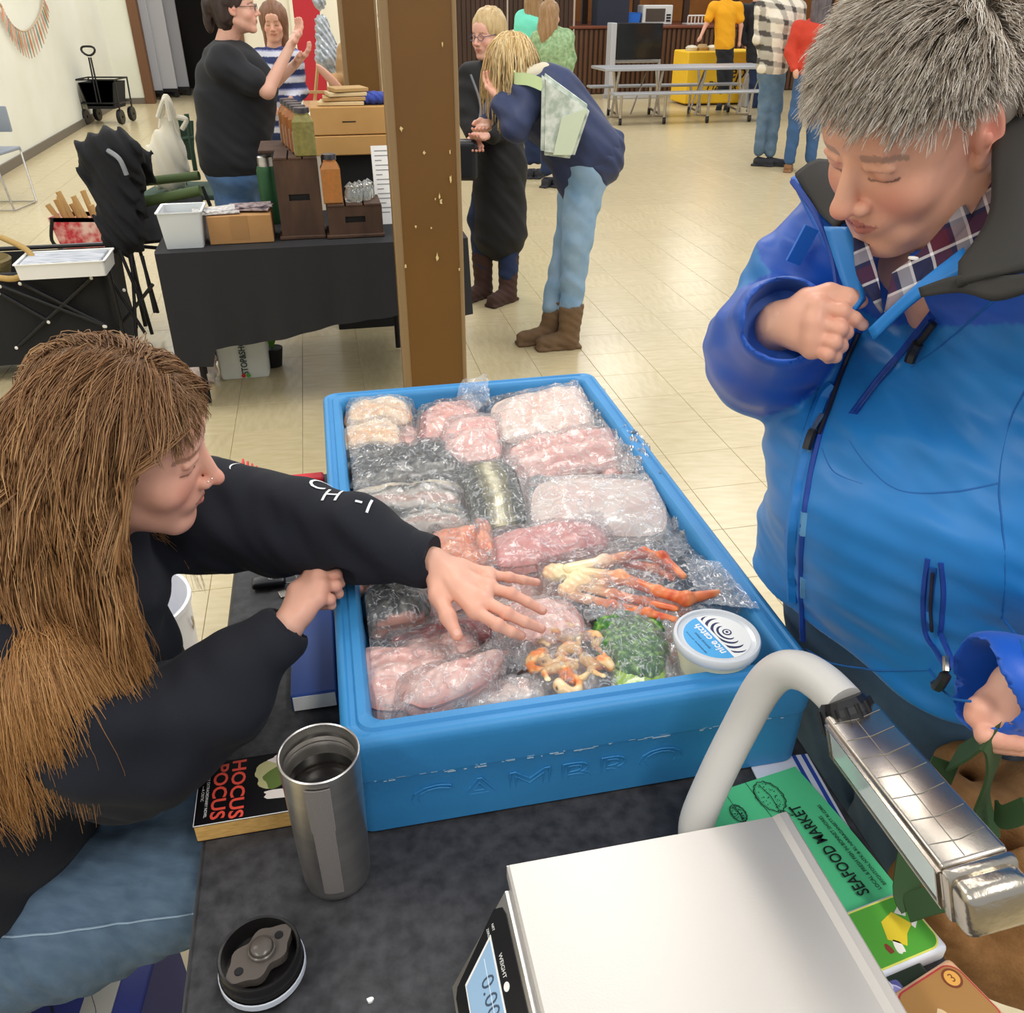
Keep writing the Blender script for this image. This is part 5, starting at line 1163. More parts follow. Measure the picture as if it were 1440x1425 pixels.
def style_cols(style, s, t, h, p, seed):
    n = vnoise(p, 14, seed); n2 = vnoise(p*np.array([1, 1, .2]), 45, seed+1); sh = s.shape; n = n.reshape(sh); n2 = n2.reshape(sh)
    B = lambda c: np.tile(np.array(lin(c)), sh+(1,))
    if style == 'white': c = mixn(mixn(B('#f8e6da'), '#f4cfbf', .5+.7*n), '#f7ece4', n2*.8)
    elif style == 'cream': c = mixn(mixn(B('#f3dcc0'), '#eebd8a', (1-np.abs(t-.35)*4)*.9+.2*n), '#f6e8da', n2*.7)
    elif style == 'pink': c = mixn(mixn(B('#f0bdb2'), '#f6d8ce', .4+.8*n), '#e09a92', n2*.6)
    elif style == 'deep': c = mixn(mixn(B('#e6a8a2'), '#d07f7c', .3+.8*n), '#edc3ba', n2*.9)
    elif style == 'steak': c = mixn(mixn(B('#f0b8ac'), '#f2cabd', .3+.8*n), '#9a3b3c', ((s < .16) | (t > .9))*.8+n2*.2)
    elif style == 'salmon': c = mixn(mixn(B('#ee9a72'), '#f4b695', np.sin(s*26+n*3)*.7), '#e67a4a', n*.8)
    elif style == 'red': c = mixn(mixn(B('#b23a3a'), '#8c2530', .4+.8*n), '#e6b0a4', n2*.5)
    elif style == 'skin': c = mixn(mixn(B('#4b4c48'), '#26282a', .4+.9*n), '#a9a59c', (t < .22)*.6+n2*.5*(t < .5))
    elif style == 'black': c = mixn(mixn(B('#26292b'), '#7c7c70', n2*1.2), '#c98a76', (t < .10)*.9)
    elif style == 'silver':
        c = mixn(B('#cfc7be'), '#5a5850', np.sin(t*23+n*2.2)*1.4-.3); c = mixn(c, '#caa79a', (np.abs(t-.32) < .09)*.8); c = mixn(c, '#ead9b8', (np.abs(t-.75) < .05)*.7)
    elif style == 'striped':
        d = np.abs(s-.52+.05*n); c = mixn(B('#3a3a28'), '#7d7442', (d < .24)*.8); c = mixn(c, '#efe6c2', np.clip(1.2-d*9, 0, 1)); c = mixn(c, '#23241c', n2*.5*(d > .2))
    elif style == 'green': c = mixn(mixn(B('#2f6b1c'), '#1d4a14', .4+1.1*n), '#74a838', n2*.9)
    else: c = B(style)
    return c
def pack(lab, quad, z, th, style, film=FILM, margin=.13, grow=.0, seed=0, name='fish_pack', cat='fish pack', group='packed fish in the blue tub', n=(34, 26), body='fillet', edge=.06, pw=4.0, lump=.25, dz=(0, 0, 0, 0), film_up=0):
    Q = [A3(P(x, y, z+d)) for (x, y), d in zip(quad, dz)]; ctr = sum(Q)/4; Q = [ctr+(q-ctr)*(1+grow) for q in Q]
    t_ = thing(name, lab, cat, tuple(ctr-np.array([0, 0, th*.5])), 0, group)
    S, T2 = np.meshgrid(np.linspace(0, 1, n[0]), np.linspace(0, 1, n[1]), indexing='ij')
    r = np.random.default_rng(seed+100); ph = r.random(8)*6.28
    # rounded, wobbling outline: squeeze the square towards a superellipse
    a, b = 2*S-1, 2*T2-1; rad = (np.abs(a)**pw+np.abs(b)**pw)**(1/pw); mx = np.maximum(np.abs(a), np.abs(b)); k = np.where(rad > 1e-6, mx/np.maximum(rad, 1e-6), 1)
    ang = np.arctan2(b, a); k = k*(1-edge*(.5+.5*np.sin(3*ang+ph[0]))*.6-edge*.4*(.5+.5*np.sin(5*ang+ph[1])))
    s2, t2 = .5+.5*a*k, .5+.5*b*k
    pos = quadpt(Q, s2, t2); e = np.clip(1-mx**3.2, 0, 1)**.42
    nz = vnoise(pos.reshape(-1, 3), 16, seed).reshape(S.shape); nf = vnoise(pos.reshape(-1, 3), 42, seed+5).reshape(S.shape)
    top = pos.copy(); top[..., 2] += th*(e-.5)*(1+lump*nz)+th*.05*nf*e; bot = pos.copy(); bot[..., 2] -= th*.5*e
    cols = style_cols(style, s2, t2, e, top.reshape(-1, 3), seed)
    N0, N1 = n; idx = np.arange(N0*N1).reshape(N0, N1); q = np.stack([idx[:-1, :-1], idx[1:, :-1], idx[1:, 1:], idx[:-1, 1:]], -1).reshape(-1, 4)
    v = np.concatenate([top.reshape(-1, 3), bot.reshape(-1, 3)]); f = np.concatenate([q, q[:, ::-1]+N0*N1])
    link(body, mesh_np(body, v, f, True, np.concatenate([cols.reshape(-1, 3)]*2)), M_fish, t_)
    # film: same sheet grown by a margin and laid over
    m = margin; S3, T3 = np.meshgrid(np.linspace(-m, 1+m, n[0]+10), np.linspace(-m, 1+m, n[1]+10), indexing='ij'); fp = quadpt(Q, S3, T3)
    a, b = 2*S3-1, 2*T3-1; mx = np.maximum(np.abs(a), np.abs(b)); e2 = np.clip(1-np.clip(mx*.93, 0, 1)**3.2, 0, 1)**.42
    nz2 = vnoise(fp.reshape(-1, 3), 16, seed).reshape(S3.shape); w = vnoise(fp.reshape(-1, 3), 34, seed+9).reshape(S3.shape)
    out = np.clip((mx-1)/.2, 0, 1)
    fp[..., 2] += th*(e2-.5)*(1+lump*nz2)+th*.10+.0035*np.abs(w)+out*(.006*np.sin(ang_(a, b)*4+ph[3])-.004)+film_up*out
    fp[..., 0] += .003*w*out; fp[..., 1] += .003*nz2*out
    for ax_, (lo_, hi_) in enumerate(((BU0+.052, BU1-.052), (BV0+.052, BV1-.052))): pass
    uu = fp[..., 0]*CP+fp[..., 1]*SP; vv = -fp[..., 0]*SP+fp[..., 1]*CP
    uc = np.clip(uu, BU0+.047, BU1-.047); vc = np.clip(vv, BV0+.047, BV1-.047); fp[..., 2] += np.minimum(np.abs(uu-uc)+np.abs(vv-vc), .04)*.25
    fp[..., 0] = uc*CP-vc*SP; fp[..., 1] = uc*SP+vc*CP
    N0, N1 = S3.shape; idx = np.arange(N0*N1).reshape(N0, N1); q = np.stack([idx[:-1, :-1], idx[1:, :-1], idx[1:, 1:], idx[:-1, 1:]], -1).reshape(-1, 4)
    link('vacuum_bag', mesh_np('film', fp.reshape(-1, 3), q, True), film, t_)
    return t_, Q
def ang_(a, b): return np.arctan2(b, a)
# lower layer that carries the visible packs
r = random.Random(9); lows = ['pink', 'white', 'salmon', 'pink', 'pink', 'white', 'pink', 'white', 'white', 'pink', 'pink', 'white']
kk = 0
for j in range(4):
    for i in range(3):
        u0_ = BU0+.07+i*.168; v0_ = BV0+.075+j*.238; Qh = [hall(u0_, v0_, 0), hall(u0_+.155, v0_, 0), hall(u0_+.155, v0_+.22, 0), hall(u0_, v0_+.22, 0)]
        # build straight from the hall frame
        def topx(p, z):
            dep = p.y*CT+(CAMZ-z)*ST; return (720+FPX*p.x/dep, 712.5+FPX*((CAMZ-z)*CT-p.y*ST)/dep)
        pack(['left', 'middle', 'right'][i]+' fish pack in the bottom layer under the others, '+['front', 'second', 'third', 'back'][j]+' row', [topx(q, .856) for q in Qh], .856, .062, lows[kk], seed=40+kk, group='bottom layer of fish packs', n=(16, 14), margin=.03); kk += 1
Z = .888
pk = [
 ('cream coloured fillet pack in the far left corner of the tub', [(484, 604), (578, 596), (574, 562), (492, 564)], .892, .045, 'cream', FILM),
 ('second cream coloured fillet pack, just in front of the corner one', [(474, 640), (566, 632), (562, 594), (482, 600)], .886, .045, 'cream', FILM),
 ('grey pink fillet pack with a dark fin at the left wall', [(474, 668), (560, 655), (556, 628), (478, 636)], .882, .04, 'skin', FILM),
 ('pink fish steak with a dark red edge at the far side', [(588, 622), (676, 610), (666, 560), (592, 578)], .895, .04, 'steak', FILM),
 ('square pink fish steak overlapping the dark edged one', [(618, 650), (704, 644), (700, 586), (628, 590)], .905, .032, 'pink', FILM),
 ('large white fillet pack in the far right part of the tub', [(702, 626), (838, 612), (818, 536), (690, 566)], .898, .04, 'white', FILM),
 ('long pink fillet pack in front of the large white one', [(716, 672), (886, 660), (862, 594), (712, 626)], .890, .045, 'pink', FILM),
 ('small pink fillet beside the right wall behind the milky bag', [(850, 680), (914, 672), (894, 640), (838, 650)], .884, .035, 'pink', FILM),
 ('dark grey fish skin pack on the left side', [(486, 690), (652, 664), (640, 616), (500, 648)], .900, .042, 'skin', FILM),
 ('silver fish with dark stripes in front of the dark skinned pack', [(488, 728), (648, 722), (640, 672), (490, 690)], .894, .036, 'silver', FILM),
 ('white skinned fish pack partly under the navy sleeve', [(560, 752), (668, 748), (656, 716), (556, 722)], .886, .035, 'silver', FILM),
 ('dark green fish piece with a pale stripe down the middle', [(672, 742), (742, 734), (722, 650), (644, 656)], .912, .022, 'striped', FILM),
 ('large pale pink fillet in a milky bag near the right wall', [(752, 748), (934, 756), (926, 674), (752, 676)], .905, .036, 'white', FILMW),
 ('deep pink long fillet between the milky bag and the crab legs', [(694, 800), (856, 776), (852, 724), (694, 752)], .905, .036, 'deep', FILM),
 ('orange salmon pieces behind the reaching hand', [(604, 806), (700, 812), (686, 738), (606, 748)], .890, .04, 'salmon', FILM),
 ('narrow orange salmon strip in the middle of the tub', [(672, 790), (700, 800), (690, 728), (664, 726)], .902, .026, 'salmon', FILM),
 ('salmon piece at the left wall behind the black skinned one', [(498, 842), (590, 832), (584, 800), (494, 812)], .878, .035, 'salmon', FILM),
 ('black scaly fish skin piece left of the reaching hand', [(518, 884), (606, 868), (596, 812), (504, 834)], .895, .045, 'black', FILM),
 ('dark red tuna strip under the thumb of the reaching hand', [(560, 926), (690, 902), (686, 866), (548, 896)], .888, .032, 'red', FILM),
 ('pale pink fillet under the fingertips of the reaching hand', [(704, 912), (824, 898), (804, 842), (704, 850)], .902, .034, 'pink', FILM),
 ('large flat pink fillet in the near left corner', [(512, 1000), (640, 992), (640, 918), (504, 908)], .895, .042, 'pink', FILM),
 ('pink fillet wedge in front of the dark red tuna strip', [(560, 950), (680, 930), (664, 886), (566, 900)], .893, .03, 'pink', FILM),
]
for k, (lab, q, z, th, st_, fm2) in enumerate(pk):
    pack(lab, q, z, th, st_, fm2, grow=.09, lump=.32, seed=k*3+1, margin=.14 if fm2 is FILM else .10, edge=.06)
t_, Q = pack('long rounded pink fillet lying diagonally at the near wall', [(560, 1014), (700, 962), (728, 900), (560, 960)], .912, .042, 'pink', FILM, seed=77, margin=.14, edge=.18, pw=2.4)
t_, Q = pack('pack of clear wrinkled film with pale fish at the near wall', [(640, 1002), (770, 984), (760, 950), (650, 960)], .888, .02, 'white', FILMC, seed=88, margin=.15)
# crab legs
t_ = thing('crab_pack', 'vacuum packed orange crab leg cluster on the right side of the tub', 'crab pack', tuple(P(880, 820, .88)))
zc = .912; orange = ['#e8683a', '#ee8a55', '#d9753f']
def crabpaint(v):
    n = vnoise(v, 22, 4); b = A3(P(805, 812, zc)); d = np.linalg.norm(v-b, axis=1); c = np.tile(np.array(lin('#e07a45')), (len(v), 1)); c = mixn(c, '#f0a878', n); c = mixn(c, '#c85030', -n*1.2); w = np.clip(1.35-d/.060, 0, 1); c = mixn(c, '#f3e2b4', w); return mixn(c, '#f6ead6', (vnoise(v, 9, 8)-.2)*.8)
legs_ = [[(800, 800), (850, 790), (905, 778), (930, 785), (960, 810)], [(820, 806), (872, 812), (925, 832), (965, 842), (1008, 834)], [(815, 824), (862, 836), (905, 846), (950, 856)], [(805, 838), (860, 852), (910, 862), (950, 872)], [(880, 792), (925, 800), (945, 812)]]
for k, L_ in enumerate(legs_):
    pts = [P(x, y, zc+(.010 if k < 2 else -.002)+.004*math.sin(i*2.2+k)) for i, (x, y) in enumerate(L_)]; rs = [.011, .012, .010, .0115, .007] if k < 2 else [.010, .0095, .008, .006, .005]
    pr_ = chain(pts, rs[:len(pts)], .003, w=(0, 0, 1), flat=.7)+[ell(p, r_*1.12, .003) for p, r_ in zip(pts, rs)][1:-1]
    blob('crab_leg', pr_, .0022, M_fish, t_, paint=crabpaint)
blob('crab_body', [ell(P(782, 806, zc), (.022, .020, .013), .012), ell(P(818, 816, zc+.004), (.024, .022, .014), .012), ell(P(800, 830, zc), (.018, .016, .012), .012), ell(P(845, 822, zc), (.014, .012, .010), .01), ell(P(838, 800, zc), (.02, .015, .010), .01)], .0022, M_fish, t_, disp=wob((60, 50, 40), .0012, 3), paint=crabpaint)
def film_sheet(name, quad, z, m, parent, amp=.006, up=.0, seed=0, n=40, bulge=0.0, f=26):
    Q = [A3(P(x, y, z)) if not hasattr(z, '__len__') else A3(P(x, y, z[i])) for i, (x, y) in enumerate(quad)]
    S, T2 = np.meshgrid(np.linspace(0, 1, n), np.linspace(0, 1, n), indexing='ij'); p = quadpt(Q, S, T2); q = p.reshape(-1, 3); w = vnoise(q, f, seed).reshape(S.shape); w2 = vnoise(q, f*.5, seed+3).reshape(S.shape)
    p[..., 2] += amp*np.abs(w)*1.6+bulge*(np.sin(S*PI)*np.sin(T2*PI))**.5; p[..., 0] += amp*.7*w2; p[..., 1] += amp*.7*w
    idx = np.arange(n*n).reshape(n, n); qq = np.stack([idx[:-1, :-1], idx[1:, :-1], idx[1:, 1:], idx[:-1, 1:]], -1).reshape(-1, 4)
    return link(name, mesh_np(name, p.reshape(-1, 3), qq, True), m, parent)
film_sheet('vacuum_bag', [(775, 872), (1068, 862), (950, 752), (752, 786)], .900, FILM, t_, .004, seed=3, bulge=.030)
film_sheet('bag_flap', [(985, 850), (1068, 858), (1010, 790), (960, 786)], (.915, .925, .925, .915), FILMC, t_, .004, seed=5, n=26)
# cooked shrimp
t_ = thing('shrimp_pack', 'vacuum packed cooked shrimp with dark spice at the near wall', 'shrimp pack', tuple(P(800, 935, .87)))
r = random.Random(12)
def shp(v): n = vnoise(v, 30, 6); n2 = vnoise(v, 60, 9); c = np.tile(np.array(lin('#eec488')), (len(v), 1)); c = mixn(c, '#e88a50', n*1.5); c = mixn(c, '#fbe6c0', -n*1.0); return mixn(c, '#3d2a20', (n2-.55)*1.2)
spots = [(772, 905, .2), (800, 898, 1.3), (826, 908, -.6), (775, 930, 2.4), (802, 928, .7), (835, 932, 3.0), (780, 955, -.3), (812, 952, 1.9), (845, 948, .4), (800, 970, 2.9), (760, 940, 1.0)]
for k, (x, y, a0) in enumerate(spots):
    c = P(x, y, .895); R0 = .014; pts = [c+V((R0*math.cos(a0+a), R0*math.sin(a0+a), .008+.003*math.sin(a*2))) for a in np.linspace(0, 4.0, 8)]
    rs = [.0075, .0085, .0085, .008, .007, .006, .0045, .003]
    blob('shrimp', chain(pts, rs, .003)+[cap(pts[-1], pts[-1]+(pts[-1]-pts[-2])*.8, .003, .005, .002, w=(0, 0, 1), flat=.4)], .0019, M_fish, t_, paint=shp)
film_sheet('vacuum_bag', [(742, 986), (872, 968), (850, 888), (734, 896)], .888, FILM, t_, .004, seed=13, bulge=.032)
# green packed relish
t_ = thing('green_sauce_pack', 'bright green herb sauce in a clear bag between the shrimp and the round tub', 'sauce pack', tuple(P(892, 912, .87)))
def gp(v): n = vnoise(v, 24, 3); n2 = vnoise(v, 75, 2); c = np.tile(np.array(lin('#2c6a1c')), (len(v), 1)); c = mixn(c, '#173f10', n*1.3); return mixn(c, '#86b848', (n2-.1)*1.2)
gq = [P(x, y, .895) for x, y in ((858, 885), (885, 875), (912, 885), (862, 912), (892, 906), (916, 915), (888, 932), (908, 935))]
blob('sauce', [ell(p, (.026, .024, .018), .012) for p in gq], .0025, M_fish, t_, disp=wob((70, 60, 50), .0016, 3), paint=gp)
film_sheet('oil', [(862, 966), (938, 956), (926, 905), (862, 910)], .888, mat('green_oil', '#a9d02a', .15, coat=.6), t_, .002, seed=2, n=16, bulge=.010)
film_sheet('vacuum_bag', [(856, 975), (950, 962), (930, 862), (834, 868)], .892, FILM, t_, .004, seed=17, bulge=.030)
# crumpled clear bags
for k, (lab, q, zz) in enumerate((('clear crumpled bag end at the far right corner of the tub', [(826, 606), (862, 608), (846, 546), (818, 534)], .885), ('clear crumpled bag along the right wall beside the pink fillets', [(872, 668), (930, 684), (906, 620), (856, 588)], .90), ('small crumpled bag at the right wall beside the milky bag', [(936, 778), (974, 782), (958, 726), (930, 722)], .885), ('clear bag of film between the shrimp pack and the pale pink fillet', [(690, 952), (762, 944), (745, 888), (680, 905)], .895), ('clear bag end beside the round tub and the green pack', [(940, 962), (986, 954), (960, 880), (924, 866)], .89), ('clear folded bag between the crab legs and the green pack', [(826, 880), (930, 888), (940, 868), (820, 858)], .897))):
    t_ = thing('clear_bag', lab, 'plastic bag', tuple(P((q[0][0]+q[2][0])/2, (q[0][1]+q[2][1])/2, zz-.02)), 0, 'loose clear bag ends in the tub'); film_sheet('film', q, zz, FILMC, t_, .010, seed=60+k, n=34, bulge=.012, f=38)
t_ = thing('clear_bag', 'clear bag end sticking up over the far wall of the tub', 'plastic bag', tuple(P(660, 590, .88)), 0, 'loose clear bag ends in the tub')
a0, a1, b0, b1 = P(640, 580, .90), P(690, 572, .90), V(P(648, 575, .90)+V((0.0, .03, .055))), V(P(686, 568, .90)+V((.0, .03, .06)))
S, T2 = np.meshgrid(np.linspace(0, 1, 26), np.linspace(0, 1, 26), indexing='ij'); p = quadpt([A3(a0), A3(a1), A3(b1), A3(b0)], S, T2); w = vnoise(p.reshape(-1, 3), 28, 5).reshape(S.shape); p[..., 1] += .010*w+.008*np.sin(S*9); p[..., 0] += .006*w*T2
idx = np.arange(676).reshape(26, 26); link('film', mesh_np('film', p.reshape(-1, 3), np.stack([idx[:-1, :-1], idx[1:, :-1], idx[1:, 1:], idx[:-1, 1:]], -1).reshape(-1, 4), True), FILMC, t_)
# ---- round deli tub
zt = .944; c = P(1008, 895, zt); c = V((c.x, c.y, zt)); Rr = .0585
t_ = thing('deli_tub', 'round white deli tub with a blue and navy striped lid label', 'tub', (c.x, c.y, zt-.065))
b = MB(); b.lathe([(0, -.062), (.044, -.062), (.047, -.060), (.053, -.010), (.053, -.004), (0, -.004)], c, 44); b.build('cup', mat('cream_dip', '#e8e0bd', .35, coat=.4), t_, True)
b = MB(); b.lathe([(.0535, -.012), (.0575, -.011), (.0592, -.008), (.0592, .001), (.0578, .003), (.0545, .003), (.053, -.0005), (.052, -.001), (0, -.001)], c, 52); b.build('lid', mat('translucent_lid', '#e3e6ea', .25, trans=.15, coat=.3), t_, True)
lx = nrm(P(972, 882, zt)-P(1012, 924, zt)); ly = V((-lx.y, lx.x, 0)); Ml = frame(c+V((0, 0, -.0009)), lx, ly); Rl_ = .046
# text up-direction: letters stand towards the rim on the blue side
def seg(a0, a1, R_=Rl_, n=30): return [(R_*math.cos(a0+(a1-a0)*k/n), R_*math.sin(a0+(a1-a0)*k/n)) for k in range(n+1)]
bs = 1 if (Ml @ V((0, .03, 0))-P(965, 905, zt)).length < (Ml @ V((0, -.03, 0))-P(965, 905, zt)).length else -1
b = MB(); b.prism(seg(0, 2*PI, Rl_, 48)[:-1], .0006, Ml); b.build('label', M_white, t_)
b = MB(); pz = seg(.08, PI-.08, Rl_-.0005) if bs > 0 else seg(PI+.08, 2*PI-.08, Rl_-.0005); b.prism(pz, .0004, Ml @ Matrix.Translation((0, 0, .0005))); b.build('label_blue', mat('sky_print', '#4aa6e0', .4), t_)
M_navy = mat('navy_print', '#1c2350', .4)
text('label_text', 'nice catch', Ml @ Matrix.Translation((0, bs*.012, .001)), .0165, M_white, t_, .0001, bold=.0003)
text('label_text', 'SEAFOOD SPREAD', Ml @ Matrix.Translation((0, bs*.023, .001)), .0045, M_navy, t_, .0001); text('label_text', 'KEEP REFRIGERATED · NET WT 8 OZ', Ml @ Matrix.Translation((0, bs*.033, .001)), .003, M_navy, t_, .0001)
ec = (0.002, -bs*.018)
for k, (r0, r1) in enumerate(((.012, .016), (.0195, .0245), (.028, .034), (.0375, .042))):
    # curved stripes sweeping round the eye, clipped to the white half
    pts1, pts2 = [], []
    for j in range(25):
        a = (-.2+1.15*PI*j/24)
        for rr2, arr in ((r0, pts1), (r1, pts2)):
            tw = math.sin(PI*j/24)**.6; rq = r0+(rr2-r0)*tw; x, y = ec[0]+rq*math.cos(a)*1.1, -bs*.018+bs*rq*math.sin(a)*.85*(1 if True else 1)
            y = -bs*.0005 if y*bs > -.0005 else y; d = math.hypot(x, y); 
            if d > Rl_*.96: x, y = x*Rl_*.96/d, y*Rl_*.96/d
            arr.append((x, y))
    b = MB(); M2 = Ml @ Matrix.Translation((0, 0, .0007)); n2 = len(pts1)
    for j in range(n2-1):
        q = [pts1[j], pts1[j+1], pts2[j+1], pts2[j]]
        if abs((q[2][0]-q[0][0])*(q[3][1]-q[1][1])-(q[2][1]-q[0][1])*(q[3][0]-q[1][0])) > 1e-8:
            b.bm.faces.new([b.bm.verts.new(M2 @ V((x, y, 0))) for x, y in q])
    if len(b.bm.faces): b.build('label_stripe', M_navy, t_)
for r0, m_ in ((.0065, M_navy), (.0045, M_white), (.0022, M_navy)):
    b = MB(); b.prism([(ec[0]+r0*math.cos(2*PI*k/18), ec[1]+r0*math.sin(2*PI*k/18)) for k in range(18)], .0003, Ml @ Matrix.Translation((0, 0, .0008+.0002*(.0066-r0)*300))); b.build('label_eye', m_, t_)
# ================= BACKGROUND PEOPLE =================
def YP(px, py, Y): d = ray(px, py); t = Y/d.y; return V((d.x*t, Y, CAMZ+d.z*t))
def HU(px, py, u): d = ray(px, py); t = u/(d.x*CP+d.y*SP); return V((d.x*t, d.y*t, CAMZ+d.z*t))
def ptop(p): 
    dep = p.y*CT+(CAMZ-p.z)*ST; return (720+FPX*p.x/dep, 712.5+FPX*((CAMZ-p.z)*CT-p.y*ST)/dep)
def figure(lab, Y, J, face, top, trous, shoes, hair, skin='#d9a58c', sc=1.0, thick=1.0, h=.010, hh=.0045, roll=0.0, topkw={}, sleeve='long', coat=None, boots=0.0, group=None, brow='#8b6a4a', foot_dir=None, hs=1.0):
    """J: joints as (px, py[, dY]); keys head neck chest hip sA eA hA sB eB hB kA fA kB fB"""
    g = {k: YP(v[0], v[1], Y+(v[2] if len(v) > 2 else 0)) for k, v in J.items()}
    root = thing('person', lab, 'person', (g['hip'].x, g['hip'].y, 0), 0, group)
    HM_ = head_M(g['head'], face, roll=roll, s=hs); nl = HM_.inverted() @ g['neck']
    v1, f1 = sdf_np(head_prims(nl, lids=True), hh); c1 = head_paint(v1, skin, '#b8605a', .4, brow, '#3a2a24'); w1 = xform(v1, HM_)
    t = thick; sh = [cap(g['chest'], g['neck'], .11*t, .055, .05), cap(g['hip'], g['chest'], .115*t, .125*t, .06)]
    arms = {}; body = list(sh)
    for s in 'AB':
        if 's'+s in g: arms[s] = [g['s'+s], g['e'+s], g['h'+s]]; body += chain(arms[s], [.045, .038, .024], .02); hd = (g['h'+s]-g['e'+s]).normalized(); body += [] if hh < .005 else [ell(g['h'+s]+hd*.045, (.034, .022, .045), .012, R=Matrix((hd.cross(V((0, 1, .01))).normalized(), V((0, 1, 0)), hd)).transposed())]
    if len(arms) == 2: body.append(cap(arms['A'][0], arms['B'][0], .05, None, .04))
    feet = {}
    for s in 'AB':
        if 'f'+s in g: 
            hp_ = g['hip']+V(((g['k'+s].x-g['hip'].x)*.25, (g['k'+s].y-g['hip'].y)*.5, -.02)); feet[s] = [hp_, g['k'+s], g['f'+s]]; body += chain(feet[s], [.085*t, .055, .036], .03)
    v2, f2 = sdf_np(body, h*1.1); hands = []
    if hh < .005:
        for s, a in arms.items():
            hd = (a[2]-a[1]).normalized(); lt = hd.cross(V((0, 0, 1))).normalized() if abs(hd.z) < .8 else V((0, -1, 0)); nn = lt.cross(hd); fs = []
            for q in range(4): k0 = a[2]+hd*.078+lt*(.030-.020*q); k1 = k0+hd*.030+nn*.006; k2 = k1+hd*.020+nn*.012; fs.append([k0, k1, k2, k2+hd*(.014-.003*abs(q-1.3))+nn*.012])
            hands.append(hand_np(a[2], a[1], fs, [a[2]+hd*.030+lt*.036+nn*.008, a[2]+hd*.058+lt*.050+nn*.014, a[2]+hd*.078+lt*.052+nn*.018], skin, h=.0035))
    link('body', mesh_np('body', *(lambda a: (a[0], a[1], True, a[2]))(joinm([(w1, f1, c1), (v2, f2, solid(v2, skin))]+hands))), M_skin, root)
    dsp = addf(wob((3, 4, 6), .006, len(lab), 1.5), wob((9, 7, 11), .0018, 3, 1.6))
    tp = [cap(g['chest'], g['neck']+(g['chest']-g['neck'])*.35, .15*t, .085, .05), cap(g['hip'], g['chest'], .15*t, .155*t, .06)]
    if len(arms) == 2: tp.append(cap(arms['A'][0], arms['B'][0], .075*t, None, .04))
    for s, a in arms.items():
        if sleeve == 'long': tp += chain([a[0], a[1], a[1]+(a[2]-a[1])*.88], [.078, .066, .050], .03)
        elif sleeve == 'short': tp += chain([a[0], a[0]+(a[1]-a[0])*.62], [.078, .078], .03)
    blob('top', tp, h, top, root, disp=dsp, **topkw)
    if coat:
        cp = [cap(g['chest'], g['neck']+(g['chest']-g['neck'])*.35, .17*t, .10, .05), cap(g['hip'], g['chest'], .17*t, .165*t, .06), cap(g['hip'], g['hip']+V((0, 0, -coat[1])), .17*t, .19*t, .05)]
        for a in arms.values(): cp += chain([a[0], a[1], a[1]+(a[2]-a[1])*.85], [.085, .075, .058], .03)
        cp += coat[2](g) if len(coat) > 2 else []
        blob('coat', cp, h, coat[0], root, disp=dsp)
    for s, L_ in feet.items():
        pass
    if feet:
        jp_ = [cap(g['hip']+V((0, 0, .02)), g['hip']+V((0, 0, -.06)), .135*t, None, .05)]
        for L_ in feet.values(): jp_ += chain([L_[0], L_[1], L_[2]+(L_[1]-L_[2])*(boots*.8+.02)], [.115*t, .078, .060], .03)
        blob('trousers', jp_, h, trous, root, disp=dsp)
        fd = V(foot_dir or (face[0], face[1], 0)); fd.z = 0; fd.normalize()
        for L_ in feet.values():
            a = V((L_[2].x, L_[2].y, .05)); pr_ = [cap(a, a+fd*.15+V((0, 0, -.01)), .050, .040, .03), rbox(a+fd*.06+V((0, 0, -.040)), (.13, .045, .010), .008, .01, R=Matrix((fd, V((-fd.y, fd.x, 0)), V((0, 0, 1)))).transposed())]
            if boots: k = (L_[1]-L_[2]).normalized(); pr_ += [cap(a, a+k*boots, .056, .068, .03), dict(cap(a+k*(boots+.02), a+k*(boots+.12), .058, .07, .005), sub=True)]
            blob('boot' if boots else 'shoe', pr_, h*.8, shoes, root, disp=wob((12, 12, 20), .003, 2))
    hp, hm_, hseed = hair
    blob('hair', hp, .006 if hh < .005 else .009, hm_, root, disp=addf(wob((30, 6, 4), .004, hseed, 1.0), wob((60, 14, 8), .0025, hseed+1, 1.2)), M=HM_)
    return root, g
def bob(long=.0, back=0.0, y0=.062, vol=1.0, bun=False, top=.0):
    p = [ell((0, -.022, .040+top), (.086*vol, .104, .094*vol), 0), ell((0, -.05, -.02), (.080*vol, .070, .10), .03), dict(ell((0, .092, -.038), (.075, y0, .092), .015), sub=True)]
    if long: p = [p[0], p[1], ell((.058, -.025, -.09), (.036, .05, .10+long*.4), .03), ell((-.058, -.025, -.09), (.036, .05, .10+long*.4), .03), ell((0, -.07-back, -.10-long*.3), (.085, .05, .12+long*.5), .03), p[2]]
    if bun: p.insert(2, ell((0, -.135, .02), (.038, .036, .045), .02)); p.insert(3, ell((0, -.15, -.05), (.022, .025, .06), .02))
    return p
def hmat(n, c, c2): return mat(n, c, .5, var=(60, c2, 2.2), stretch=(1, 1, .15), bump=(160, .5, .003), coord='Object')
M_blk = M_cloth('black_cotton', '#26272b', .9); M_den1 = M_cloth('mid_denim', '#3f6498', .85, var=(9, '#6c8fb8', 1.8)); M_den2 = M_cloth('light_denim', '#6f93b5', .85, var=(8, '#9db8cf', 1.8)); M_den3 = M_cloth('dark_denim', '#1d2c4c', .85); M_den4 = M_cloth('grey_denim', '#47617a', .85, var=(8, '#6d8498', 1.8))
M_ug = M_cloth('brown_suede', '#7d6348', .95, var=(10, '#66503a', 2)); M_ug2 = M_cloth('dark_brown_suede', '#463029', .95)
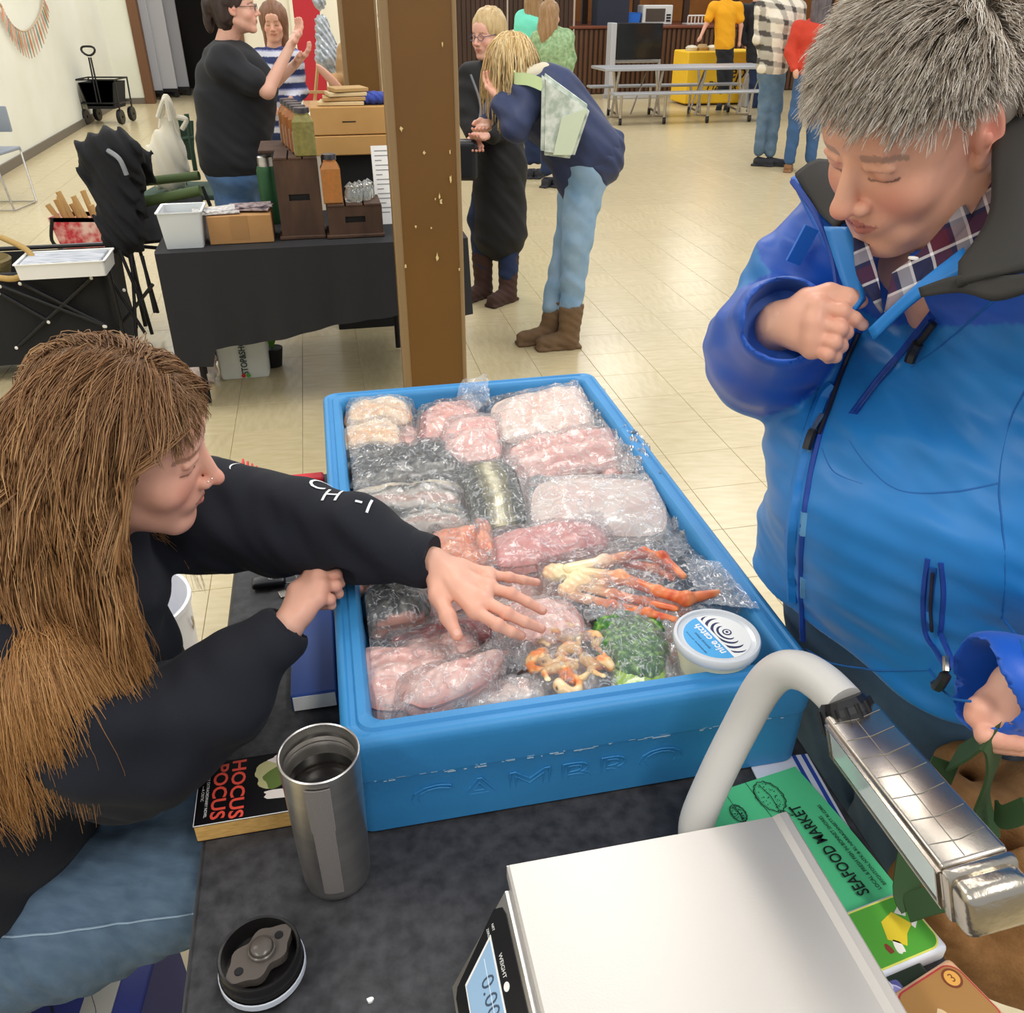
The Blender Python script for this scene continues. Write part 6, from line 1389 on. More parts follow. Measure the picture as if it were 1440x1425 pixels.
def glasses(M, parent, m=None):
    m = m or mat('spectacle_frame', '#2c2a33', .3); b = MB()
    for s in (-1, 1):
        b.tube([M @ V((s*.032+.021*math.cos(a), .100, .004+.016*math.sin(a))) for a in np.linspace(0, 2*PI, 15)[:-1]], .0016, n=5, closed=True); b.tube([M @ V((s*.053, .099, .008)), M @ V((s*.082, .0, .010))], .0016, n=5)
    b.tube([M @ V((-.011, .101, .006)), M @ V((.011, .101, .006))], .0016, n=5); b.build('glasses', m, parent)
# woman in the black t-shirt behind the spice table
fA, gA = figure('person in a black t-shirt and glasses, arm raised, behind the spice table', 5.15,
 dict(head=(332, 12), neck=(318, 62), chest=(332, 120), hip=(330, 216), sA=(318, 92, -.20), eA=(376, 128, -.22), hA=(408, 66, -.12), sB=(318, 84, .2), eB=(372, 130, .3), hB=(415, 90, .3), kA=(335, 340), fA=(335, 440), kB=(345, 340, .15), fB=(345, 436, .15)),
 (.97, .12, .02), M_blk, M_den1, shoe, (bob(bun=True), hmat('dark_brown_hair', '#41302a', '#2c201c'), 3), skin='#e3b09a', thick=1.34, sleeve='short', h=.010, brow='#4a3630')
glasses(head_M(gA['head'], (.97, .12, .02)), fA)
# curly haired woman in a striped jumper
def stripes(v):
    z = v[:, 2]; c = np.tile(np.array(lin('#2b3560')), (len(v), 1)); ph = (z*11.5) % 1; c[ph < .42] = np.array(lin('#c9cbd8')); c[(ph > .42) & (ph < .52)] = np.array(lin('#7f86b5')); c[z > 1.36] = np.array(lin('#4a4a7c')); return c
fB, gB = figure('curly haired person in a navy and white striped jumper beyond the black t-shirt', 7.4,
 dict(head=(385, 33), neck=(386, 66), chest=(390, 104), hip=(392, 175), sA=(366, 84), eA=(360, 130), hA=(380, 150, -.2), sB=(412, 84), eB=(420, 128), hB=(408, 150, -.2), kA=(385, 245), fA=(384, 300), kB=(402, 245), fB=(402, 300)),
 (.10, -.98, -.12), mat('striped_knit', '#2b3560', .9, attr=True), M_den3, shoe, (bob(long=.12, vol=1.24), hmat('curly_auburn_hair', '#8a6248', '#6b4730'), 5), topkw=dict(paint=stripes), hh=.006)
# woman in the long black coat with glasses
def coatx(g): return []
fD, gD = figure('blond short haired person with glasses in a long black coat and brown boots', 5.55,
 dict(head=(686, 50), neck=(692, 92), chest=(694, 135), hip=(702, 232), sA=(664, 108), eA=(664, 165, -.1), hA=(668, 192, -.22), sB=(728, 112), eB=(725, 175), hB=(686, 190, -.25), kA=(676, 305), fA=(680, 392), kB=(716, 308), fB=(714, 402, -.1)),
 (-.62, -.76, -.12), M_cloth('black_knit', '#1b1b1e', .9), M_den3, M_ug2, (bob(y0=.062, vol=1.06, top=.006), hmat('short_blond_hair', '#d6bd8e', '#b3935f'), 7), skin='#e0ad98', thick=.92, boots=.22, coat=(M_cloth('black_coat', '#141416', .75), .40))
glasses(head_M(gD['head'], (-.62, -.76, -.12)), fD, mat('blue_frame', '#33406b', .3))
b = MB(); b.tube(smooth_pts([YP(662, 105, 5.38), YP(676, 150, 5.34), YP(668, 190, 5.3)], 5), .007, n=6); b.tube(smooth_pts([YP(720, 100, 5.4), YP(690, 150, 5.34), YP(672, 190, 5.3)], 5), .007, n=6); b.build('bag_strap', mat('grey_strap', '#77777d', .6), fD)
blob('shirt_front', [cap(YP(694, 100, 5.42), YP(696, 120, 5.42), .022, .03, .01)], .006, mat('pale_blue_shirt', '#a9b9d6', .8), fD)
c = YP(655, 225, 5.25); tag(blob('handbag', [rbox(c, (.07, .05, .11), .03, .01)], .008, mat('black_leather', '#1a1b20', .4), None), 'black handbag held by the person in the long black coat', 'handbag')
# bending blonde
puff = M_cloth('navy_padded_jacket', '#2f3a60', .6, var=(14, '#25304f', 2))
fE, gE = figure('long haired blond person bending forward in a navy jacket, pale jeans and tan boots', 4.6,
 dict(head=(716, 92), neck=(738, 116), chest=(768, 142), hip=(828, 212), sA=(742, 138, -.16), eA=(726, 178, -.24), hA=(703, 140, -.14), sB=(738, 122, .16), eB=(700, 150, .2), hB=(688, 168, .1), kA=(812, 335, -.05), fA=(800, 462), kB=(802, 330, .12), fB=(772, 448, .08)),
 (-.96, -.05, -.22), puff, M_den2, M_ug, (bob(long=.10, y0=.066, vol=1.05), hmat('long_blond_hair', '#d9bd86', '#b8955c'), 9), thick=1.08, boots=.19, foot_dir=(-.96, -.25, 0))
# jacket skirt flaring over the hips
blob('jacket_hem', [cap(YP(800, 190, 4.6), YP(836, 222, 4.6), .15, .150, .05), cap(YP(800, 205, 4.6), YP(812, 262, 4.6), .13, .10, .05), cap(YP(838, 195, 4.6), YP(868, 196, 4.6), .07, .035, .04)], .009, puff, fE, disp=addf(wob((6, 6, 10), .006, 2, 1.4), wob((12, 9, 16), .002, 3, 1.4)))
r = np.random.default_rng(3); HB = head_M(gE['head'], (-.96, -.05, -.22)); L0 = fib(900); L0 = L0[(L0[:, 2] > 0) & (L0[:, 1] < .55)]
rt = to_w(HB, L0*np.array([.088, .106, .098])+np.array([0, -.022, .04])); Rb3 = sub3(HB); d0 = np.stack([L0[:, 0]*.9, .2*np.ones(len(L0)), -.5*np.ones(len(L0))], 1) @ Rb3.T; d0 /= np.linalg.norm(d0, axis=1, keepdims=True)
Gb = grow_hair(rt, d0, .26+.12*r.random(len(rt)), 10, .5, [(to_w(HB, (0, -.022, .04))[0], np.array([.088, .106, .098]), Rb3)], None, (.12, 2), 2, .7); hb = clumped(Gb, 3, .008, r)
strands_mesh('hair_lock', hb, .0022*np.linspace(1, .4, 10), strand_cols(len(hb), 10, ['#dcc08a', '#c9a66c', '#e6d0a2'], r), M_hair, fE)
blob('scarf', [cap(YP(735, 108, 4.5), YP(764, 102, 4.55), .035, .045, .02)], .008, mat('pale_scarf', '#cfc6ae', .9), fE)
# bag on her shoulder
t_ = thing('shoulder_bag', 'white and pale green floral shoulder bag hanging on the bending blond person', 'bag', YP(795, 222, 4.35))
q = [YP(762, 100, 4.36), YP(830, 150, 4.36), YP(806, 222, 4.36), YP(760, 216, 4.36)]
cq = sum(q, V((0, 0, 0)))/4
Mq = frame(q[3], q[2]-q[3], q[0]-q[3]); inv = Mq.inverted()
b = MB(); b.prism([((inv @ p).x, (inv @ p).y) for p in q], .10, Mq @ Matrix.Translation((0, 0, -.05))); bmesh.ops.bevel(b.bm, geom=list(b.bm.edges), offset=.018, segments=2, affect='EDGES'); b.build('bag_body', mat('pale_canvas', '#dfe5dc', .8, var=(22, '#aab7ab', 4)), t_, True)
b = MB(); q2 = [YP(790, 165, 4.30), YP(826, 152, 4.30), YP(804, 218, 4.30), YP(778, 218, 4.30)]; b.quad(*q2, th=.004); b.build('bag_pocket', mat('pale_green_canvas', '#cdd9bf', .8), t_)
ribbon('bag_strap', [YP(764, 120, 4.33), YP(744, 112, 4.36), YP(724, 110, 4.42), YP(728, 104, 4.5)], .05, mat('lime_strap', '#c3d6a0', .8), t_, (0, .2, 1), .006)
# far people
green = mat('green_print_top', '#a9c495', .9, var=(30, '#6f8f66', 2.5))
figure('person with light brown hair in a green patterned top beyond the bending person', 9.3, dict(head=(774, 22), neck=(777, 44), chest=(779, 65), hip=(778, 115), sA=(758, 55), eA=(752, 82), hA=(758, 105), sB=(796, 55), eB=(800, 84), hB=(797, 110), kA=(772, 175), fA=(768, 240), kB=(785, 175), fB=(784, 240)),
 (.55, .75, -.1), green, M_den3, shoe, (bob(long=.06), hmat('light_brown_hair', '#a8845e', '#86663f'), 2), hh=.007, h=.014)
figure('person in a mint green dress at the left of the patterned top', 9.8, dict(head=(752, -2), neck=(750, 18), chest=(748, 38), hip=(748, 85), sA=(735, 28), eA=(733, 50), hA=(740, 70), sB=(764, 28), eB=(768, 50), hB=(764, 70), kA=(746, 150), fA=(745, 225), kB=(756, 150), fB=(757, 225)),
 (.3, .9, 0), mat('mint_knit', '#74dcc0', .8), M_den3, shoe, (bob(long=.05), MATS['light_brown_hair'], 4), hh=.007, h=.014)
yel = mat('yellow_shirt', '#f0a91c', .85)
figure('person in a bright yellow t-shirt behind the yellow draped table', 16.4, dict(head=(1022, -18), neck=(1021, -2), chest=(1020, 18), hip=(1019, 62), sA=(1003, 10), eA=(993, 34), hA=(985, 52, -.2), sB=(1038, 10), eB=(1042, 36), hB=(1040, 58), kA=(1014, 95), fA=(1014, 128), kB=(1025, 95), fB=(1025, 128)),
 (-.3, -.9, -.1), yel, M_blk, shoe, (bob(), MATS['dark_brown_hair'], 4), sleeve='short', hh=.009, h=.016, thick=1.1)
figure('person in a black long sleeved top between the yellow shirt and the plaid shirt', 16.6, dict(head=(1068, -20), neck=(1064, -2), chest=(1062, 24), hip=(1062, 82), sA=(1045, 12), eA=(1042, 45), hA=(1048, 62), sB=(1080, 12), eB=(1082, 45), hB=(1078, 70), kA=(1060, 118), fA=(1060, 148), kB=(1068, 118), fB=(1068, 148)),
 (-.2, .9, 0), M_blk, M_den3, shoe, (bob(), MATS['dark_brown_hair'], 4), hh=.009, h=.016)
def pl(v):
    c = np.tile(np.array(lin('#e6ddcb')), (len(v), 1)); x = v @ np.array([.85, .5, .15]); z = v[:, 2]+.15*v[:, 0]
    w = .5*(((x*7.5) % 1) < .38)+.5*(((z*7.5) % 1) < .38); return mixn(c, '#3a3634', w*.95)
figure('person from behind in a cream and black plaid shirt and grey blue jeans', 10.6, dict(head=(1108, -32), neck=(1104, -6), chest=(1096, 30), hip=(1086, 92), sA=(1072, 12), eA=(1068, 55), hA=(1076, 80, .2), sB=(1122, 14), eB=(1126, 52), hB=(1112, 82), kA=(1076, 150), fA=(1067, 214), kB=(1090, 152), fB=(1083, 216)),
 (.35, .9, 0), mat('plaid_overshirt', '#e6ddcb', .9, attr=True), M_den4, shoe, (bob(), MATS['dark_brown_hair'], 4), topkw=dict(paint=pl), hh=.008, h=.012, thick=1.15, foot_dir=(.9, -.3, 0))
figure('person from behind in a red jumper and blue jeans with dark shoulder hair', 10.2, dict(head=(1156, 2), neck=(1152, 22), chest=(1146, 50), hip=(1136, 95), sA=(1124, 40), eA=(1112, 72), hA=(1118, 98, -.1), sB=(1170, 42), eB=(1176, 75), hB=(1168, 98), kA=(1120, 160), fA=(1110, 226), kB=(1146, 160), fB=(1140, 224)),
 (.35, .9, 0), mat('red_knit', '#c4402c', .9), M_cloth('blue_denim_far', '#3c5d86', .85), mat('tan_shoe', '#8a6240', .7), (bob(long=.10, vol=1.08), hmat('dark_grey_hair', '#4a4346', '#6d6468'), 4), hh=.008, h=.012)
figure('person in a purple top at the far right of the hall', 13.0, dict(head=(1392, -10), neck=(1391, 4), chest=(1390, 25), hip=(1390, 66), sA=(1376, 14), eA=(1373, 36), hA=(1380, 52), sB=(1406, 14), eB=(1411, 34), hB=(1414, 30, -.2), kA=(1386, 110), fA=(1386, 165), kB=(1394, 110), fB=(1394, 165)),
 (-.5, -.8, 0), mat('purple_top', '#b983b8', .85), M_den3, shoe, (bob(long=.06), MATS['light_brown_hair'], 4), sleeve='short', hh=.009, h=.016)
figure('long grey haired person glimpsed at the left edge of the further pillar', 7.6, dict(head=(497, 35), neck=(500, 60), chest=(506, 90), hip=(510, 155), sA=(488, 76), eA=(484, 118), hA=(468, 112, -.2), sB=(524, 76), eB=(528, 118), hB=(522, 145), kA=(505, 230), fA=(505, 290), kB=(515, 230), fB=(515, 290)),
 (-.8, .2, -.1), mat('tan_jumper', '#b89468', .9), M_den3, shoe, (bob(long=.16), hmat('long_grey_hair', '#8f8a86', '#6d6864'), 6), hh=.007, h=.012)
figure('dark haired person with glasses seen in the gap between the two pillars', 7.0, dict(head=(548, 14), neck=(550, 42), chest=(552, 75), hip=(552, 150), sA=(530, 60), eA=(528, 100), hA=(534, 130, -.1), sB=(574, 60), eB=(576, 100), hB=(570, 130), kA=(546, 225), fA=(546, 290), kB=(560, 225), fB=(560, 290)),
 (-.55, -.8, -.1), mat('sand_fleece', '#d8b98c', .9), M_den3, shoe, (bob(), MATS['dark_brown_hair'], 6), hh=.007, h=.012)
# ================= BACKGROUND OBJECTS =================
def bpx(x0, x1, yb, yt, z0=0.0, v=None):
    """front face seen between pixels -> u0,u1,v0,z1"""
    if v is None: v = hxy(P((x0+x1)/2, yb, z0))[1]
    a, c, t = HV(x0, yb, v), HV(x1, yb, v), HV((x0+x1)/2, yt, v); return hxy(a)[0], hxy(c)[0], v, t.z
def hrot(extra=0): return Matrix.Rotation(PHI+extra, 3, 'Z')
# --- spice table with black cloth ---
ZT = .75; tu0, tu1, tv0, tv1 = -.735, .62, 3.95, 4.68
t_ = thing('spice_table', 'trestle table with thin black legs under the black cloth', 'table', hall((tu0+tu1)/2, (tv0+tv1)/2), PHI)
b = MB(); hbox(b, tu0+.01, tu1-.01, tv0+.01, tv1-.01, ZT-.04, ZT-.006, .004); b.build('tabletop', M_blackm, t_)
for u in (tu0+.09, tu1-.3):
    for v in (tv0+.08, tv1-.08): b = MB(); b.tube([hall(u, v, ZT-.04), hall(u, v, .014)], .014); b.build('leg', M_blackm, t_)
def cloth():
    n = 60; pts = []; Nn = 14
    per = []; 
    for k in range(n): per.append((tu0+(tu1-tu0)*k/n, tv0))
    for k in range(20): per.append((tu1, tv0+(tv1-tv0)*k/20))
    for k in range(n): per.append((tu1-(tu1-tu0)*k/n, tv1))
    for k in range(20): per.append((tu0, tv1-(tv1-tv0)*k/20))
    m = len(per); rings = []; cu, cv = (tu0+tu1)/2, (tv0+tv1)/2
    for j in range(Nn+1):
        s = j/Nn; ring = []
        for k, (u, v) in enumerate(per):
            a = 2*PI*k/m; drop = .385+.05*math.sin(a*2+1)+(.08 if k < 8 or k > m-10 else 0); ex = .006+s*(.012*math.sin(k*.35)+.008*math.sin(k*.9+1)+.014); du, dv = (0, -1) if k < n else (1, 0) if k < n+20 else (0, 1) if k < 2*n+20 else (-1, 0)
            ring.append(hall(u+du*ex, v+dv*ex, ZT-.001-s*drop))
        rings.append(ring)
    b = MB(); b.bm.faces.new([b.bm.verts.new(p+V((0, 0, .0))) for p in rings[0]]); loops(b.bm, rings, False, False); return b
tag(cloth().build('tablecloth', M_cloth('black_table_cloth', '#222225', .85), None, True), 'black cloth draped over the spice table', 'tablecloth')
def solidbox(name, lab, cat, x0, x1, yb, yt, depth, m, z0=ZT, bev=.004, v=None, group=None, top=None):
    u0, u1, v0, z1 = bpx(x0, x1, yb, yt, z0, v); t = thing(name, lab, cat, hall((u0+u1)/2, v0+depth/2, z0), PHI, group); return t, u0, u1, v0, v0+depth, z0, z1
def tray(t, u0, u1, v0, v1, z0, z1, th, m, name='body', fl=.0):
    b = MB(); b.bm.verts.index_update()
    r1 = rr(u0+fl, u1-fl, v0+fl, v1-fl, .01, z0+.001, 3); r2 = rr(u0, u1, v0, v1, .012, z1, 3); r2b = rr(u0-.006, u1+.006, v0-.006, v1+.006, .014, z1, 3); r2c = rr(u0-.006, u1+.006, v0-.006, v1+.006, .014, z1+.004, 3); r3 = rr(u0+th, u1-th, v0+th, v1-th, .01, z1+.003, 3); r4 = rr(u0+fl+th, u1-fl-th, v0+fl+th, v1-fl-th, .008, z0+.006, 3)
    loops(b.bm, [r1, r2, r2b, r2c, r3, r4], True, True); return b.build(name, m, t, True)
M_clear = mat('frosted_plastic', '#dfe4e6', .3, trans=.2, coat=.3); M_card = mat('cardboard', '#b98d5c', .85, var=(6, '#a87c4c', 1.5)); M_crate = mat('dark_crate_wood', '#5a4030', .7, var=(14, '#3d2a1e', 2.2), stretch=(1, 1, .3)); M_paper = mat('printed_paper', '#e7e4df', .7, var=(60, '#a9a6a6', 4))
t, *q = solidbox('plastic_bin', 'frosted white plastic bin on the left end of the spice table', 'bin', 229, 291, 351, 300, .20, M_clear); tray(t, *q, .006, M_clear, fl=.014)
b = MB(); hbox(b, q[0]+.03, q[1]-.03, q[2]+.03, q[3]-.03, q[4]+.01, q[5]-.03, .004); b.build('contents', M_white, t)
t, u0, u1, v0, v1, z0, z1 = solidbox('cardboard_box', 'brown cardboard box with a flap seam on the spice table', 'box', 296, 386, 343, 303, .20, M_card)
b = MB(); hbox(b, u0, u1, v0, v1, z0+.001, z1, .003); b.build('body', M_card, t); b = MB(); hbox(b, (u0+u1)/2-.04, (u0+u1)/2+.035, v0-.001, v0+.001, z0+.02, z1-.002); b.build('tape', mat('tan_tape', '#a67c4d', .5), t)
for k, (uo, vo, rz, lab) in enumerate(((-.10, .05, .1, 'printed leaflets lying on the bin and box'), (.04, .08, -.2, 'dark patterned leaflets fanned on the cardboard box'))):
    b = MB(); b.box(hall((u0+u1)/2+uo, v0+vo+.03, z1+.0085+.004*k), (.20, .13, .006), rz=PHI+rz); b.box(hall((u0+u1)/2+uo+.02, v0+vo+.04, z1+.0145+.004*k), (.16, .11, .004), rz=PHI+rz+.3); tag(b.build('leaflet', [M_paper, mat('dark_print', '#b9a7a4', .6, var=(40, '#4a3a48', 4))][k]), lab, 'leaflet')
def crate(lab, x0, x1, yb, yt, depth, z0=ZT, hand='front', v=None):
    t, u0, u1, v0, v1, z0, z1 = solidbox('wooden_crate', lab, 'crate', x0, x1, yb, yt, depth, None, z0, v=v, group='wooden crates on the spice table')
    th = .012; z0 += .002
    # open frame of boards, open side up; front panel has a slot handle
    sh_ = .045; zc_ = (z0+z1)/2+.01; uc = (u0+u1)/2
    b = MB(); M0 = frame(hall(uc, v0, zc_), hall(1, 0, 0), V((0, 0, 1))); bm = b.bm
    outer = [(u0-uc, z0-zc_), (u1-uc, z0-zc_), (u1-uc, z1-zc_), (u0-uc, z1-zc_)]
    for a, c in (((u0-uc, z0-zc_), (u1-uc, -.014)), ((u0-uc, .014), (u1-uc, z1-zc_)), ((u0-uc, -.014), (-sh_, .014)), ((sh_, -.014), (u1-uc, .014))):
        b.prism([a, (c[0], a[1]), c, (a[0], c[1])], th, M0 @ Matrix.Translation((0, 0, -th)))
    b.build('front_board', M_crate, t)
    for nm, bb in (('side_board', (u0, u0+th, v0+th, v1-th, z0, z1)), ('side_board', (u1-th, u1, v0+th, v1-th, z0, z1)), ('back_board', (u0, u1, v1-th, v1, z0, z1)), ('bottom_board', (u0+th, u1-th, v0+th, v1-th, z0, z0+th))):
        b = MB(); hbox(b, *bb, .002); b.build(nm, M_crate, t)
    for k in range(3): w = (u1-u0)/3; b = MB(); hbox(b, u0+w*k+.003, u0+w*(k+1)-.003, v0-.004, v1, z1, z1+.010, .002); b.build('lid_board', M_crate, t)
    b = MB(); hbox(b, uc-sh_, uc+sh_, v0+th+.001, v0+th+.004, zc_-.014, zc_+.014); b.build('slot_shade', M_blackm, t)  # black plate set behind the slot in place of the shade inside
    b = MB(); hbox(b, u0-.012, u1+.004, v0-.012, v1, z0-.001, z0+.014, .003); b.build('base_board', M_crate, t)
    return u0, u1, v0, v1, z1+.010
c1 = crate('tall dark wooden crate standing on end with spice jars on top', 398, 458, 336, 224, .22)
c2 = crate('low dark wooden crate with a slot handle beside the pillar', 464, 540, 334, 290, .20)
def jar(lab, c, w, h_, spice, lid='#4c4a50', label=None):
    t = thing('spice_jar', lab, 'jar', c, PHI, 'square spice jars')
    M0 = Matrix.Translation(c); s = w/2; prof_ = [(s*.9, .001), (s, .006), (s, h_*.72), (s*.62, h_*.86), (s*.62, h_*.9)]
    b = MB(); loops(b.bm, [[M0 @ (hrot() @ V((x*a, y*a, z))) for x, y in ((-1, -1), (1, -1), (1, 1), (-1, 1))] for a, z in prof_], True, True); b.build('jar_body', mat('spice'+spice, spice, .25, coat=.8, var=(60, '#8f6a34' if spice != '#9a8f50' else '#6d6a38', 1.6)), t)
    b = MB(); b.lathe([(0, h_), (s*.72, h_), (s*.74, h_*.98), (s*.74, h_*.89), (0, h_*.89)], c, 20); b.build('lid', mat('jar_lid', lid, .3, .6), t, True)
    if label: b = MB(); e = s+.001; b.quad(*[c+hrot() @ V(p) for p in ((-e, s*.9, .012), (-e, -s*.9, .012), (-e, -s*.9, h_*.5), (-e, s*.9, h_*.5))], th=.001); b.build('label', M_white, t)
    return t
jc = HV(431, 222, c1[2]+.04); ju = hxy(jc)[0]; jh = HV(431, 151, c1[2]+.04).z-c1[4]
nm_ = ['nearest square jar of pale green herbs on the tall crate', 'second square jar in the row on the tall crate, reddish spice', 'third square jar in the row on the tall crate', 'fourth square jar in the row on the tall crate', 'fifth and furthest square jar on the tall crate']
for k in range(5): jar(nm_[k], hall(ju-.016*k, c1[2]+.045+.098*k, c1[4]) if k < 2 else hall(ju-.016*k, c1[2]+.045+.098*k, c1[4]), .092, jh, ['#9a8f50', '#b5683c', '#a85a3a', '#b8744a', '#a0603c'][k], label=True)
# a board carries the rear jars of the row
b = MB(); hbox(b, c1[0]-.07, c1[1], c1[3], c1[3]+.32, c1[4]-.014, c1[4]-.001, .002); b2 = hbox(b, c1[0]+.01, c1[1]-.01, c1[3]+.28, c1[3]+.30, ZT+.001, c1[4]-.014, .002); tag(b.build('shelf_board', M_crate), 'dark shelf board behind the tall crate carrying the rear spice jars', 'board')
uu = hxy(HV(469, 287, c2[2]+.06))[0]; jar('square jar of orange spice on the low wooden crate', hall(uu, c2[2]+.055, c2[4]), .085, HV(469, 216, c2[2]+.06).z-c2[4], '#c0702c')
M_glass = mat('clear_glass', '#eef4f4', .03, trans=.85, coat=1, ior=1.3)
for k, (x, y) in enumerate(((492, 268), (505, 262), (518, 266), (500, 275), (514, 277))):
    uu = hxy(HV(x, y, c2[2]+.10))[0]; cc = hall(min(uu, c2[1]-.03), c2[2]+.05+.035*(k % 3), c2[4]); t = thing('glass_jar', 'small clip top glass jar on the low crate, '+['left', 'back', 'right', 'front left', 'front right'][k]+' of the five', 'jar', cc, 0, 'small glass jars on the low crate')
    b = MB(); b.lathe([(0, .001), (.024, .001), (.027, .006), (.027, .045), (.02, .055), (.018, .06), (0, .06)], cc, 18); b.build('glass', M_glass, t, True); b = MB(); b.lathe([(.020, .061), (.021, .069), (.010, .072), (.006, .082), (0, .084)], cc, 14); b.build('stopper', M_glass, t, True); b = MB(); b.tube([cc+V((.022, 0, .05)), cc+V((.027, 0, .066)), cc+V((.0, 0, .086)), cc+V((-.025, 0, .064))], .0015, n=5); b.build('clip', M_steel, t)
t, u0, u1, v0, v1, z0, z1 = solidbox('price_sign', 'white printed sign leaning against the pillar side of the spice table', 'sign', 530, 560, 305, 205, .01, None, v=4.30)
M0 = frame(hall(u0, 4.30, z0), hall(1, 0, 0), V((.0, .25, 1))); w_, h_ = u1-u0+.10, z1-z0
b = MB(); b.prism([(0, 0), (w_, 0), (w_, h_), (0, h_)], .004, M0); b.build('board', M_white, t)
b = MB(); 
for k in range(14): b.prism([(.015, h_*(.93-.06*k)), (.015+.06+.03*math.sin(k*2.2), h_*(.93-.06*k)), (.015+.06+.03*math.sin(k*2.2), h_*(.93-.06*k)+.004), (.015, h_*(.93-.06*k)+.004)], .001, M0 @ Matrix.Translation((0, 0, .004)))
b.build('printed_line', mat('grey_ink', '#8b8a8c', .6), t)['kind'] = 'stuff'
# green thermos
cc = hall(hxy(HV(383, 300, 4.45))[0], 4.45, ZT); t = thing('green_thermos', 'green steel thermos behind the tall crate', 'flask', cc); b = MB(); b.lathe([(0, .001), (.045, .001), (.047, .01), (.047, .24), (.04, .26), (0, .26)], cc, 24); b.build('body', mat('hammered_green', '#2f5a38', .4, .3), t, True); b = MB(); b.lathe([(.036, .26), (.036, .30), (.03, .305), (0, .305)], cc, 20); b.build('cup_lid', M_steel, t, True)
# tall tan box behind with boards and blue cloth on top
t, u0, u1, v0, v1, z0, z1 = solidbox('storage_box', 'large pale plywood box on a stand behind the spice jars', 'box', 446, 562, 250, 152, .35, None, v=4.95, z0=0)
z1 = HV(500, 150, 4.95).z; z0 = HV(500, 218, 4.95).z; mz = HV(500, 190, 4.95).z; M_ply = mat('pale_plywood', '#c79a5e', .6, var=(5, '#b88a4e', 1.8))
b = MB(); hbox(b, u0, u1, v0, v1, mz+.002, z1, .004); b.build('upper_panel', M_ply, t); b = MB(); hbox(b, u0-.004, u1, v0-.004, v1, z0, mz-.002, .004); b.build('lower_panel', M_ply, t)
b = MB(); hbox(b, u0+.03, u1-.03, v0+.05, v1-.03, .0, z0, .004); b.build('stand', M_blackm, t)
b = MB(); hbox(b, (u0+u1)/2-.06, (u0+u1)/2+.01, v0-.002, v0+.001, (z1+mz)/2-.005, (z1+mz)/2); b.build('slot', M_blackm, t)
for k in range(4):
    b = MB(); b.box(hall(u0+.17+.012*k, v0+.12, z1+.0115+.021*k), (.24-.02*k, .16, .018), rz=PHI+.12*(k-1), bev=.003); tag(b.build('book', mat('board_tan%d' % (k % 2), ['#d8c193', '#b99560'][k % 2], .7)), ['lowest', 'second', 'third', 'topmost'][k]+' thin book in the stack on the plywood box', 'book', 'stack of thin books on the plywood box')
cc = hall(u1-.12, v0+.10, z1+.03); tag(blob('blue_cloth', [ell(cc, (.09, .06, .032), .02), ell(cc+V((.05, 0, .0)), (.05, .05, .025), .02)], .007, mat('blue_fabric', '#34479c', .8), None, disp=wob((25, 20, 20), .006, 2)), 'crumpled blue cloth on the plywood box beside the books', 'cloth')
# display table with scarf and easel further back
t, u0, u1, v0, v1, z0, z1 = solidbox('display_table', 'white covered display table beyond the plywood box', 'table', 425, 480, 215, 118, .8, None, v=7.9, z0=0)
z1 = .80; b = MB(); hbox(b, u0-.1, u1+.7, v0, v1, .02, z1, .01); b.build('cover', mat('white_cover', '#e3ddd6', .8), t)
cc = hall((u0+u1)/2+.1, v0+.3, z1); t = thing('easel', 'small pale wooden easel on the white display table', 'easel', cc)
for dx in (-.14, .14): b = MB(); b.tube([cc+V((dx, 0, .012)), cc+V((dx*.15, .05, .62))], .014, n=6); b.build('leg', mat('pale_wood', '#d8b27a', .6), t)
b = MB(); b.tube([cc+V((0, .22, .012)), cc+V((0, .06, .58))], .012, n=6); b.build('leg', MATS['pale_wood'], t)
b = MB(); b.box(cc+V((0, -.01, .2)), (.3, .03, .02)); b.build('ledge', MATS['pale_wood'], t)
tag(blob('silver_scarf', [cap(cc+V((.02, -.06, .72)), cc+V((.05, -.06, .46)), .05, .10, .04), cap(cc+V((.05, -.06, .46)), cc+V((.20, -.05, .16)), .10, .05, .04), ell(cc+V((.02, -.06, .86)), (.05, .05, .06), .02)], .010, mat('silver_fabric', '#c9d0d6', .35, .3, var=(25, '#8d969e', 3)), None, disp=wob((20, 14, 16), .012, 4)), 'silvery white scarf draped over the small easel', 'scarf')
for k, dx in enumerate((-.22, .32, .4)):
    c_ = cc+V((dx, -.12, 0)); b = MB(); b.lathe([(0, .001), (.04, .001), (.045, .10), (.03, .13), (0, .13)], c_, 16); tag(b.build('glass_vase', M_glass, None, True), ['left', 'middle', 'right'][k]+' small glass vase on the white display table', 'vase', 'glass vases on the display table')
# --- bags under the spice table ---
u0, u1, v0, z1 = bpx(311, 380, 533, 478, 0, None); t = thing('grocery_bag', 'white reusable grocery bag with a logo under the spice table', 'bag', hall((u0+u1)/2, v0+.1), PHI)
M_gb = mat('woven_white', '#d9dcd6', .6, bump=(200, .3, .001)); z1 += .02
b = MB(); loops(b.bm, [rr(u0+o_, u1-o_, v0+o2, v0+.18-o2, .015, z, 3) for o_, o2, z in ((.004, .004, .002), (0, 0, .01), (-.004, .002, .12), (0, .01, z1), (.012, .02, z1), (.014, .02, .03))], True, True); b.build('bag_body', M_gb, t, True)
Mg = frame(hall((u0+u1)/2+.005, v0-.006, z1*.55), V((0, 0, 1)), hall(-1, 0, 0)); text('bag_print', 'STOP&SHOP', Mg, .045, mat('dark_green_print', '#2d3f35', .6), t, .0005, bold=.001, sx=.8)
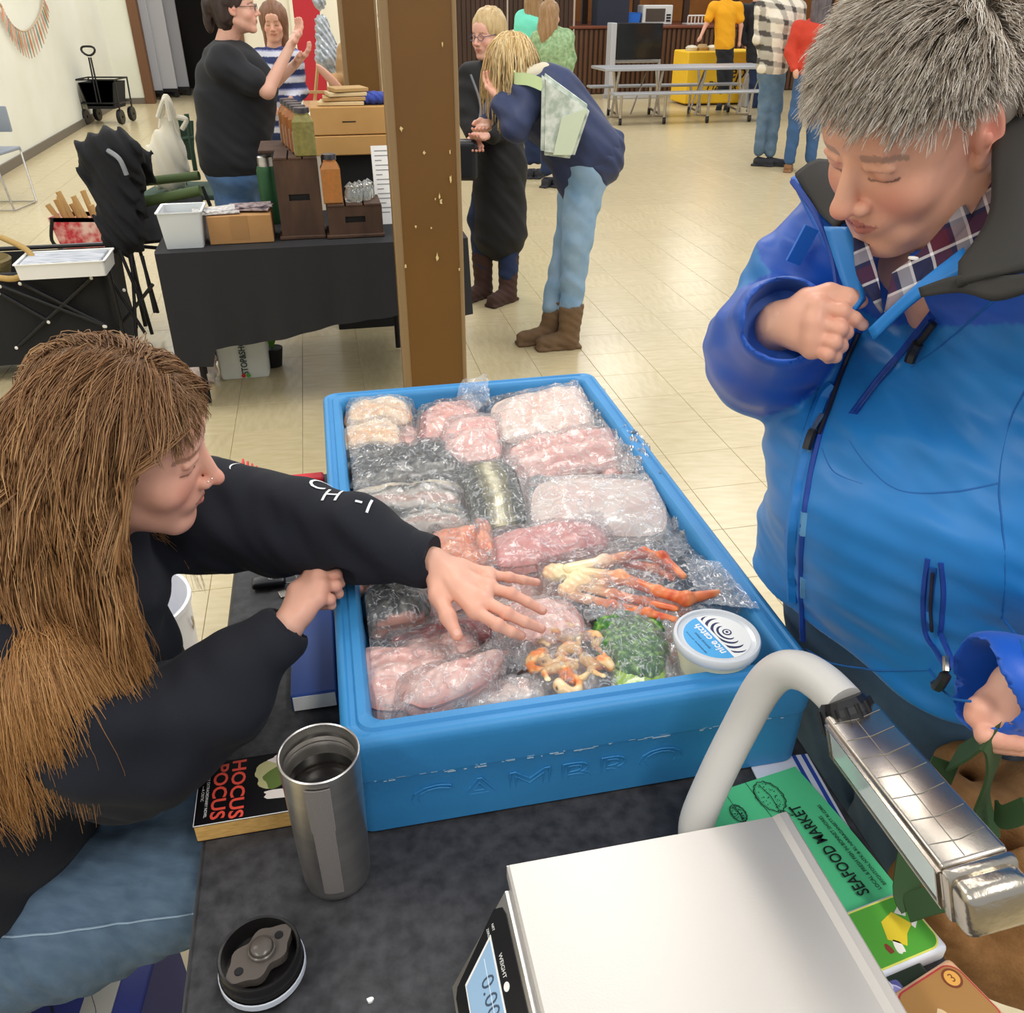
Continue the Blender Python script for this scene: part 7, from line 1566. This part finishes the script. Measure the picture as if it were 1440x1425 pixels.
for dx, cl in ((-.012, '#c03028'), (.012, '#5aa03a')): b = MB(); b.lathe([(0, .0015), (.011, .001), (.011, 0)], Mg @ V((-.105, -dx, 0)), 14, R=(Mg.to_3x3())); b.build('bag_logo', mat('logo'+cl, cl, .5), t)
cc = hall(u1+.02, v0+.16, 0); t = thing('potted_plant', 'green leafy plant behind the grocery bag under the table', 'plant', cc); b = MB(); b.lathe([(0, .001), (.04, .001), (.055, .10), (.05, .10), (0, .09)], cc, 18); b.build('pot', M_blackm, t, True)
for k in range(9):
    a = k*.7; top = cc+V((.07*math.cos(a), .07*math.sin(a), .24+.02*(k % 3))); b = MB(); m_ = (cc+top)/2+V((0, 0, .06)); wv = V((-math.sin(a), math.cos(a), 0))*.022; b.bm.faces.new([b.bm.verts.new(p) for p in (cc+V((0, 0, .09)), m_+wv, top, m_-wv)]); b.quad(cc+V((0, 0, .088)), m_-wv*.9, top-V((0, 0, .002)), m_+wv*.9); b.build('leaf', mat('leaf_green', '#5c9a34', .5), t)
c_ = P(288, 540, 0); t = thing('carrier_bag', 'crumpled white carrier bag with black handles under the table corner', 'bag', c_)
blob('bag_body', [ell(c_+V((0, .02, .10)), (.07, .06, .12), .03), ell(c_+V((-.03, .0, .05)), (.06, .06, .05), .03)], .008, mat('translucent_white_bag', '#dcdad4', .5, var=(12, '#c9a7a0', 2)), t, disp=wob((14, 14, 12), .010, 5))
b = MB(); b.tube(smooth_pts([c_+V((-.03, -.05, .20)), c_+V((-.02, -.07, .30)), c_+V((.02, -.07, .30)), c_+V((.04, -.05, .18)), c_+V((.045, -.06, .08))], 6), .004, n=6); b.build('handle', M_blackm, t)
# --- collapsible wagon at the left ---
wu0, wu1 = -2.95, -1.46; t = thing('collapsible_wagon', 'black folding wagon with crossed bars behind the seated person', 'wagon', hall(-2.2, 4.0), PHI)
f0 = P(60, 536, 0); wv0 = hxy(f0)[1]; wu1 = hxy(HV(172, 500, wv0))[0]; wu0 = wu1-1.0; wz = HV(120, 384, wv0).z
M_fab = M_cloth('black_wagon_fabric', '#1f1f21', .8); M_frm = mat('black_tube', '#242427', .35, .3)
b = MB(); loops(b.bm, [rr(wu0+o_, wu1-o_, wv0+.02+o_, wv0+.52-o_, .03, z, 3) for o_, z in ((.0, .09), (.0, .15), (.01, .3), (0, wz-.01), (.0, wz), (.012, wz), (.014, .12))], True, True); b.build('fabric_tub', M_fab, t, True)
def bar(a, c, r=.011): b = MB(); b.tube([a, c], r, n=8); b.build('frame_bar', M_frm, t, True)
rv_ = []
for x0, y0, x1, y1 in ((2, 402, 148, 458), (148, 458, 135, 452) if False else (30, 398, 150, 458), (130, 390, 25, 488), (0, 412, 70, 452)):
    a, c = HV(x0, y0, wv0-.01), HV(x1, y1, wv0-.015); bar(a, c); rv_ += [a, c]
for v in (wv0, wv0+.54): bar(hall(wu0, v, wz+.01), hall(wu1+.03, v, wz+.01), .012); 
for u, v in ((wu1+.03, wv0), (wu1+.03, wv0+.54), (wu0, wv0), (wu0, wv0+.54)): bar(hall(u, v, .08), hall(u, v, wz+.015), .012)
for x0, y0, x1, y1 in ((150, 385, 205, 470), (168, 352, 205, 440), (185, 358, 192, 478), (160, 470, 215, 400), (200, 360, 218, 440)):
    a, c = HV(x0, y0, wv0+.1), HV(x1, y1, wv0+.06); bar(a, c, .009); rv_.append(c)
for p in rv_[:8]+[HV(176, 407, wv0+.05)]: b = MB(); b.lathe([(0, .004), (.008, .002), (.009, 0)], p+V((0, -.014, 0)), 10, R=Matrix.Rotation(PI/2, 3, 'X')); b.build('rivet', M_white, t)
for u in (wu0+.12, wu1-.12):
    for v in (wv0+.04, wv0+.5): b = MB(); b.lathe([(.02, -.02), (.075, -.02), (.08, -.012), (.08, .012), (.075, .02), (.02, .02)], hall(u, v, .081), 24, R=Matrix.Rotation(PI/2, 3, 'X')); b.build('wheel', M_black, t, True)
tt, u0, u1, v0, v1, z0, z1 = solidbox('paper_tray', 'white tray of printed sheets on top of the near folding wagon', 'tray', 24, 152, 392, 368, .24, None, z0=wz+.024); z1 = z0+.07
tray(tt, u0, u1, v0, v1, z0, z1, .008, M_white, fl=.006); b = MB(); hbox(b, u0+.02, u1-.02, v0+.02, v1-.02, z0+.01, z1+.004, .003); b.build('sheets', mat('sheets_print', '#d9dce4', .7, var=(90, '#9aa0ac', 4), stretch=(.1, 1, 1)), tt)
t = thing('basket', 'woven basket with a tan rope handle at the left frame edge', 'basket', YP(-10, 392, 4.15)); b = MB(); b.tube(smooth_pts([YP(-30, 385, 4.05), YP(20, 392, 4.0), YP(46, 372, 4.1), YP(38, 352, 4.15), YP(2, 334, 4.2)], 6), .014, n=10); b.build('handle', mat('tan_rope', '#b8985c', .8, bump=(150, .8, .003)), t, True)
cc = YP(-22, 378, 4.2); b = MB(); b.lathe([(0, -.06), (.10, -.06), (.13, .04), (.12, .05), (.10, -.04), (0, -.04)], cc, 24); b.build('body', mat('basket_weave', '#8a7a52', .8, bump=(90, 1, .004)), t, True)
# --- camp chairs, jacket, bags ---
M_gtube = mat('olive_padded_tube', '#4d5f35', .7); M_cblack = M_cloth('black_mesh_fabric', '#232326', .85)
t = thing('camp_chair', 'black and olive camp chair with a black jacket over its back', 'chair', YP(235, 350, 4.75)*V((1, 1, 0)))
Yc = 4.7
def seg_(x0, y0, x1, y1, r, m, nm, d0_=0, d1_=0): b = MB(); b.tube([YP(x0, y0, Yc+d0_), YP(x1, y1, Yc+d1_)], r, n=12); b.build(nm, m, t, True)
seg_(193, 286, 282, 268, .026, M_gtube, 'armrest'); seg_(200, 256, 280, 247, .024, M_gtube, 'armrest', .35, .35)
b = MB(); b.quad(YP(190, 345, Yc), YP(290, 335, Yc), YP(285, 275, Yc+.3), YP(195, 290, Yc+.3), th=.02); b.build('seat', M_cblack, t)
b = MB(); b.quad(YP(150, 330, Yc), YP(190, 325, Yc+.4), YP(185, 215, Yc+.45), YP(140, 225, Yc+.05), th=.02); b.build('backrest', M_cblack, t)
for x0, y0, x1, y1, d in ((178, 345, 236, 350, 0), (178, 345, 214, 470, 0), (184, 352, 200, 430, .1), (196, 350, 222, 440, .2), (284, 262, 296, 290, .2), (150, 215, 165, 350, .05), (190, 208, 196, 340, .45)):
    seg_(x0, y0, x1, y1, .010, M_frm, 'frame_tube', d, d)
M_jk = M_cloth('black_jacket_cloth', '#17171a', .85)
t = thing('draped_jacket', 'black jacket hanging over the back of the camp chair', 'jacket', YP(170, 300, 4.6))
jpr = [cap(YP(150, 222, 4.55), YP(172, 330, 4.5), .10, .11, .05, w=(0, 1, 0), flat=.7), cap(YP(158, 205, 4.6), YP(128, 218, 4.55), .08, .07, .04), cap(YP(128, 218, 4.55), YP(130, 240, 4.55), .055, .05, .03), cap(YP(160, 202, 4.65), YP(196, 225, 4.8), .07, .06, .04), cap(YP(196, 225, 4.8), YP(206, 250, 4.85), .06, .04, .03), cap(YP(180, 215, 4.6), YP(190, 330, 4.6), .07, .06, .04)]
blob('jacket_body', jpr, .009, M_jk, t, disp=addf(wob((9, 6, 7), .014, 5, 1.5), wob((20, 9, 12), .006, 8)))
b = MB(); b.tube(smooth_pts([YP(152, 212, 4.48), YP(168, 224, 4.44), YP(178, 246, 4.44)], 5), .012, n=6); b.build('collar_trim', mat('grey_trim', '#8a8d90', .6), t, True)
t = thing('camp_chair', 'green camp chair mostly hidden behind the white cloth tote', 'chair', YP(268, 250, 5.6)*V((1, 1, 0)))
for x0, y0, x1, y1 in ((250, 165, 262, 250), (262, 160, 275, 240), (256, 195, 272, 193)): b = MB(); b.tube([YP(x0, y0, 5.6), YP(x1, y1, 5.6)], .014); b.build('frame_tube', mat('green_steel', '#2f4a3a', .5), t, True)
b = MB(); b.quad(YP(252, 170, 5.62), YP(272, 170, 5.7), YP(274, 225, 5.7), YP(256, 225, 5.62), th=.015); b.build('backrest', mat('green_fabric', '#3c5346', .85), t)
zq = YP(236, 243, 5.4).z-.10; b = MB(); b.box(V((YP(236, 243, 5.4).x+.08, 5.5, zq-.02)), (.5, .45, .03), bev=.01); b.build('seat', mat('green_fabric', '#3c5346', .85), t)
for dx in (0, .3): b = MB(); b.tube([YP(256, 240, 5.6)+V((dx, 0, 0)), YP(256, 240, 5.6)*V((1, 1, 0))+V((dx, .1, .014))], .012); b.build('leg', M_frm, t)
t = thing('cloth_tote', 'white cloth tote bag hanging with its handles up behind the jacket', 'bag', YP(235, 245, 5.4))
blob('bag_body', [cap(YP(236, 215, 5.4), YP(236, 240, 5.4), .10, .12, .04, w=(0, 1, 0), flat=.6), cap(YP(238, 175, 5.4), YP(236, 215, 5.4), .045, .10, .04, w=(0, 1, 0), flat=.6)], .009, mat('off_white_cotton', '#e6dfcc', .9), t, disp=wob((12, 6, 5), .008, 6))
b = MB(); b.tube(smooth_pts([YP(226, 180, 5.4), YP(229, 150, 5.4), YP(234, 136, 5.4), YP(244, 160, 5.4), YP(252, 200, 5.4)], 6), .016, n=8); b.tube(smooth_pts([YP(240, 170, 5.35), YP(232, 140, 5.35), YP(222, 165, 5.35)], 6), .014, n=8); b.tube(smooth_pts([YP(246, 165, 5.4), YP(262, 168, 5.4), YP(256, 182, 5.4)], 6), .014, n=8); b.build('handle', MATS['off_white_cotton'], t, True)
c_ = P(128, 372, 0); t = thing('floral_tote', 'red floral tote bag full of tan paper rolls on the floor', 'bag', c_)
w0 = (YP(150, 350, c_.y)-YP(95, 350, c_.y)).length; zt_ = YP(120, 302, c_.y).z
b = MB(); b.bm.verts.index_update(); loops(b.bm, [[c_+V((x*w, y*.10, z)) for x, y in ((-1, -1), (1, -1), (1, 1), (-1, 1))] for w, z in ((w0*.35, .003), (w0*.62, zt_), (w0*.58, zt_), (w0*.56, zt_-.03))], True, True)
b.build('bag_body', mat('floral_print', '#e8c4bc', .7, var=(11, '#c22f3d', 5)), t)
b = MB(); b.tube(smooth_pts([c_+V((-w0*.5, -.1, zt_)), c_+V((-w0*.62, -.12, zt_-.15)), c_+V((-w0*.45, -.11, zt_-.22))], 5), .012, n=6); b.build('handle', M_blackm, t)
for k in range(9): a = c_+V((-w0*.5+w0*.12*k, .03*math.sin(k*2), zt_-.05)); b = MB(); b.tube([a, a+V((-.06+.02*(k % 3), 0, .12+.03*(k % 4)))], .02, n=8); b.build('paper_roll', mat('tan_paper', '#c09a64', .8), t, True)
# --- far wagon, wire chair, wall hanging ---
c_ = P(152, 174, 0); t = thing('folding_wagon', 'black folding wagon with its handle up beside the white wall', 'wagon', c_, .2); w = .27
b = MB(); loops(b.bm, [[c_+V((x*a, y*.22+.1, z)) for x, y in ((-1, -1), (1, -1), (1, 1), (-1, 1))] for a, z in ((.20, .22), (.27, .58), (.255, .58), (.19, .26))], True, True); b.build('fabric_tub', M_fab, t)
b = MB()
for z in (.62, .30):
    P4 = [c_+V((x*.30, y*.24+.1, z)) for x, y in ((-1, -1), (1, -1), (1, 1), (-1, 1))]; b.tube(P4, .012, n=6, closed=True)
b.build('frame_rail', M_frm, t)
for sx in (-1, 1):
    for sy in (-1, 1): b = MB(); b.lathe([(.02, -.03), (.10, -.03), (.11, 0), (.10, .03), (.02, .03)], c_+V((sx*.27, sy*.22+.1, .111)), 18, R=Matrix.Rotation(PI/2, 3, 'Y')); b.build('wheel', M_black, t, True); b = MB(); b.tube([c_+V((sx*.28, sy*.24+.1, .11)), c_+V((sx*.30, sy*.24+.1, .63))], .012, n=6); b.build('frame_post', M_frm, t)
b = MB(); b.tube([c_+V((-.02, -.16, .3)), c_+V((.0, -.16, .92))], .012, n=6); b.tube([c_+V((.03, -.16, .3)), c_+V((.03, -.16, .92))], .012, n=6); b.tube([c_+V((.015+.10*math.cos(a), -.16, 1.0+.06*math.sin(a)+.02*abs(math.cos(a)))) for a in np.linspace(0, 2*PI, 15)[:-1]], .016, n=6, closed=True); b.build('pull_handle', M_frm, t, True)
c_ = P(18, 288, 0); t = thing('stacking_chair', 'grey chair with a thin wire frame at the left frame edge', 'chair', c_)
for dx in (-.34, .08):
    b = MB(); b.tube([c_+V((dx, .25, .46)), c_+V((dx+.10, .1, .012)), c_+V((dx+.10, -.32, .012)), c_+V((dx+.02, -.28, .46))], .009, n=6); b.build('leg_frame', M_steel, t, True)
for y_ in (-.30, .1): b = MB(); b.tube([c_+V((-.24, y_, .012)), c_+V((.18, y_, .012))], .008, n=6); b.build('stretcher', M_steel, t)
b = MB(); b.box(c_+V((-.12, 0, .47)), (.44, .48, .03), bev=.012); b.build('seat', mat('grey_blue_plastic', '#8d96a3', .5), t, True); b = MB(); b.box(c_+V((-.14, .22, .72)), (.42, .03, .22), bev=.012); b.build('backrest', MATS['grey_blue_plastic'], t, True)
t = thing('wall_hanging', 'bead and feather garland hanging on the white left wall', 'wall hanging', HU(35, 40, U0+.02))
arc = [(0, 5), (8, 22), (20, 38), (34, 44), (48, 34), (58, 14), (60, -5)]; ap = [HU(x, y, U0+.03) for x, y in arc]; b = MB(); b.tube(smooth_pts(ap, 5), .012, n=5); b.build('cord', mat('twine', '#b7a58a', .8), t)
for k, p in enumerate(smooth_pts(ap, 4)[1:-1]):
    L_ = .16+.14*math.sin(k/22*PI); d_ = hall(0, (k-11)*.012, -L_); d_.z = -L_; b = MB(); b.tube([p+hall(.012, 0), p+d_*.5+hall(.012, 0), p+d_+hall(.012, 0)], [.006, .014, .004], n=6); b.build('tassel', mat('tassel%d' % (k % 4), ['#c98a6a', '#b8b49a', '#d8a090', '#8aa094'][k % 4], .8), t)
# --- far end of the hall ---
M_alu = mat('table_grey', '#a9aaad', .4, .3)
u0, u1, v0, z1 = bpx(838, 1062, 160, 88, 0, 14.2); t = thing('cafeteria_table', 'long grey folding cafeteria table with attached benches', 'table', hall((u0+u1)/2, v0), PHI)
b = MB(); hbox(b, u0, u1, v0-.38, v0+.38, .72, .76, .006); b.build('tabletop', M_alu, t)
for s in (-1, 1): b = MB(); hbox(b, u0+.05, u1-.05, v0+s*.62-.14, v0+s*.62+.14, .42, .45, .006); b.build('bench', M_alu, t)
for k in range(4):
    u = u0+.3+(u1-u0-.6)*k/3
    for s in (-1, 1): b = MB(); b.tube([hall(u+.1*s, v0+s*.62, .42), hall(u+.1*s, v0+s*.62, .10), hall(u+.1*s, v0+s*.15, .06), hall(u, v0+s*.15, .72)], .022, n=8); b.build('leg', M_chrome, t); b = MB(); b.lathe([(0, -.02), (.05, -.02), (.05, .02), (0, .02)], hall(u+.1*s, v0+s*.62, .051), 14, R=Matrix.Rotation(PI/2, 3, 'Y')); b.build('caster', M_black, t)
for k in range(3): u = u0+.4+(u1-u0-.8)*k/2; b = MB(); b.tube([hall(u, v0-.5, .14), hall(u+.35, v0-.1, .68)], .014, n=6); b.build('brace', M_chrome, t)
def simple(name, lab, cat, x0, x1, yb, yt, depth, m, z0=0, v=None, bev=.02, group=None, fy=None):
    t, u0, u1, v0, v1, z0, z1 = solidbox(name, lab, cat, x0, x1, yb, yt, depth, m, z0, v=v, group=group); return t, u0, u1, v0, v1, z0, z1
t, u0, u1, v0, v1, z0, z1 = simple('television', 'flat black television on a grey cart in front of the stage', 'television', 864, 925, 138, 32, .5, None, v=17.3); zb = HV(900, 84, 17.3).z
b = MB(); hbox(b, u0, u1, v0, v0+.08, zb, z1, .01); b.build('screen_frame', M_black, t); b = MB(); hbox(b, u0+.03, u1-.03, v0-.004, v0, zb+.03, z1-.03); b.build('screen', mat('dead_screen', '#202226', .15), t)
b = MB(); hbox(b, u0-.12, u0-.02, v0, v0+.3, .05, z1, .01); hbox(b, u0, u1, v0+.1, v0+.4, zb-.06, zb-.01, .01); hbox(b, u1+.0, u1+.04, v0+.1, v0+.16, .05, zb, .01); hbox(b, u0-.1, u1+.04, v0, v0+.45, .0, .06, .01); b.build('cart', mat('cart_grey', '#b5b6ba', .5), t)
zs = ztop
for nm, lab, cat, x0, x1, yt, mm in (('blue_bin', 'blue plastic tub on the stage edge above the television', 'bin', 858, 902, 18, mat('bright_blue', '#2a6fd0', .5)), ('microwave', 'white microwave with a dark window on the stage edge', 'microwave', 904, 946, 7, mat('microwave_white', '#c9c9c6', .4)), ('white_rack', 'white wire basket on the stage edge near the yellow shirt', 'basket', 968, 998, 22, mat('rack_white', '#d8d5cf', .5))):
    vv = VB+.25; u0, u1 = hxy(HV(x0, 20, vv))[0], hxy(HV(x1, 20, vv))[0]; z1 = max(HV((x0+x1)/2, yt, vv).z, zs+.12); t = thing(nm, lab, cat, hall((u0+u1)/2, vv+.15, zs), PHI)
    if nm == 'blue_bin': tray(t, u0, u1, vv, vv+.35, zs, z1, .02, mm, fl=.03)
    elif nm == 'white_rack':
        b = MB(); [b.tube([hall(u0+(u1-u0)*k/6, vv, zs+.01), hall(u0+(u1-u0)*k/6, vv, z1)], .012, n=5) for k in range(7)]; b.tube([hall(u0, vv, z1), hall(u1, vv, z1)], .015, n=5); b.build('wire_side', mm, t); b = MB(); hbox(b, u0, u1, vv+.02, vv+.3, zs+.005, zs+.03); b.build('base', mm, t)
    else:
        b = MB(); hbox(b, u0, u1, vv, vv+.35, zs+.005, z1, .015); b.build('case', mm, t); b = MB(); hbox(b, u0+.06, u1-.16, vv-.01, vv, zs+.06, z1-.06, .005); b.build('window', mat('microwave_window', '#4a4038', .3), t); b = MB(); [hbox(b, u1-.13, u1-.04, vv-.01, vv, zs+.06+.05*k, zs+.09+.05*k) for k in range(3)]; b.build('buttons', M_blackm, t)
c_ = P(827, 112, 0); t = thing('black_chair', 'black folding chair with a green and blue label in front of the siding', 'chair', c_)
b = MB(); [b.tube([c_+V((s*.18, 0, .012)), c_+V((s*.18, .15, .95))], .02, n=6) for s in (-1, 1)]; b.tube([c_+V((-.18, .15, .95)), c_+V((.18, .15, .95))], .02, n=6); b.build('frame', M_blackm, t); b = MB(); b.box(c_+V((0, .05, .45)), (.36, .3, .05)); b.build('seat', M_blackm, t); b = MB(); b.box(c_+V((0, .08, .66)), (.24, .02, .3)); b.build('backrest', M_blackm, t); b = MB(); b.box(c_+V((0, .06, .7)), (.16, .02, .12)); b.build('green_label', mat('lime_label', '#8fc08a', .5), t); b = MB(); b.box(c_+V((0, .06, .55)), (.2, .02, .08)); b.build('blue_label', mat('bright_blue'), t) if False else b.build('blue_label', MATS['bright_blue'], t)
t, u0, u1, v0, v1, z0, z1 = simple('yellow_table', 'table draped in a yellow cloth with black lettering', 'table', 963, 1062, 132, 72, .7, None, v=15.9)
z1 = HV(1010, 72, 15.9).z; b = MB(); hbox(b, u0, u1, v0, v1, .03, z1, .02); b.build('yellow_cloth', mat('yellow_cloth', '#eebf2a', .7), t)
Mt = frame(hall((u0+u1)/2+.25, v0-.012, z1*.62), hall(1, 0, 0), V((0, 0, 1))); text('cloth_print', 'Pepe', Mt, .34, M_blackm, t, .002, shear=.3); text('cloth_print', 'Pizza & more', Mt @ Matrix.Translation((-.0, -.22, 0)), .2, M_blackm, t, .002, shear=.3)
for k in range(4): cc = hall(u0+.15+.2*k, v0+.25, z1); b = MB(); b.lathe([(0, .001), (.10, .001), (.11, .05), (.07, .08+.02*(k % 2)), (0, .09)], cc, 14); tag(b.build('food_tray', mat('foil_food%d' % (k % 2), ['#cfc7b0', '#a98a58'][k % 2], .5), None, True), ['first', 'second', 'third', 'fourth'][k]+' food tray from the left on the yellow draped table', 'tray', 'food trays on the yellow table')
cc = hall(u1-.15, v0-.35, .62); t = thing('red_bag', 'red shopping bag in front of the yellow draped table', 'bag', cc); b = MB(); z0 = HV(1040, 104, 15.5).z; zz1 = HV(1040, 70, 15.5).z; hbox(b, u1-.34, u1-.04, v0-.45, v0-.3, z0, zz1, .03); b.build('bag_body', mat('red_bag', '#d8283a', .5), t); b = MB(); b.tube(smooth_pts([hall(u1-.28, v0-.38, zz1), hall(u1-.24, v0-.38, zz1+.16), hall(u1-.14, v0-.38, zz1+.16), hall(u1-.10, v0-.38, zz1)], 5), .012, n=5); b.build('handle', MATS['red_bag'], t); b = MB(); hbox(b, u1-.40, u1-.0, v0-.48, v0-.28, 0, z0, .02); tag(b.build('stool', M_alu), 'grey stool carrying the red bag by the yellow table', 'stool')
# right edge
t, u0, u1, v0, v1, z0, z1 = simple('grey_table', 'grey folding table at the far right behind the grey haired person', 'table', 1396, 1475, 160, 78, .7, None, v=9.0)
b = MB(); hbox(b, u0, u1+.8, v0, v1, .71, .75, .008); b.build('tabletop', M_alu, t)
for u in (u0+.15, u1+.6):
    for v in (v0+.08, v1-.08): b = MB(); b.tube([hall(u, v, .71), hall(u, v, .014)], .016); b.build('leg', M_chrome, t)
t, u0, u1, v0, v1, z0, z1 = simple('green_bin', 'dark green plastic crate at the right frame edge', 'crate', 1420, 1465, 100, 52, .5, None, v=9.9); b = MB(); z1 = HV(1440, 52, 9.9).z; tray(t, u0, u1, v0, v1, .0, z1, .03, mat('dark_green_plastic', '#2a5a3c', .5), fl=.03)
for k in range(4):
    cc = hall(hxy(HV(1405+14*k, 135, 5.6))[0], 5.6+.07*(k % 2), .78); t = thing('pink_packet', 'pink wrapped sweets packet, '+['leftmost', 'second', 'third', 'rightmost'][k]+' at the right frame edge', 'packet', cc, 0, 'pink packets at the right edge'); blob('wrapper', [ell(cc+V((0, 0, .05+.02*(k % 2))), (.06, .05, .06), .02), ell(cc+V((.0, -.04, .09)), (.03, .03, .03), .02)], .010, mat('pink_wrap%d' % (k % 2), ['#e7b9c6', '#e58a9c'][k % 2], .25, var=(14, '#f6e4e8', 3)), t, disp=wob((15, 15, 15), .008, k))
t, u0, u1, v0, v1, z0, z1 = simple('sweets_table', 'table carrying pink packets at the right frame edge', 'table', 1398, 1470, 200, 150, .6, None, v=5.5); b = MB(); hbox(b, u0, u1+.5, 5.45, 6.1, .74, .777, .006); b.build('tabletop', M_white, t)
for u in (u0+.1, u1+.4): b = MB(); b.tube([hall(u, 5.8, .74), hall(u, 5.8, .012)], .02); b.build('leg', M_chrome, t)
b = MB(); rb0 = hxy(HV(1402, 30, 17.2))[0]
for k in range(16): hbox(b, rb0+.16*k, rb0+.16*k+.07, 17.2, 17.25, .1, 1.0+.04*k, .005)
hbox(b, rb0-.05, rb0+2.6, 17.17, 17.27, .02, .1); o = struct('trim_rail', b, M_stage)
